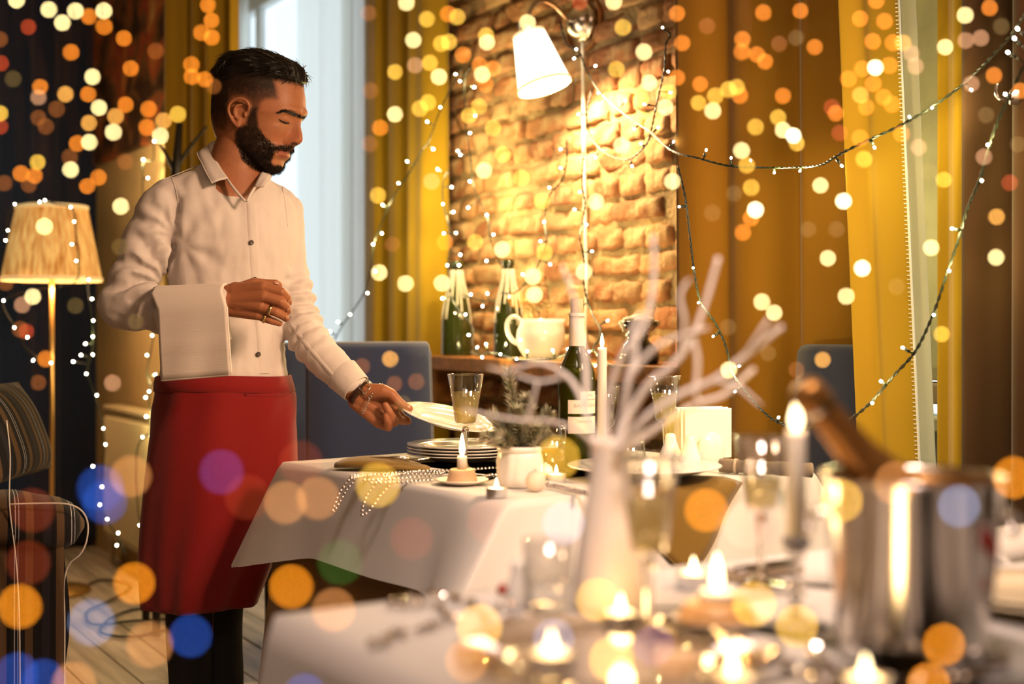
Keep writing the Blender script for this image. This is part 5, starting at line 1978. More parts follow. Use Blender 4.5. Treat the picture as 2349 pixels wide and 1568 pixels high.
# outer side panel (faces the camera), gently wavy
rows = []
xs = np.linspace(-0.62, ap(152, 0).x, 40)
for j in range(13):
    z_ = 0.04 + (ap(0, 1165).z - 0.04) * j / 12
    rows.append([(x + 0.008 * math.sin(z_ * 17 + 1) * max(0, (x - xs[0]) / (xs[-1] - xs[0])), 0.012 * math.sin(x * 21 + z_ * 3) - 0.0, z_) for x in xs])
back = [[(x, 0.035, z) for (x, y, z) in r_] for r_ in rows]
v1, f1 = loft(rows, False)
nv = len(v1)
v2, f2 = loft(back, False)
ww = len(xs)
f = list(f1) + [tuple(i + nv for i in reversed(q)) for q in f2]
for j in range(12):
    a, b_ = j * ww + ww - 1, (j + 1) * ww + ww - 1
    f.append((a, a + nv, b_ + nv, b_))
for i in range(ww - 1):
    a = 12 * ww + i
    f.append((a, a + 1, a + 1 + nv, a + nv))
STW = 0.135
striped('side_panel', v1 + v2, f, arm_ch, lambda q: q[0] / STW + 0.12)
# arm: padded roll on top of the panel
prof = []
rows = []
x0, x1 = -0.62, ap(200, 0).x
ztop = ap(0, 1118).z
for i in range(31):
    t_ = i / 30
    x = x0 + (x1 - x0) * t_
    e = min(1, (1 - t_) * 9)
    rr_ = math.sqrt(max(0.02, 1 - (1 - e) ** 2))
    zt_ = ztop - 0.035 * t_ ** 2
    zb_ = zt_ - 0.10 - 0.03 * t_ * (t_ > 0.0)
    ring = []
    for k in range(20):
        a = 2 * PI * k / 20
        yy = 0.075 - math.copysign(abs(math.cos(a)) ** 0.6, math.cos(a)) * 0.112 * rr_
        zz = (zt_ + zb_) / 2 + math.copysign(abs(math.sin(a)) ** 0.75, math.sin(a)) * (zt_ - zb_) / 2 * rr_ + 0.004 * math.sin(x * 40)
        ring.append((x, yy, zz))
    rows.append(ring)
v, f = loft(rows, True, True, True)
striped('arm', v, f, arm_ch, lambda q: q[0] / STW + 0.12)
mb = MB()
mb.add(*tube(smooth_path([ap(40, 1150, -0.045), ap(110, 1148, -0.046), ap(170, 1150, -0.044), ap(198, 1168, -0.03), ap(208, 1200, -0.02), ap(204, 1240, -0.02), ap(190, 1268, -0.02), ap(165, 1290, -0.015), ap(152, 1330, -0.01), ap(152, 1450, -0.01), ap(150, 1700, -0.01)], 5), 0.0022, 6))
mb.add(*tube(smooth_path([ap(34, 960, -0.05), ap(42, 1040, -0.05), ap(40, 1150, -0.048), ap(44, 1280, -0.02), ap(50, 1420, -0.015), ap(52, 1700, -0.015)], 5), 0.0018, 6))
mb.build('piping', M_pipe, arm_ch)
# back, seat, second arm (mostly outside the frame)
rows = []
for j in range(17):
    t_ = j / 16
    z_ = 0.36 + (ap(0, 948).z - 0.36) * t_
    xx = ap(28, 0).x - 0.09 * t_ * 0.4
    th = 0.13
    rr_ = 1.0 if t_ < 0.9 else math.sqrt(max(0.05, 1 - ((t_ - 0.9) / 0.1) ** 2))
    ring = []
    for k in range(16):
        a = 2 * PI * k / 16
        ring.append((xx - th * 0.5 + math.copysign(abs(math.cos(a)) ** 0.5, math.cos(a)) * th * 0.5 * rr_, 0.47 + math.copysign(abs(math.sin(a)) ** 0.4, math.sin(a)) * 0.38 * rr_, z_))
    rows.append(ring)
v, f = loft(rows, True, True, True)
striped('backrest', v, f, arm_ch, lambda q: q[1] / STW)
v, f = box(0.36, 0.52, 0.2, (ap(0, 0).x - 0.31, 0.41, 0.36), 0.03)
striped('seat', v, f, arm_ch, lambda q: q[1] / STW)
v, f = box(0.40, 0.16, 0.6, (ap(0, 0).x - 0.34, 0.76, 0.33), 0.03)
striped('arm', v, f, arm_ch, lambda q: q[0] / STW)
for (x, y) in ((-0.5, 0.06), (-0.8, 0.72), (ap(130, 0).x, 0.02), (-0.55, 0.76)):
    mesh_obj('leg', *tube([(x, y, 0.05), (x, y, 0.0)], 0.02, 10), M_leg, arm_ch)
# cushion standing against the back
cu = thing('cushion', 'black and white striped cushion standing in the armchair', 'cushion', arm_ch.location + ap(62, 1024, 0.0) + Vector((-0.165, 0.31, 0.015)))
rows = []
for j in range(17):
    t_ = j / 16 * 2 - 1
    ring = []
    for k in range(24):
        a = 2 * PI * k / 24
        hw = 0.20 * (1 - 0.08 * t_ * t_)
        pu = (1 - abs(t_) ** 3.0) ** 0.6
        y = math.copysign(abs(math.cos(a)) ** 0.8, math.cos(a)) * hw
        x = math.sin(a) * (0.062 * pu * (1 - (abs(y) / hw) ** 3 * 0.8) + 0.006)
        ring.append((x - t_ * 0.045, y, t_ * 0.118))
    rows.append(ring)
v, f = loft(rows, True, True, True)
striped('cover', v, f, cu, lambda q: q[1] / 0.11 + 0.2)
mesh_obj('piping', *tube([(-s_ * 0.045 + 0.0, -0.2 * (1 - 0.08 * s_ * s_), s_ * 0.118) for s_ in np.linspace(-1, 1, 12)], 0.004, 6), M_pipe, cu)
# curtain tie hook at the right edge
hk = thing('curtain_hook', 'steel curtain hook at the right edge where the light strings meet', 'hook', pix(2292, 205, 2.52))
mesh_obj('hook', *tube(smooth_path([(-0.004, 0, 0.012), (-0.006, 0, -0.006), (0.0, 0, -0.018), (0.012, 0.002, -0.020), (0.03, 0.01, -0.016)], 6), 0.0035, 8), M_steel, hk)
mesh_obj('plate', *box(0.02, 0.004, 0.03, (0.035, 0.012, -0.014), 0.001), M_steel, hk)
# cable tangle on the floor behind the waiter
mb = MB()
P = []
r2 = np.random.default_rng(9)
for (x, y) in ((165, 1370), (230, 1335), (300, 1350), (250, 1385), (200, 1410), (215, 1440), (300, 1432), (390, 1425), (330, 1400), (260, 1420), (230, 1455), (300, 1465), (400, 1445), (470, 1430)):
    d = H * FPX / (y - Y0)
    P.append(((x - CX) / FPX * d, d, 0.008 + 0.006 * r2.random()))
tag(mesh_obj('floor_cable', *tube(smooth_path(P, 8), 0.005, 6), pmat('black cable', (0.01, 0.01, 0.012), 0.4)), 'tangled dark cable lying on the floorboards behind the waiter', 'cable')
# ------------------------------------------------------------------ the waiter
D0 = 3.15
MS = FPX / D0
FDIR = Vector((math.sin(math.radians(28)), -math.cos(math.radians(28)), 0))     # chest faces this way
RDIR = Vector((-FDIR.y * -1, 0, 0))
RDIR = Vector((FDIR.y, -FDIR.x, 0))                                             # towards his right hand
man_base = Vector((pix(470, 0, D0).x, D0, 0))
man = thing('person', 'bearded waiter in white shirt and red apron holding out a white plate', 'person', man_base)


def mp_(px, py, dd=0.0):
    return pix(px, py, D0 + dd)


def proj(p):
    return (CX + p[0] / p[1] * FPX, Y0 - (p[2] - H) / p[1] * FPX)


def mo(name, v, f, mat, parent=man, smooth=True, off=man_base):
    return mesh_obj(name, [tuple(Vector(p) - off) for p in v], f, mat, parent, smooth)


def ell(c, a, b, n=56, fn=None, p=2.3):
    out = []
    for k in range(n):
        t = 2 * PI * k / n
        x = math.copysign(abs(math.cos(t)) ** (2 / p), math.cos(t)) * a
        y = math.copysign(abs(math.sin(t)) ** (2 / p), math.sin(t)) * b
        q = c + RDIR * x + FDIR * y
        if fn:
            q = fn(q, t)
        out.append(q)
    return out


def inpoly(x, y, poly):
    c = False
    j = len(poly) - 1
    for i in range(len(poly)):
        xi, yi = poly[i]
        xj, yj = poly[j]
        if (yi > y) != (yj > y) and x < (xj - xi) * (y - yi) / (yj - yi) + xi:
            c = not c
        j = i
    return c


from mathutils.bvhtree import BVHTree


def caster(v, f):
    b = BVHTree.FromPolygons([tuple(p) for p in v], [tuple(q) for q in f])

    def go(px, py, lift=0.0):
        d = (pix(px, py, 1.0) - Vector((0, 0, H))).normalized()
        h = b.ray_cast(Vector((0, 0, H)), d)
        if h[0] is None:
            return None
        n = h[1] if h[1].dot(d) < 0 else -h[1]
        return h[0] + n * lift
    go.tree = b
    return go


# ---- head -----------------------------------------------------------
YAW = math.radians(70)
FH = Vector((math.sin(YAW), -math.cos(YAW), 0))
LH = Vector((-math.cos(YAW), -math.sin(YAW), 0))          # towards the camera side (his right)
HC = pix(595, 250, D0)
HC.z = 0


def hp(px, py, L=0.0):
    k = (px - CX) / FPX
    F = (k * (HC.y + LH.y * L) - HC.x - LH.x * L) / (FH.x - k * FH.y)
    Y = HC.y + FH.y * F + LH.y * L
    return F, H - (py - Y0) / FPX * Y


def hw(F, L, z):
    q = HC + FH * F + LH * L
    return Vector((q.x, q.y, z))


front = [(592, 124), (628, 131), (657, 146), (676, 166), (688, 192), (692, 222), (693, 247), (694, 264), (684, 277), (675, 291), (671, 306), (667, 320), (664, 331), (666, 341), (658, 348), (656, 357), (643, 368), (641, 380), (636, 390), (622, 397)]
backp = [(572, 124), (538, 131), (519, 146), (508, 166), (501, 192), (498, 222), (497, 247), (497, 264), (499, 277), (502, 291), (506, 306), (512, 320), (520, 331), (545, 341), (560, 348), (575, 357), (590, 368), (602, 380), (612, 390), (620, 397)]
wid = [0.016, 0.050, 0.069, 0.080, 0.087, 0.090, 0.0905, 0.089, 0.087, 0.086, 0.084, 0.081, 0.078, 0.0745, 0.071, 0.066, 0.057, 0.045, 0.031, 0.010]
zf = [hp(x, y)[1] for x, y in front]
Ff = [hp(x, y)[0] for x, y in front]
Fb = [hp(x, y)[0] for x, y in backp]
zz_ = np.array(zf)
order = np.argsort(zz_)


def at(arr, z):
    return float(np.interp(z, zz_[order], np.array(arr)[order]))


zpx = lambda y: hp(660, y)[1]
NOSE = [(267, 0, .008), (274, 4, .008), (281, 8.5, .0085), (289, 14, .0092), (297, 18.5, .0100), (305, 22.5, .0112), (313, 26.5, .0130), (320, 29, .0150), (326, 29, .0170), (331.5, 24, .0178), (335.5, 10, .015), (339, 0, .013)]
nz_ = np.array([zpx(q[0]) for q in NOSE])[::-1]
nh_ = np.array([q[1] / 896 for q in NOSE])[::-1]
nw_ = np.array([q[2] for q in NOSE])[::-1]


def bump(z, L, y0, L0, sy, sl):
    return math.exp(-((z - zpx(y0)) / (sy / 953)) ** 2) * math.exp(-((abs(L) - L0) / sl) ** 2)


NT = 150
rings = []
zs = np.linspace(max(zf) - 0.0005, min(zf) + 0.0005, 130)
for z in zs:
    a, b, W = at(Ff, z), at(Fb, z), at(wid, z)
    c, A = (a + b) / 2, (a - b) / 2
    low = min(1, max(0, (zpx(270) - z) / 0.07))
    ring = []
    for k in range(NT):
        t = 2 * PI * k / NT
        t = t - 0.28 * math.sin(t)            # more columns at the face
        ct, st = math.cos(t), math.sin(t)
        n = 2.25
        F = c + A * math.copysign(abs(ct) ** (2 / n), ct)
        L = W * math.copysign(abs(st) ** (2 / n), st) * (1 - (0.13 + 0.10 * low) * max(0, ct) ** 1.3)
        if ct > 0:
            if nz_[0] < z < nz_[-1]:
                hN, wN = np.interp(z, nz_, nh_), np.interp(z, nz_, nw_)
                F += hN * math.exp(-(abs(L) / wN) ** 2.6)
            F += 0.0060 * bump(z, L, 258, 0.028, 8, 0.024)         # brow ridge
            F -= 0.0165 * bump(z, L, 275, 0.034, 11, 0.017)        # socket
            F += 0.0115 * bump(z, L, 278, 0.036, 7.5, 0.0125)        # closed lid over the eye
            F -= 0.0030 * bump(z, L, 287, 0.037, 3.5, 0.016)       # crease under the lid
            F += 0.0060 * bump(z, L, 300, 0.055, 16, 0.020)        # cheekbone
            F -= 0.0045 * bump(z, L, 326, 0.0255, 11, 0.006)        # nose to mouth fold
            F += 0.0030 * bump(z, L, 343, 0.0, 4, 0.020) + 0.0035 * bump(z, L, 357, 0.0, 5, 0.018)
            F -= 0.0042 * bump(z, L, 349, 0.0, 2.4, 0.024)         # mouth line
            F += 0.0050 * bump(z, L, 328, 0.0165, 5.0, 0.0058)          # nostril wing
        ring.append(hw(F, L, z))
    rings.append(ring)
head_shape = loft(rings, True, True, True)
# neck
nk = []
for (y, cx, a, b, dd) in ((262, 566, .050, .062, .0), (300, 557, .055, .062, .0), (330, 549, .059, .062, -.002), (360, 543, .064, .064, -.004), (390, 539, .071, .068, -.008), (420, 537, .085, .075, -.01), (450, 535, .115, .083, -.012), (490, 531, .145, .088, -.012), (560, 530, .150, .100, 0), (700, 522, .13, .095, 0), (900, 514, .13, .095, 0)):
    nk.append(ell(mp_(cx, y, dd), a, b, 40, p=2.0))
neck_shape = loft(nk, True, True, True)
# near ear: rim, bowl, lobe; far ear a plain copy
ear = []


def earp(px, py, out=0.0):
    F, z = hp(px, py, 0.090 + out)
    return hw(F, 0.090 + out, z)


rim = [earp(566, 262, -.004), earp(571, 246, .002), earp(566, 232, .009), earp(552, 226, .014), earp(537, 229, .017), earp(526, 240, .018), earp(524, 254, .016), earp(529, 268, .013), earp(535, 279, .009), earp(543, 287, .006), earp(551, 284, .002)]
P = smooth_path(rim, 5)
ear.append(tube(P, 0.0042, 8))
anti = [earp(556, 240, .004), earp(543, 243, .009), earp(537, 254, .010), earp(541, 268, .007), earp(551, 275, .002)]
ear.append(tube(smooth_path(anti, 5), 0.0036, 8))
v, f = ico(1, (0, 0, 0), 3)
ec = earp(548, 255, -.001)
ear.append(([tuple(ec + FH * (p[0] * .023) + LH * (p[1] * .0055 - p[0] * .006) + Vector((0, 0, p[2] * .030))) for p in v], f))
ear.append(([tuple(earp(545, 285, .003) + FH * (p[0] * .009) + LH * (p[1] * .0055) + Vector((0, 0, p[2] * .009))) for p in v], f))
ear.append(([tuple(earp(563, 262, -.001) + FH * (p[0] * .005) + LH * (p[1] * .006) + Vector((0, 0, p[2] * .008))) for p in v], f))
fe = hw(hp(560, 255, -0.088)[0], -0.094, zpx(257))
ear.append(([tuple(fe + FH * (p[0] * .022) + LH * (p[1] * .008) + Vector((0, 0, p[2] * .034))) for p in v], f))
hv, hf, hn = voxel_union([head_shape, neck_shape] + ear, 0.0021, 3, 0.5)

# ---- skin colours: hair growth, lips and brows are real colours of the head
SKIN = np.array((0.37, 0.142, 0.064))
BEARD = [(577, 246), (591, 246), (589, 262), (592, 290), (603, 310), (622, 328), (637, 334.5), (652, 333), (668, 334), (671, 341), (655, 343.5), (641, 342), (629, 349), (621, 359), (619.5, 372), (627, 379), (641, 379), (640, 390), (634, 398), (622, 401), (603, 391), (580, 383), (556, 362), (541, 322), (541, 300), (553, 290), (565, 285), (570, 262)]
FADE = [(480, 165), (480, 262), (492, 292), (515, 300), (524, 285), (521, 240), (535, 221), (558, 220), (572, 232), (577, 246), (592, 250), (597, 236), (608, 227), (637, 226), (634, 204), (629, 185), (700, 196), (700, 165)]
LIPS = [(637, 346), (650, 343.5), (665, 345), (660, 350), (657, 359), (649, 363), (640, 358)]
NOSTRIL = [(668, 328), (675, 326), (682, 329), (680, 332), (671, 332)]
Fv = (hv - np.array(HC)) @ np.array(FH)
Lv = (hv - np.array(HC)) @ np.array(LH)


def near_px(i):
    L = abs(Lv[i])
    q = hw(Fv[i], L, hv[i][2])
    return proj(q)


def polydist(x, y, poly):
    d = 1e9
    for i in range(len(poly)):
        x1, y1 = poly[i - 1]
        x2, y2 = poly[i]
        dx, dy = x2 - x1, y2 - y1
        t = max(0, min(1, ((x - x1) * dx + (y - y1) * dy) / (dx * dx + dy * dy + 1e-9)))
        d = min(d, math.hypot(x - x1 - dx * t, y - y1 - dy * t))
    return d if inpoly(x, y, poly) else -d


colr = np.tile(SKIN, (len(hv), 1))
beard_idx = []
fade_idx = []
DARK = np.array((0.016, 0.010, 0.007))
zc = zpx(410)
for i in range(len(hv)):
    if hv[i][2] < zc:
        continue
    x, y = near_px(i)
    c = SKIN.copy()
    if x > 625 and 300 < y < 335:
        c = c * 0.94 + np.array((0.06, 0.0, 0.0)) * 0.6
    c = c * (1 + 0.10 * fbm(hv[i][0] * 60, hv[i][1] * 60, hv[i][2] * 60))
    if polydist(x, y, NOSTRIL) > -1.2:
        c = c * 0.22  # shade of the nostril opening, painted into the skin colour
    ear_out = abs(Lv[i]) > 0.0925 and 520 < x < 575 and 222 < y < 294
    if not ear_out:
        d = polydist(x, y, LIPS)
        if d > -2:
            k = min(1, (d + 2) / 3)
            c = c * (1 - k) + np.array((0.33, 0.095, 0.062)) * k
        d = polydist(x, y, FADE)
        if d > -6:
            nz = 0.92 + 0.12 * fbm(hv[i][0] * 160, hv[i][1] * 160, hv[i][2] * 90)
            k = min(1, (d + 6) / 12) * nz
            up = min(1, max(0.0, (272 - y) / 80)) if x > 524 else min(1, max(0.45, (315 - y) / 70))
            k = min(0.97, k * (0.50 + 0.60 * up))
            c = c * (1 - k) + DARK * k
            if d > 0:
                fade_idx.append(i)
        d = polydist(x, y, BEARD)
        if d > -5:
            nz = 0.97 + 0.12 * fbm(hv[i][0] * 120, hv[i][1] * 120, hv[i][2] * 80)
            k = min(0.96, min(1, (d + 5) / 9) * nz)
            c = c * (1 - k) + DARK * k
            if d > -2:
                beard_idx.append(i)
    colr[i] = np.clip(c, 0, 1)

# ---- hands ------------------------------------------------------------
def chain(pts, seg=14):
    out = []
    for (a, b) in zip(pts, pts[1:]):
        out.append(capsule(mp_(*a[:3]), mp_(*b[:3]), a[3], b[3], seg))
    return out


RH = []
w1, w2, w3 = (524, 670, -.222, .019), (524, 690, -.226, .021), (526, 708, -.222, .018)
RH += chain([(420, 712, -.175, .036), (480, 694, -.205, .030), (524, 689, -.224, .026)])
for mc, ws in (((603, 659, -.245, .0150), w1), ((605, 680, -.250, .0150), w2), ((598, 703, -.246, .0145), w2), ((590, 721, -.236, .0135), w3)):
    RH.append(capsule(mp_(*ws[:3]), mp_(*mc[:3]), ws[3], mc[3]))
RH.append(capsule(mp_(540, 668, -.224), mp_(596, 668, -.240), .022, .017))
RH.append(capsule(mp_(548, 700, -.226), mp_(594, 700, -.242), .022, .016))
RH += chain([(603, 659, -.245, .0138), (645, 670, -.246, .0116), (658, 683, -.229, .0102), (662, 693, -.216, .0088)])
RH += chain([(605, 680, -.250, .0138), (643, 692, -.251, .0116), (656, 704, -.233, .0102), (660, 713, -.221, .0088)])
RH += chain([(598, 703, -.246, .0130), (632, 715, -.247, .0110), (649, 724, -.231, .0096), (656, 730, -.221, .0084)])
RH += chain([(590, 721, -.236, .0118), (618, 733, -.236, .0098), (633, 738, -.226, .0086), (641, 741, -.219, .0076)])
RH += chain([(548, 668, -.215, .020), (582, 652, -.208, .0155), (611, 652, -.200, .0125), (632, 651, -.197, .0106), (639, 654, -.195, .0092)])
rv, rf, rn = voxel_union(RH, 0.0019, 4, 0.5)

LHN = []
LHN += chain([(770, 838, -.045, .036), (800, 874, -.075, .029), (822, 906, -.092, .027)])
for ws, mc in (((836, 896, -.098, .018), (898, 914, -.085, .0145)), ((830, 905, -.095, .020), (892, 935, -.082, .0145)), ((824, 914, -.095, .020), (882, 953, -.084, .0140)), ((816, 922, -.092, .018), (869, 970, -.088, .0130))):
    LHN.append(capsule(mp_(*ws[:3]), mp_(*mc[:3]), ws[3], mc[3]))
LHN += chain([(842, 898, -.104, .021), (878, 897, -.112, .0175), (896, 903, -.114, .0140), (917, 924, -.116, .0116), (932, 934, -.116, .0104), (939, 936, -.116, .0092)])
LHN += chain([(898, 915, -.082, .0128), (913, 944, -.060, .0108), (923, 957, -.052, .0096), (934, 962, -.050, .0084)])
LHN += chain([(893, 935, -.080, .0128), (914, 961, -.072, .0112), (925, 966, -.058, .0098), (936, 966, -.052, .0086)])
LHN += chain([(884, 955, -.084, .0126), (905, 968, -.104, .0110), (893, 946, -.121, .0098), (884, 929, -.123, .0086)])
LHN += chain([(870, 971, -.088, .0115), (891, 980, -.107, .0100), (888, 965, -.122, .0088), (885, 954, -.124, .0080)])
lv, lf, ln = voxel_union(LHN, 0.0019, 4, 0.5)

# hidden body under the clothes keeps the figure one body: legs and feet
LEG = [capsule(mp_(455, 1000), mp_(440, 1400), .075, .05), capsule(mp_(560, 1000, .07), mp_(508, 1400, .07), .075, .05), capsule(mp_(440, 1400), mp_(436, 1760), .05, .035), capsule(mp_(508, 1400, .07), mp_(506, 1760, .07), .05, .035), capsule(mp_(514, 890), mp_(510, 1000, .03), .10, .11),
       capsule(mp_(375, 480, -.085), mp_(290, 700, -.12), .042, .036), capsule(mp_(290, 700, -.12), mp_(420, 712, -.175), .036, .034), capsule(mp_(640, 482, .085), mp_(686, 725, .03), .038, .034), capsule(mp_(686, 725, .03), mp_(770, 838, -.045), .034, .034), capsule(mp_(375, 480, -.085), mp_(640, 482, .085), .05, .05)]
bv, bf, bn = voxel_union(LEG, 0.012, 2, 0.5)

allv = np.concatenate([hv, rv, lv, bv])
allf = list(hf) + [tuple(i + len(hv) for i in q) for q in rf] + [tuple(i + len(hv) + len(rv) for i in q) for q in lf] + [tuple(i + len(hv) + len(rv) + len(lv) for i in q) for q in bf]
hand_col = np.tile(SKIN * np.array((0.97, 0.95, 0.95)), (len(rv) + len(lv) + len(bv), 1))
allc = np.concatenate([colr, hand_col])


def skin_mat():
    m = pmat('warm skin', (0.5, 0.26, 0.15), 0.48, spec=0.4, sss=0.12, bump=(420, 0.12, 3, 0.001))
    nt = m.node_tree
    b = nt.nodes['Principled BSDF']
    a = nt.nodes.new('ShaderNodeAttribute')
    a.attribute_name = 'tone'
    nt.links.new(a.outputs['Color'], b.inputs['Base Color'])
    return m


body = mo('body', allv, allf, skin_mat())
at_ = body.data.attributes.new('tone', 'FLOAT_COLOR', 'POINT')
at_.data.foreach_set('color', np.concatenate([allc, np.ones((len(allc), 1))], 1).astype(np.float32).ravel())

headcast = caster(hv, hf)
M_hair = pmat('black hair', (0.0065, 0.0048, 0.004), 0.40, spec=0.35)
M_short = pmat('short brown black hair', (0.020, 0.011, 0.007), 0.75, spec=0.1)
M_beard = pmat('dark beard', (0.011, 0.0065, 0.0045), 0.65, spec=0.15)


def strands(mb, p0, n, d, length, r, curl=0.0, lift=0.0):
    """one tapered hair with a triangular section"""
    d = d.normalized()
    sd = d.cross(n).normalized()
    m = p0 + d * length * 0.55 + n * (lift + curl * 0.3)
    e = p0 + d * length + n * (curl)
    u = n * r
    o = len(mb.v)
    mb.v += [tuple(p0 + sd * r), tuple(p0 - sd * r), tuple(p0 + u * 1.3), tuple(m + sd * r * 0.8), tuple(m - sd * r * 0.8), tuple(m + u), tuple(e)]
    mb.f += [tuple(i + o for i in q) for q in ((0, 1, 4, 3), (1, 2, 5, 4), (2, 0, 3, 5), (3, 4, 6), (4, 5, 6), (5, 3, 6))]


# beard
mb = MB()
r2 = np.random.default_rng(12)
bi = np.array(beard_idx)
for i in r2.choice(bi, 8500, replace=True):
    n = Vector(hn[i])
    p = Vector(hv[i])
    down = Vector((0, 0, -1)) + FH * 0.35
    d = (down - n * down.dot(n)).normalized() * 0.9 + n * r2.uniform(0.25, 0.7) + Vector(r2.normal(0, 0.25, 3))
    x, y = near_px(i)
    Ln = 0.0055 + 0.006 * min(1, max(0, (y - 300) / 70)) if y > 290 else 0.003
    if x > 628 and y < 352:
        Ln = 0.006
    strands(mb, p - n * 0.0008, n, d, Ln * r2.uniform(0.7, 1.3), 0.00038)
mo('beard', mb.v, mb.f, M_beard, body, False)
# short sides
mb = MB()
fi = np.array(fade_idx)
for i in r2.choice(fi, 6500, replace=True):
    n = Vector(hn[i])
    d = Vector((0, 0, -1)) - FH * 0.5
    d = (d - n * d.dot(n)).normalized() + n * r2.uniform(0.15, 0.4) + Vector(r2.normal(0, 0.15, 3))
    x, y = near_px(i)
    strands(mb, Vector(hv[i]) - n * 0.0005, n, d, (0.0022 + 0.0045 * max(0, (235 - y) / 60)) * r2.uniform(0.7, 1.2), 0.00022)
mo('short_hair', mb.v, mb.f, M_short, body, False)

# hair on top: a combed shell with strands
HT = [(696, 181), (690, 158), (676, 145), (649, 129), (620, 115), (588, 109), (556, 111), (527, 122), (503, 152), (495, 180)]
htz = np.linspace(zpx(186), zpx(109), 26)
shell = []
for j, z in enumerate(htz):
    t_ = j / 25
    zs_ = z
    # skull outline at this height, widened by the hair
    zk = min(max(zf) - 0.001, z - 0.012 * t_)
    a, b, W = at(Ff, zk), at(Fb, zk), at(wid, zk)
    fr = np.interp(-z, [-zpx(q[1]) for q in HT[5::-1]], [hp(q[0], q[1])[0] for q in HT[5::-1]])
    bk = np.interp(-z, [-zpx(q[1]) for q in HT[5:]], [hp(q[0], q[1])[0] for q in HT[5:]])
    W2 = max(0.006, min(W + 0.0015 + 0.010 * t_, 0.0935) if t_ < 0.6 else 0.0935 * math.sqrt(max(0.004, 1 - ((t_ - 0.1) / 0.9) ** 2.4)))
    c, A = (fr + bk) / 2, (fr - bk) / 2
    ring = []
    for k in range(120):
        t = 2 * PI * k / 120
        ct, st = math.cos(t), math.sin(t)
        F = c + A * math.copysign(abs(ct) ** 0.9, ct)
        L = W2 * math.copysign(abs(st) ** 0.9, st) * (1 - 0.12 * max(0, ct))
        # combed ridges run front to back
        g = 0.0022 * math.sin(L * 420 + 5 * fbm(F * 12, L * 18, 3)) + 0.0025 * fbm(F * 14, L * 50, z * 30)
        drop = 0.0
        if t_ < 0.15:
            # the hem follows the hairline: lower at the forehead corner, higher at the temple
            drop = -0.004 * math.cos(3 * t)
        ring.append(hw(F + g * ct, L + g * st, z + g * 0.8 + drop * (1 - t_ / 0.15)))
    shell.append(ring)
sv, sf = loft(shell, True, True, True)
hair = mo('hair', sv, sf, M_hair, body)
tree = BVHTree.FromPolygons([tuple(p) for p in sv], sf)
mb = MB()
for k in range(2300):
    j = int(r2.uniform(1, 24) ** 1.0)
    q = shell[j][r2.integers(0, 120)]
    h = tree.find_nearest(q)
    n = h[1]
    if n.dot(q - hw(0.0, 0, zpx(200))) < 0:
        n = -n
    Lq = (q - HC).dot(LH)
    comb = -FH * 1.0 + LH * (0.35 * (1 if Lq > 0 else -1)) + Vector((0, 0, -0.30 if j < 16 else -0.05)) + Vector(r2.normal(0, 0.12, 3))
    d = (comb - n * comb.dot(n)).normalized()
    Ln = r2.uniform(0.022, 0.045)
    bkf = (q - HC).dot(FH) < -0.045
    if bkf:
        comb = Vector((0, 0, -1)) - FH * 0.25 + Vector(r2.normal(0, 0.1, 3))
        d = (comb - n * comb.dot(n)).normalized()
        Ln = min(Ln, max(0.006, (q.z - zpx(192)) * 0.8))
    strands(mb, q - n * 0.0022, n, d + n * (-0.04 if bkf else r2.uniform(-0.06, 0.05)), Ln, r2.uniform(0.0006, 0.0011), -0.004, 0.0016)
# loose ends over the forehead
for k in range(110):
    F0, z0 = hp(r2.uniform(672, 694), r2.uniform(150, 186), 0.0)
    L0 = r2.uniform(-0.04, 0.06)
    p = hw(F0 - 0.010 - abs(L0) * 0.35, L0, z0)
    d = FH * 0.8 + Vector((0, 0, r2.uniform(-0.9, -0.2))) + LH * r2.normal(0, 0.25)
    strands(mb, p, FH, d, r2.uniform(0.016, 0.032), 0.00055, -0.003, 0.001)
mo('hair_strands', mb.v, mb.f, M_hair, body, False)

# eyebrows, lashes on the visible side and mirrored
mb = MB()
brow = [(640, 259), (650, 255), (661, 255), (673, 259), (684, 264), (693, 268)]
bp_ = smooth_path([(x, y, 0) for x, y in brow], 14)
for k in range(300):
    i = r2.integers(0, len(bp_) - 1)
    x, y = bp_[i].x + r2.normal(0, 1.5), bp_[i].y + r2.normal(0, 0.5 + 1.7 * min(1, i / 30)) + 0.5
    p = headcast(x, y)
    if p is None:
        continue
    h = headcast.tree.find_nearest(p)
    n = h[1]
    F, L, z = (p - HC).dot(FH), (p - HC).dot(LH), p.z
    d = -FH * 0.6 + LH * 0.55 + Vector((0, 0, r2.uniform(0.0, 0.5)))
    d = (d - n * d.dot(n)).normalized() + n * 0.18
    strands(mb, p, n, d, r2.uniform(0.005, 0.008), 0.0005)
    p2 = hw(F, -L, z)
    n2 = n - LH * 2 * n.dot(LH)
    d2 = d - LH * 2 * d.dot(LH)
    strands(mb, p2, n2, d2, 0.007, 0.0005)
mo('eyebrows', mb.v, mb.f, M_hair, body, False)
lash = [headcast(x, y, 0.0006) for x, y in ((640, 273), (645, 277), (651, 280), (657, 282), (663, 282))]
mb = MB()
L_ = smooth_path([p for p in lash if p is not None], 5)
mb.add(*tube(L_, lambda q: 0.0024 - 0.0022 * abs(q - 0.6), 6))
for k in range(26):
    p = L_[r2.integers(0, len(L_))]
    strands(mb, p, LH, FH * 0.7 + LH * 0.35 + Vector((0, 0, -0.6)), 0.006, 0.0003)
mo('eyelashes', mb.v, mb.f, M_hair, body, False)

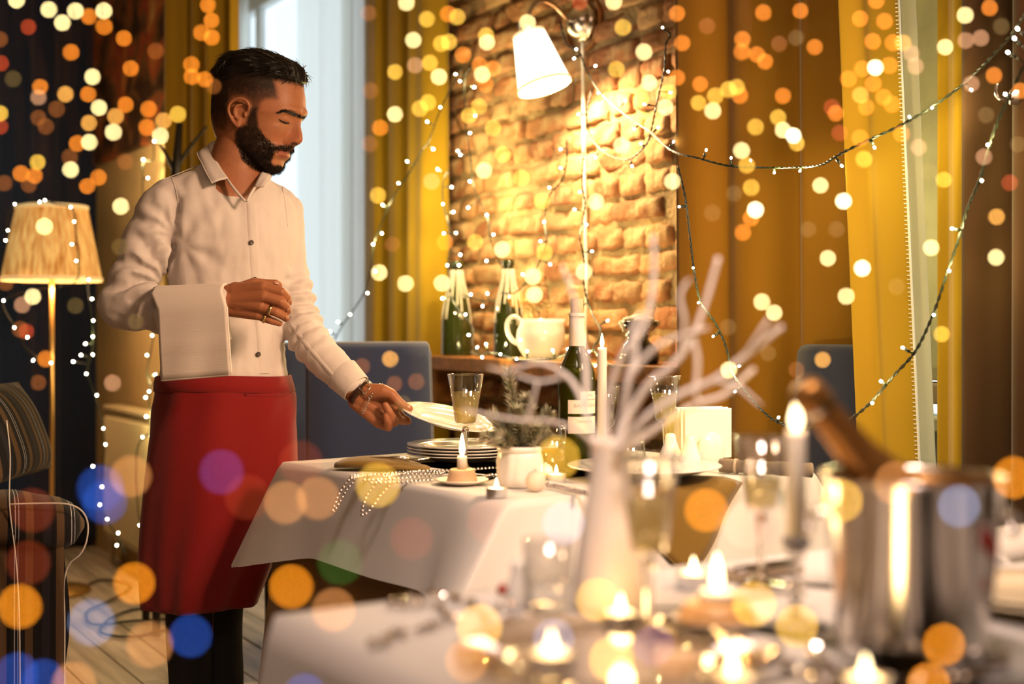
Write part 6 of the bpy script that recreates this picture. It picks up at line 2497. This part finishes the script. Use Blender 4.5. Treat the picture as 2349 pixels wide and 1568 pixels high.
# ---- shirt -------------------------------------------------------------
M_shirt = cloth_mat('white linen shirt', (0.76, 0.68, 0.64), 0.85, 800, 0.10, sheen=0.1, bump=0.14)
TOR = [(925, 514, .150, .112), (865, 514, .153, .114), (800, 517, .147, .114), (700, 521, .143, .114), (620, 527, .150, .119), (540, 531, .163, .124), (480, 524, .168, .116), (445, 518, .160, .098), (418, 520, .122, .080), (396, 525, .090, .070), (372, 530, .070, .064)]
ty = [q[0] for q in TOR]
fine_y = np.linspace(925, 372, 40)
tor = []
for y in fine_y:
    g = [float(np.interp(-y, [-q for q in ty], [q[c] for q in TOR])) for c in (1, 2, 3)]
    tor.append(ell(mp_(g[0], y), g[1], g[2], 60))
shapes = [loft(tor, True, True, True)]
armR = [(376, 478, -.080, .061), (352, 530, -.09, .061), (330, 590, -.10, .060), (305, 650, -.112, .059), (284, 700, -.122, .0590), (330, 706, -.15, .055), (400, 709, -.185, .049), (470, 698, -.212, .042), (505, 692, -.222, .038)]
armL = [(646, 482, .080, .055), (655, 540, .075, .050), (660, 600, .065, .0465), (674, 665, .045, .046), (688, 725, .025, .0475), (700, 765, .005, .0500), (722, 798, -.02, .0490), (762, 840, -.05, .0440), (796, 868, -.072, .038), (813, 884, -.082, .0350)]
shapes += chain(armR, 20) + chain(armL, 20)
shapes.append(capsule(mp_(520, 418, 0), mp_(386, 462, -.070), .052, .056))
shapes.append(capsule(mp_(532, 420, 0.02), mp_(634, 466, .075), .050, .052))
tv, tf, tn = voxel_union(shapes, 0.0052, 7, 0.5)


def arm_param(p, A):
    """(distance along the arm, radial distance) of p"""
    best = (1e9, 0.0)
    acc = 0.0
    for a, b in zip(A, A[1:]):
        d = b - a
        t = max(0, min(1, (p - a).dot(d) / d.length_squared))
        r_ = (p - a - d * t).length
        if r_ < best[0]:
            best = (r_, acc + d.length * t)
        acc += d.length
    return best


PR = [mp_(*q[:3]) for q in armR]
PL = [mp_(*q[:3]) for q in armL]
crook = mp_(372, 668, -.17)
pit = mp_(402, 560, -.10)
sv2 = []
dsps = []
for i in range(len(tv)):
    p = Vector(tv[i])
    n = Vector(tn[i])
    x, y = proj(p)
    dsp = 0.0
    r1, s1 = arm_param(p, PR)
    r2_, s2 = arm_param(p, PL)
    if r1 < 0.075 and x < 420:
        # folds fan out from the crook of the elbow and from the armpit
        dx, dy = x - 378, y - 652
        dist = math.hypot(dx, dy)
        ang = math.atan2(dy, dx)
        w = math.exp(-((dist - 55) / 60) ** 2)
        dsp += 0.0150 * w * math.sin(ang * 11 + 2.0 * fbm(x * .02, y * .02, 1) + dist * 0.015)
        dx, dy = x - 408, y - 540
        dist = math.hypot(dx, dy)
        ang = math.atan2(dy, dx)
        dsp += 0.0085 * math.exp(-((dist - 50) / 45) ** 2) * math.sin(ang * 12 + fbm(x * .02, y * .02, 4) * 2)
        dsp += 0.006 * fbm(x * .012, y * .02, 7)
    elif r2_ < 0.07 and x > 628 and (p - PL[0]).length > 0.08:
        k = min(1, max(0, (s2 - 0.12) / 0.08))
        dsp += 0.0095 * k * math.sin(s2 * 190 + 3.2 * fbm(p.x * 14, p.y * 14, p.z * 9) + (x - y) * 0.004) * math.exp(-((s2 - 0.27) / 0.11) ** 2)
        dsp += 0.0035 * fbm(x * .02, y * .014, 3)
    else:
        # torso: pulls from the chest to the waist, slack above the apron
        wst = math.exp(-((y - 835) / 55) ** 2)
        dsp += 0.0085 * fbm(x * .013, y * .006, 5) + 0.0035 * wst * math.sin(x * .06 + 2 * fbm(x * .01, y * .01, 2))
        dx, dy = x - 420, y - 560
        dist = math.hypot(dx, dy)
        dsp += 0.0035 * math.exp(-((dist - 60) / 60) ** 2) * math.sin(math.atan2(dy, dx) * 8 + 1.0)
        dsp += 0.003 * math.exp(-((x - 600) / 60) ** 2 - ((y - 510) / 70) ** 2) * math.sin((x * 0.8 + y * 0.5) * .07)
    dsps.append(dsp)
ed = np.array([(q[k], q[(k + 1) % len(q)]) for q in tf for k in range(len(q))])
dsps = np.array(dsps)
cnt = np.bincount(ed[:, 0], minlength=len(tv)) + np.bincount(ed[:, 1], minlength=len(tv))
for _ in range(3):
    acc = np.bincount(ed[:, 0], dsps[ed[:, 1]], len(tv)) + np.bincount(ed[:, 1], dsps[ed[:, 0]], len(tv))
    dsps = 0.4 * dsps + 0.6 * acc / np.maximum(cnt, 1)
sv2 = [Vector(tv[i]) + Vector(tn[i]) * dsps[i] for i in range(len(tv))]
NECKHOLE = [(470, 336), (497, 380), (521, 412), (563, 462), (586, 428), (613, 396), (622, 330)]
sf2 = []
for q in tf:
    c = sum((sv2[i] for i in q), Vector()) / len(q)
    x, y = proj(c)
    if y < 470 and inpoly(x, y, NECKHOLE):
        continue
    if y > 905:
        continue
    sf2.append(q)
shirt = mo('shirt', sv2, sf2, M_shirt)
cast = caster(sv2, sf2)
# placket strip, buttons, seams
M_btn = pmat('dark horn button', (0.035, 0.018, 0.010), 0.3)
M_stitch = pmat('shirt seam', (0.74, 0.66, 0.62), 0.85)
mid = [(566, 466), (570, 540), (576, 620), (582, 700), (589, 770), (596, 856)]
pm = smooth_path([(x, y, 0) for x, y in mid], 8)
rows = []
for q in pm:
    row = []
    for k in range(6):
        x = q.x - 3 + k * 5.6
        h = cast(x, q.y, -0.0012 if k in (0, 5) else 0.0026)
        row.append(h)
    if all(r_ is not None for r_ in row):
        rows.append(row)
v, f = loft(rows, False)
mo('placket', v, f, M_shirt, shirt)


def button(px, py, parent, r=0.0058, c=None):
    p = (c or cast)(px, py, 0.0038)
    if p is None:
        return
    h = (c or cast).tree.find_nearest(p)
    n = h[1]
    if n.dot(p - Vector((0, 0, H))) > 0:
        n = -n
    v, f = lathe([(0, -0.001), (r, -0.001), (r * 1.05, 0.0006), (r * 0.9, 0.0016), (r * 0.6, 0.0009), (0, 0.0009)], 20)
    q = n.to_track_quat('Z', 'Y').to_matrix()
    b_ = mo('button', [p + q @ Vector(t_) for t_ in v], f, M_btn, parent)
    m2 = MB()
    for (a, b2) in ((1, 1), (1, -1), (-1, 1), (-1, -1)):
        m2.add(*ico(0.0008, tuple(p + q @ Vector((a * 0.0014, b2 * 0.0014, 0.0012))), 1))
    mo('button_thread', m2.v, m2.f, M_stitch, b_)


for x, y in ((575, 556), (591, 812), (583, 640)):
    button(x, y, shirt)
button(259, 593, shirt, 0.006)
for pts in ([(392, 406), (402, 430), (408, 460), (411, 490)], [(648, 430), (655, 470), (660, 520)], [(470, 372), (430, 392), (392, 404), (372, 414)]):
    P = [cast(x, y, 0.0002) for x, y in [(q.x, q.y) for q in smooth_path([(a, b, 0) for a, b in pts], 6)]]
    P = [p for p in P if p is not None]
    if len(P) > 3:
        mo('seam', *tube(P, 0.0011, 6), M_shirt, shirt)
# flat felled seam along the far forearm
rows = []
for q in smooth_path([(664, 738, 0), (690, 775, 0), (730, 822, 0), (768, 866, 0)], 6):
    row = [cast(q.x + o_, q.y - o_ * 0.7, l_) for o_, l_ in ((-5, -0.001), (-3, 0.0012), (3, 0.0012), (5, -0.001))]
    if all(r_ is not None for r_ in row):
        rows.append(row)
if len(rows) > 3:
    mo('seam', *loft(rows, False), M_shirt, shirt)
# cuff
ca, cb2 = mp_(783, 856, -.066), mp_(818, 891, -.086)
dc = (cb2 - ca).normalized()
s0 = dc.cross(Vector((0, 1, 0))).normalized()
s1 = dc.cross(s0).normalized()
rings = []
for (t_, r_) in ((0.0, .0425), (0.04, .0440), (0.5, .0412), (0.96, .0385), (1.0, .0378), (1.0, .0350), (0.5, .0360)):
    c = ca.lerp(cb2, t_)
    rings.append([c + s0 * (math.cos(a) * r_) + s1 * (math.sin(a) * r_ * 0.86) for a in np.linspace(0, 2 * PI, 36, endpoint=False)])
mo('cuff', *loft(rings), M_shirt, shirt)

# collar: leaf folded over a stand
T2 = [(521, 409, -.118), (508, 392, -.095), (492, 366, -.055), (476, 338, 0.0), (496, 326, .06), (548, 338, .09), (594, 362, .065), (610, 384, .01), (599, 402, -.055), (584, 430, -.112)]
B2 = [(487, 420, -.138), (474, 398, -.115), (463, 375, -.075), (453, 350, 0.0), (482, 352, .092), (548, 366, .128), (606, 388, .095), (622, 400, .01), (618, 412, -.06), (604, 428, -.120)]
S2 = [(548, 446, -.125), (524, 418, -.10), (498, 384, -.055), (482, 358, 0.0), (500, 350, .05), (548, 366, .075), (590, 388, .05), (600, 402, .0), (592, 424, -.06), (574, 448, -.125)]
tp, bp2, sp = [smooth_path([mp_(*q) for q in A], 5) for A in (T2, B2, S2)]
rows = []
for a, b, c in zip(sp, tp, bp2):
    m_ = b + (b - (a + c) / 2).normalized() * 0.003
    rows.append([a, a.lerp(b, 0.6), b.lerp(a, 0.08), m_, b.lerp(c, 0.08), b.lerp(c, 0.5) + (c - a).normalized() * 0.002, c])
v, f = loft(rows, False)
collar = mo('collar', v, f, M_shirt, shirt)
solidify(collar, 0.0022)
mo('collar_edge', *tube(bp2, 0.0016, 6), M_stitch, collar)
# neckline edges down to the first button
for pts in ([(521, 411, -.108), (540, 436, -.128), (563, 462, -.138)], [(584, 430, -.112), (574, 446, -.130), (566, 462, -.138)]):
    mo('neckline_band', *tube(smooth_path([mp_(*q) for q in pts], 5), 0.0032, 8), M_shirt, shirt)
ccast = caster(v, f)
button(521, 415, collar, 0.0042)

# ---- apron, trousers, shoes ---------------------------------------------
M_apron = cloth_mat('red apron cloth', (0.22, 0.0048, 0.0055), 0.8, 900, 0.0, sheen=0.25, bump=0.15)
AP = [(862, 514, .160, .120), (880, 515, .164, .124), (905, 519, .168, .127), (960, 516, .174, .133), (1060, 512, .180, .139), (1130, 506, .180, .139), (1200, 494, .172, .134), (1290, 478, .158, .120), (1385, 463, .132, .105)]
ys = np.linspace(862, 1385, 44)
rings = []
for y in ys:
    g = [float(np.interp(y, [q[0] for q in AP], [q[c] for q in AP])) for c in (1, 2, 3)]
    k = (y - 862) / 523

    def fold(q, t, k=k, y=y):
        s = 0.010 * k * math.sin(5 * t + 1.0 + k) + 0.004 * k * math.sin(11 * t + 2 * k) + 0.004 * math.exp(-((y - 930) / 40) ** 2) * math.sin(9 * t + y * .03)
        c = mp_(g[0], y)
        d = (q - c)
        return q + d.normalized() * s
    rings.append(ell(mp_(g[0], y), g[1], g[2], 72, fold, 2.2))
v, f = loft(rings)
apron = mo('apron', v, f, M_apron)
solidify(apron, 0.003)
rings = []
for (y, e) in ((858, .001), (860, .005), (876, .006), (893, .006), (896, .002)):
    g = [float(np.interp(y, [q[0] for q in AP], [q[c] for q in AP])) for c in (1, 2, 3)]
    rings.append([q + Vector((0, 0, 0.004 * math.sin(2 * t))) for q, t in zip(ell(mp_(g[0], y), g[1] + e, g[2] + e, 72, None, 2.2), np.linspace(0, 2 * PI, 72, endpoint=False))])
mo('waistband', *loft(rings), M_apron, apron)
acast = caster(v, f)
P = [acast(x, y, 0.0005) for x, y in [(q.x, q.y) for q in smooth_path([(560, 905, 0), (610, 908, 0), (650, 903, 0), (671, 892, 0)], 6)]]
P = [p for p in P if p is not None]
if len(P) > 3:
    mo('apron_tie', *tube(P, 0.0032, 8), M_apron, apron)
hem = rings and [q for q in ell(mp_(463, 1383), .1335, .1065, 72, None, 2.2)]
M_trs = pmat('black trousers', (0.006, 0.006, 0.008), 0.8, bump=(200, 0.2))
for cx_, dd in ((436, 0.0), (506, 0.07)):
    rings = []
    for j in range(24):
        y = 1330 + (1755 - 1330) * j / 23
        r_ = 0.058 - 0.008 * j / 23
        c = mp_(cx_ - 2 * math.sin(j * .4), y, dd)
        rings.append([c + Vector((math.cos(a) * r_ * (1 + .03 * math.sin(3 * a + j * .5)), math.sin(a) * r_ * 1.1, 0)) for a in np.linspace(0, 2 * PI, 28, endpoint=False)])
    mo('trouser_leg', *loft(rings, True, True, True), M_trs)
    c = mp_(cx_, 0, dd)
    v, f = ico(1, (0, 0, 0), 3)
    mo('shoe', [tuple(Vector((c.x, c.y, 0)) + FDIR * (p[0] * .135 + .06) + RDIR * (p[1] * .045 * (1 - .12 * p[0])) + Vector((0, 0, max(0.002, .045 + p[2] * (.05 - .018 * p[0]))))) for p in v], f, pmat('black shoe', (0.008, 0.008, 0.008), 0.25))

# ---- watch, bracelet, rings ------------------------------------------------
def band(c, ax, r0, r1, wd, th, n=40, up=Vector((0, 1, 0))):
    a = ax.normalized()
    u = (up - a * up.dot(a)).normalized()
    w = a.cross(u)
    rings = []
    for (da, e) in ((-wd / 2, 0), (-wd / 2, th), (wd / 2, th), (wd / 2, 0)):
        rings.append([c + a * da + w * (math.cos(t) * (r0 + e)) + u * (math.sin(t) * (r1 + e)) for t in np.linspace(0, 2 * PI, n, endpoint=False)])
    rings.append(rings[0])
    return loft(rings), w, u


wc = mp_(829, 902, -.094)
wax = mp_(842, 922, -.10) - mp_(808, 880, -.08)
wst_axis = (mp_(845, 921, -.1) - mp_(812, 884, -.085)).normalized()
(v, f), wv, uv_ = band(wc, wst_axis, .0335, .0265, .017, .0022)
M_leather = pmat('dark brown leather', (0.045, 0.018, 0.010), 0.4, bump=(150, 0.3))
watch = mo('watch', v, f, M_leather)
watch['label'] = 'brown leather watch strap with steel buckle'
(v, f), _, _ = band(wc, wst_axis, .0358, .0288, .0016, .0006)
lcast = caster(lv, lf)
bc = lcast(838, 889, 0.003) or wc
e1 = wst_axis
e2 = (mp_(846, 879, -.1) - mp_(826, 903, -.1)).normalized()
sq = [bc + e1 * (a * .0105) + e2 * (b * .0115) for a, b in ((-1, -1), (1, -1), (1, 1), (-1, 1), (-1, -1))]
mo('buckle', *tube(sq, 0.0014, 6), M_steel, watch)
mb = MB()
cc = mp_(853, 914, -.096)
bax = (mp_(875, 930, -.1) - mp_(832, 900, -.095)).normalized()
u = (Vector((0, 1, 0)) - bax * bax.y).normalized()
w = bax.cross(u)
nl = 30
for k in range(nl):
    t = 2 * PI * k / nl
    c = cc + w * (math.cos(t) * .0415) + u * (math.sin(t) * .0325) + bax * (0.004 * math.sin(2 * t))
    tg = (-w * math.sin(t) * .0385 + u * math.cos(t) * .0285).normalized()
    nr = (w * math.cos(t) + u * math.sin(t)).normalized()
    sd = bax if k % 2 else (bax * 0.5 + nr * 0.87)
    ringp = [c + tg * (math.cos(a) * .0042) + sd * (math.sin(a) * .0030) for a in np.linspace(0, 2 * PI, 11)]
    mb.add(*tube(ringp, 0.0010, 6))
mo('bracelet', mb.v, mb.f, M_steel)['label'] = 'silver chain bracelet'
for (p0, p1, c, r_) in (((598, 703, -.246), (632, 715, -.247), (621, 711, -.247), .0128), ((590, 721, -.236), (618, 733, -.236), (608, 729, -.236), .0114)):
    (v, f), _, _ = band(mp_(*c), mp_(*p1) - mp_(*p0), r_, r_, .0062, .0009, 28)
    mo('finger_ring', v, f, pmat('gold ring', (0.85, 0.62, 0.32), 0.2, metal=1.0))['label'] = 'gold finger ring'
# nails of the visible fingers
M_nail = pmat('fingernail', (0.46, 0.22, 0.13), 0.3, coat=0.2)
rcast = caster(rv, rf)
for c_, pts in ((rcast, ((634, 648, 6.5, 4.5), (663, 689, 4, 5), (661, 709, 4, 5), (657, 727, 4, 4.5))), (lcast, ((937, 932, 5.0, 3.2),))):
    for (x, y, rx, ry) in pts:
        p = c_(x, y, 0.0006)
        if p is None:
            continue
        n = c_.tree.find_nearest(p)[1]
        q = n.to_track_quat('Z', 'Y').to_matrix()
        v, f = ico(1, (0, 0, 0), 2)
        mo('fingernail', [p + q @ Vector((t_[0] * rx / 1000, t_[1] * ry / 1000, t_[2] * .0004)) for t_ in v], f, M_nail, body)

# ---- white napkin over his forearm --------------------------------------------
nb = mp_(440, 690, -.20)
napk = thing('service_napkin', 'folded white service napkin draped over the right forearm of the waiter', 'napkin', nb)
M_nap = cloth_mat('white service cloth', (0.84, 0.75, 0.68), 0.85, 900, 0.0, bump=0.15)
rows = []
NC = 24
for i in range(NC + 1):
    t = i / NC
    xt, yt = 361 + 158 * t, 657 - 6 * t
    xb, yb = 370 + 160 * t, 872 - 13 * t
    fd = -.188 - .048 * t                      # depth of the forearm axis
    rad = 0.060 - 0.013 * t
    col = []
    back_b = mp_(xt + 7 + 4 * t, 790 - 12 * t, fd + rad + 0.004)
    back_t = mp_(xt + 2, yt + 30, fd + rad)
    col.append(back_b)
    col.append(back_b.lerp(back_t, 0.5))
    col.append(back_t)
    for a in (150, 120, 90, 60, 30):
        ar = math.radians(a)
        zc_ = mp_(xt, yt + 42, fd)
        col.append(Vector((zc_.x, fd + D0 + math.cos(ar) * -rad * -1 if False else zc_.y - math.cos(ar) * rad, zc_.z + (math.sin(ar) ** 0.8) * 0.042)))
    for k in range(1, 13):
        s = k / 12
        x, y = xt + (xb - xt) * s, yt + 38 + (yb - yt - 38) * s
        q = mp_(x, y, fd - rad - 0.004 + 0.010 * s + 0.0025 * math.sin(t * 9 + s * 2) * s - 0.003 * math.exp(-((s - 0.56) / 0.05) ** 2))
        col.append(q)
    rows.append(col)
v, f = loft(rows, False)
o = mesh_obj('cloth', [tuple(Vector(p) - nb) for p in v], f, M_nap, napk)
solidify(o, 0.005)
hemr = [rows[-1][k] for k in range(8, len(rows[-1]))]
mesh_obj('hem', *tube([p - nb for p in hemr], 0.0027, 8), M_nap, napk)
hemb = [rows[i][-1] for i in range(NC + 1)]
mesh_obj('hem', *tube([p - nb for p in hemb], 0.0027, 8), M_nap, napk)

# ---- the plate in his hand ------------------------------------------------------
pc = mp_(1029, 970, -.085)
pl = mesh_obj('dinner_plate', *lathe(plate_profile(0.120, 0.016), 64), M_china)
e1 = Vector((0.974, 0.0, -0.226)).normalized()
e2 = Vector((0.02, math.cos(math.radians(7.5)), math.sin(math.radians(7.5))))
e2 = (e2 - e1 * e2.dot(e1)).normalized()
e3 = e1.cross(e2)
pl.matrix_world = Matrix(((e1.x, e2.x, e3.x, pc.x), (e1.y, e2.y, e3.y, pc.y), (e1.z, e2.z, e3.z, pc.z), (0, 0, 0, 1)))
tag(pl, 'white plate held tilted in the left hand of the waiter', 'plate')
# ------------------------------------------------------------------ added strands of tiny lamps near the camera, standing in for overlaid light discs
# (fine copper wire with tiny lamps, thrown out of focus by the lens)
M_copper = pmat('copper wire', (0.55, 0.28, 0.10), 0.4, metal=0.9)
F_ = cam_d.dof.focus_distance
APER = 0.023


def lamp_mats(d, rad, table_):
    coc = APER * (1 / d - 1 / F_) * d
    ratio = min(60, (coc / (2 * rad)) ** 2)
    out = {}
    for k, c in table_.items():
        mx = max(c)
        out[k] = pmat('lit bokeh lamp ' + k, (0.9, 0.8, 0.6), 0.4, emit=tuple(v / mx for v in c), estr=mx * ratio)
    return out


def bokeh_curtain(label, d, rad, pts, table_, col_w, seed):
    r = np.random.default_rng(seed)
    mats = lamp_mats(d, rad, table_)
    meshes = {}
    root = thing('bokeh_lamp_curtain', label, 'string lights', (0, d, 3.34), 0, None)
    mesh_obj('cable', *tube([(-1.1 * d / 1.1, 0, -0.004), (1.1 * d / 1.1, 0, -0.004)], 0.003, 6), M_copper, root)
    cols = {}
    for (x, y, c) in pts:
        cols.setdefault(int((x + 40) // col_w), []).append((y, x, c))
    for k in sorted(cols):
        lst = sorted(cols[k])
        dd = d + r.uniform(-0.02, 0.02)
        P = []
        for (y, x, c) in lst:
            q = pix(x, y, dd + r.uniform(-0.012, 0.012))
            P.append((q, c))
        top = Vector((P[0][0].x + 0.004, dd, 3.338))
        o = top - Vector((0, d, 3.34))
        path = [top] + [q + Vector((0.0022, 0.0, 0)) for q, c in P]
        s = mesh_obj('bokeh_strand', *tube([p - top for p in path], 0.00016, 4), M_copper, root)
        s.location = o
        for q, c in P:
            if c not in meshes:
                v, f = ico(rad, (0, 0, 0), 2)
                me = bpy.data.meshes.new('bokeh_lamp')
                me.from_pydata(v, [], f)
                me.materials.append(mats[c])
                me.polygons.foreach_set('use_smooth', [True] * len(me.polygons))
                meshes[c] = me
            b_ = bpy.data.objects.new('bokeh_lamp', meshes[c])
            COL.objects.link(b_)
            b_.parent = s
            b_.location = q - top
    return root


FAR = {'w': (1.25, 1.0, 0.42), 'v': (1.9, 1.8, 1.1), 'y': (0.80, 0.46, 0.05), 'o': (0.75, 0.20, 0.012), 'b': (0.80, 0.36, 0.06), 'p': (0.42, 0.20, 0.10), 'r': (0.32, 0.03, 0.006), 'd': (0.17, 0.045, 0.006), 'm': (0.08, 0.05, 0.012)}
T_ = '''38,0,w 112,22,w 143,52,w 173,25,w 204,38,o 238,25,w 239,61,o 65,62,r 284,88,o 163,120,o 212,176,w 300,157,o 357,117,d 92,199,o 88,223,p 150,216,b 202,216,o 227,247,w 204,282,b 88,270,d 265,267,b 288,240,o 341,250,o 337,292,o
375,277,b 408,262,y 368,311,w 260,303,w 177,329,o 205,326,w 86,372,y 162,389,w 48,398,o 79,403,o 66,424,d 226,407,o 200,427,o 287,371,d 277,473,w 102,519,w 275,566,m 13,648,d 59,633,d 91,620,m 75,680,w 51,699,p 46,755,d 173,701,m 10,420,d 30,181,m 311,737,m
477,12,o 485,47,o 462,75,o 486,86,o 439,148,o 440,176,o 470,182,o 490,198,d 0,90,d 2,145,r 0,260,y 0,290,r 160,360,d 105,290,d 130,250,d 60,760,r 105,823,o 88,877,d 258,878,p
932,6,w 948,92,w 906,165,y 906,262,w 872,293,o 952,150,p 986,144,y 1007,176,w 982,235,y 963,249,y 979,44,y 1028,32,o 1049,39,y 1012,100,y 1030,96,y 1115,81,y 1117,97,w 1062,126,o 1100,149,o 1106,171,w 1131,157,o 1159,179,d 1113,193,o 1170,228,d
1076,265,y 1099,244,y 1131,294,y 1154,354,y 1110,391,w 1196,408,y 1233,390,m 1202,448,m 1243,461,y 990,416,p 867,448,y 1210,52,w 1251,202,y 1330,6,r 1408,3,w 1429,63,y 1477,119,w 1414,159,y 1489,190,w 1526,246,w 1469,225,y 1534,210,y 1426,333,w 1367,463,w
1542,416,w 1553,31,o 1565,99,o 1553,178,o 1470,272,y 1152,572,w 1014,649,w 1021,555,o 1222,634,w 1340,623,w 1318,643,p 1184,687,o 1226,676,w 1249,578,y 930,650,w 870,625,w 900,560,d 1090,555,y 850,208,d 845,30,d 848,330,d
1751,29,o 1836,25,o 1622,60,d 1703,90,o 1702,119,o 1736,125,o 1755,141,o 1869,108,o 1826,87,m 1787,101,d 1606,193,o 1641,220,y 1671,205,y 1690,200,y 1697,219,o 1796,220,o 1602,236,y 1635,254,w 1785,269,y 1733,291,y 1796,298,w 1820,311,v 1828,329,y
1701,345,w 1713,379,y 1723,430,y 1882,425,w 1733,481,v 1935,461,v 1704,533,o 1723,500,o 1684,444,m 1854,526,m 1634,488,m 1919,526,m 1973,43,o 2029,49,o 2010,2,o 2002,95,o 2049,98,o 2071,98,b 2091,123,p 2100,152,p 1978,158,o 2008,155,v 2040,150,o 1946,181,o
2003,192,o 1974,218,b 2027,223,o 2046,239,o 1987,246,o 1917,260,o 1908,246,r 1973,316,o 2068,307,o 2107,338,p 1982,365,y 2168,108,w 2214,35,w 2215,93,p 2250,87,p 2270,18,o 2297,61,m 2280,173,o 2340,208,o 2228,192,p 2262,264,m 2335,331,m 2132,394,m
2165,412,y 2257,360,p 2286,497,b 1926,305,r 2316,419,r 1748,692,w 1776,717,w 1672,848,w 1899,592,w 1978,615,v 1941,679,w 2136,568,w 2160,766,y 2285,590,w 1887,825,b 1670,750,m 1762,810,m 2057,657,m 1827,848,d 895,823,b 830,840,d 955,875,d 905,880,d 925,925,m'''
PF = [(float(a), float(b), c) for a, b, c in (q.split(',') for q in T_.split())]
bokeh_curtain('added curtain of wired warm lamps for blurred light discs, the farther and denser one', 1.13, 0.0015, PF, FAR, 46, 5)

NEAR = {'o': (0.62, 0.19, 0.006), 'l': (0.34, 0.13, 0.035), 'y': (0.60, 0.32, 0.03), 'b': (0.006, 0.035, 0.19), 'c': (0.10, 0.14, 0.24), 'u': (0.045, 0.02, 0.10), 'r': (0.10, 0.012, 0.003), 'k': (0.22, 0.09, 0.06), 'g': (0.006, 0.05, 0.006)}
T_ = '''300,1092,l 308,1337,o 668,1345,o 765,1398,l 343,1478,l 210,1427,c 437,1458,b 508,1082,u 655,1152,l 730,1142,l 867,1112,y 568,1140,r 45,1390,o 75,1170,r 65,1290,r 240,1150,b 230,1120,b 1122,1195,r 945,1235,r 1280,1050,y 1575,990,y 1620,1170,o 1710,1205,k
1930,1148,y 2055,1108,l 2325,1095,o 2165,1478,o 2130,1568,o 1100,1437,y 1270,1465,c 1293,1200,c 1403,1512,y 1370,1375,y 1730,1385,y 1828,1435,y 1500,1480,u 1070,1515,l 700,1592,b 40,1545,b 100,1560,b 2200,1160,c 780,1290,g 690,1060,r 170,1568,l'''
PN = [(float(a), float(b), c) for a, b, c in (q.split(',') for q in T_.split())]
bokeh_curtain('sparse added curtain of wired amber, red and blue lamps for blurred discs, hanging closest', 0.55, 0.0014, PN, NEAR, 60, 6)
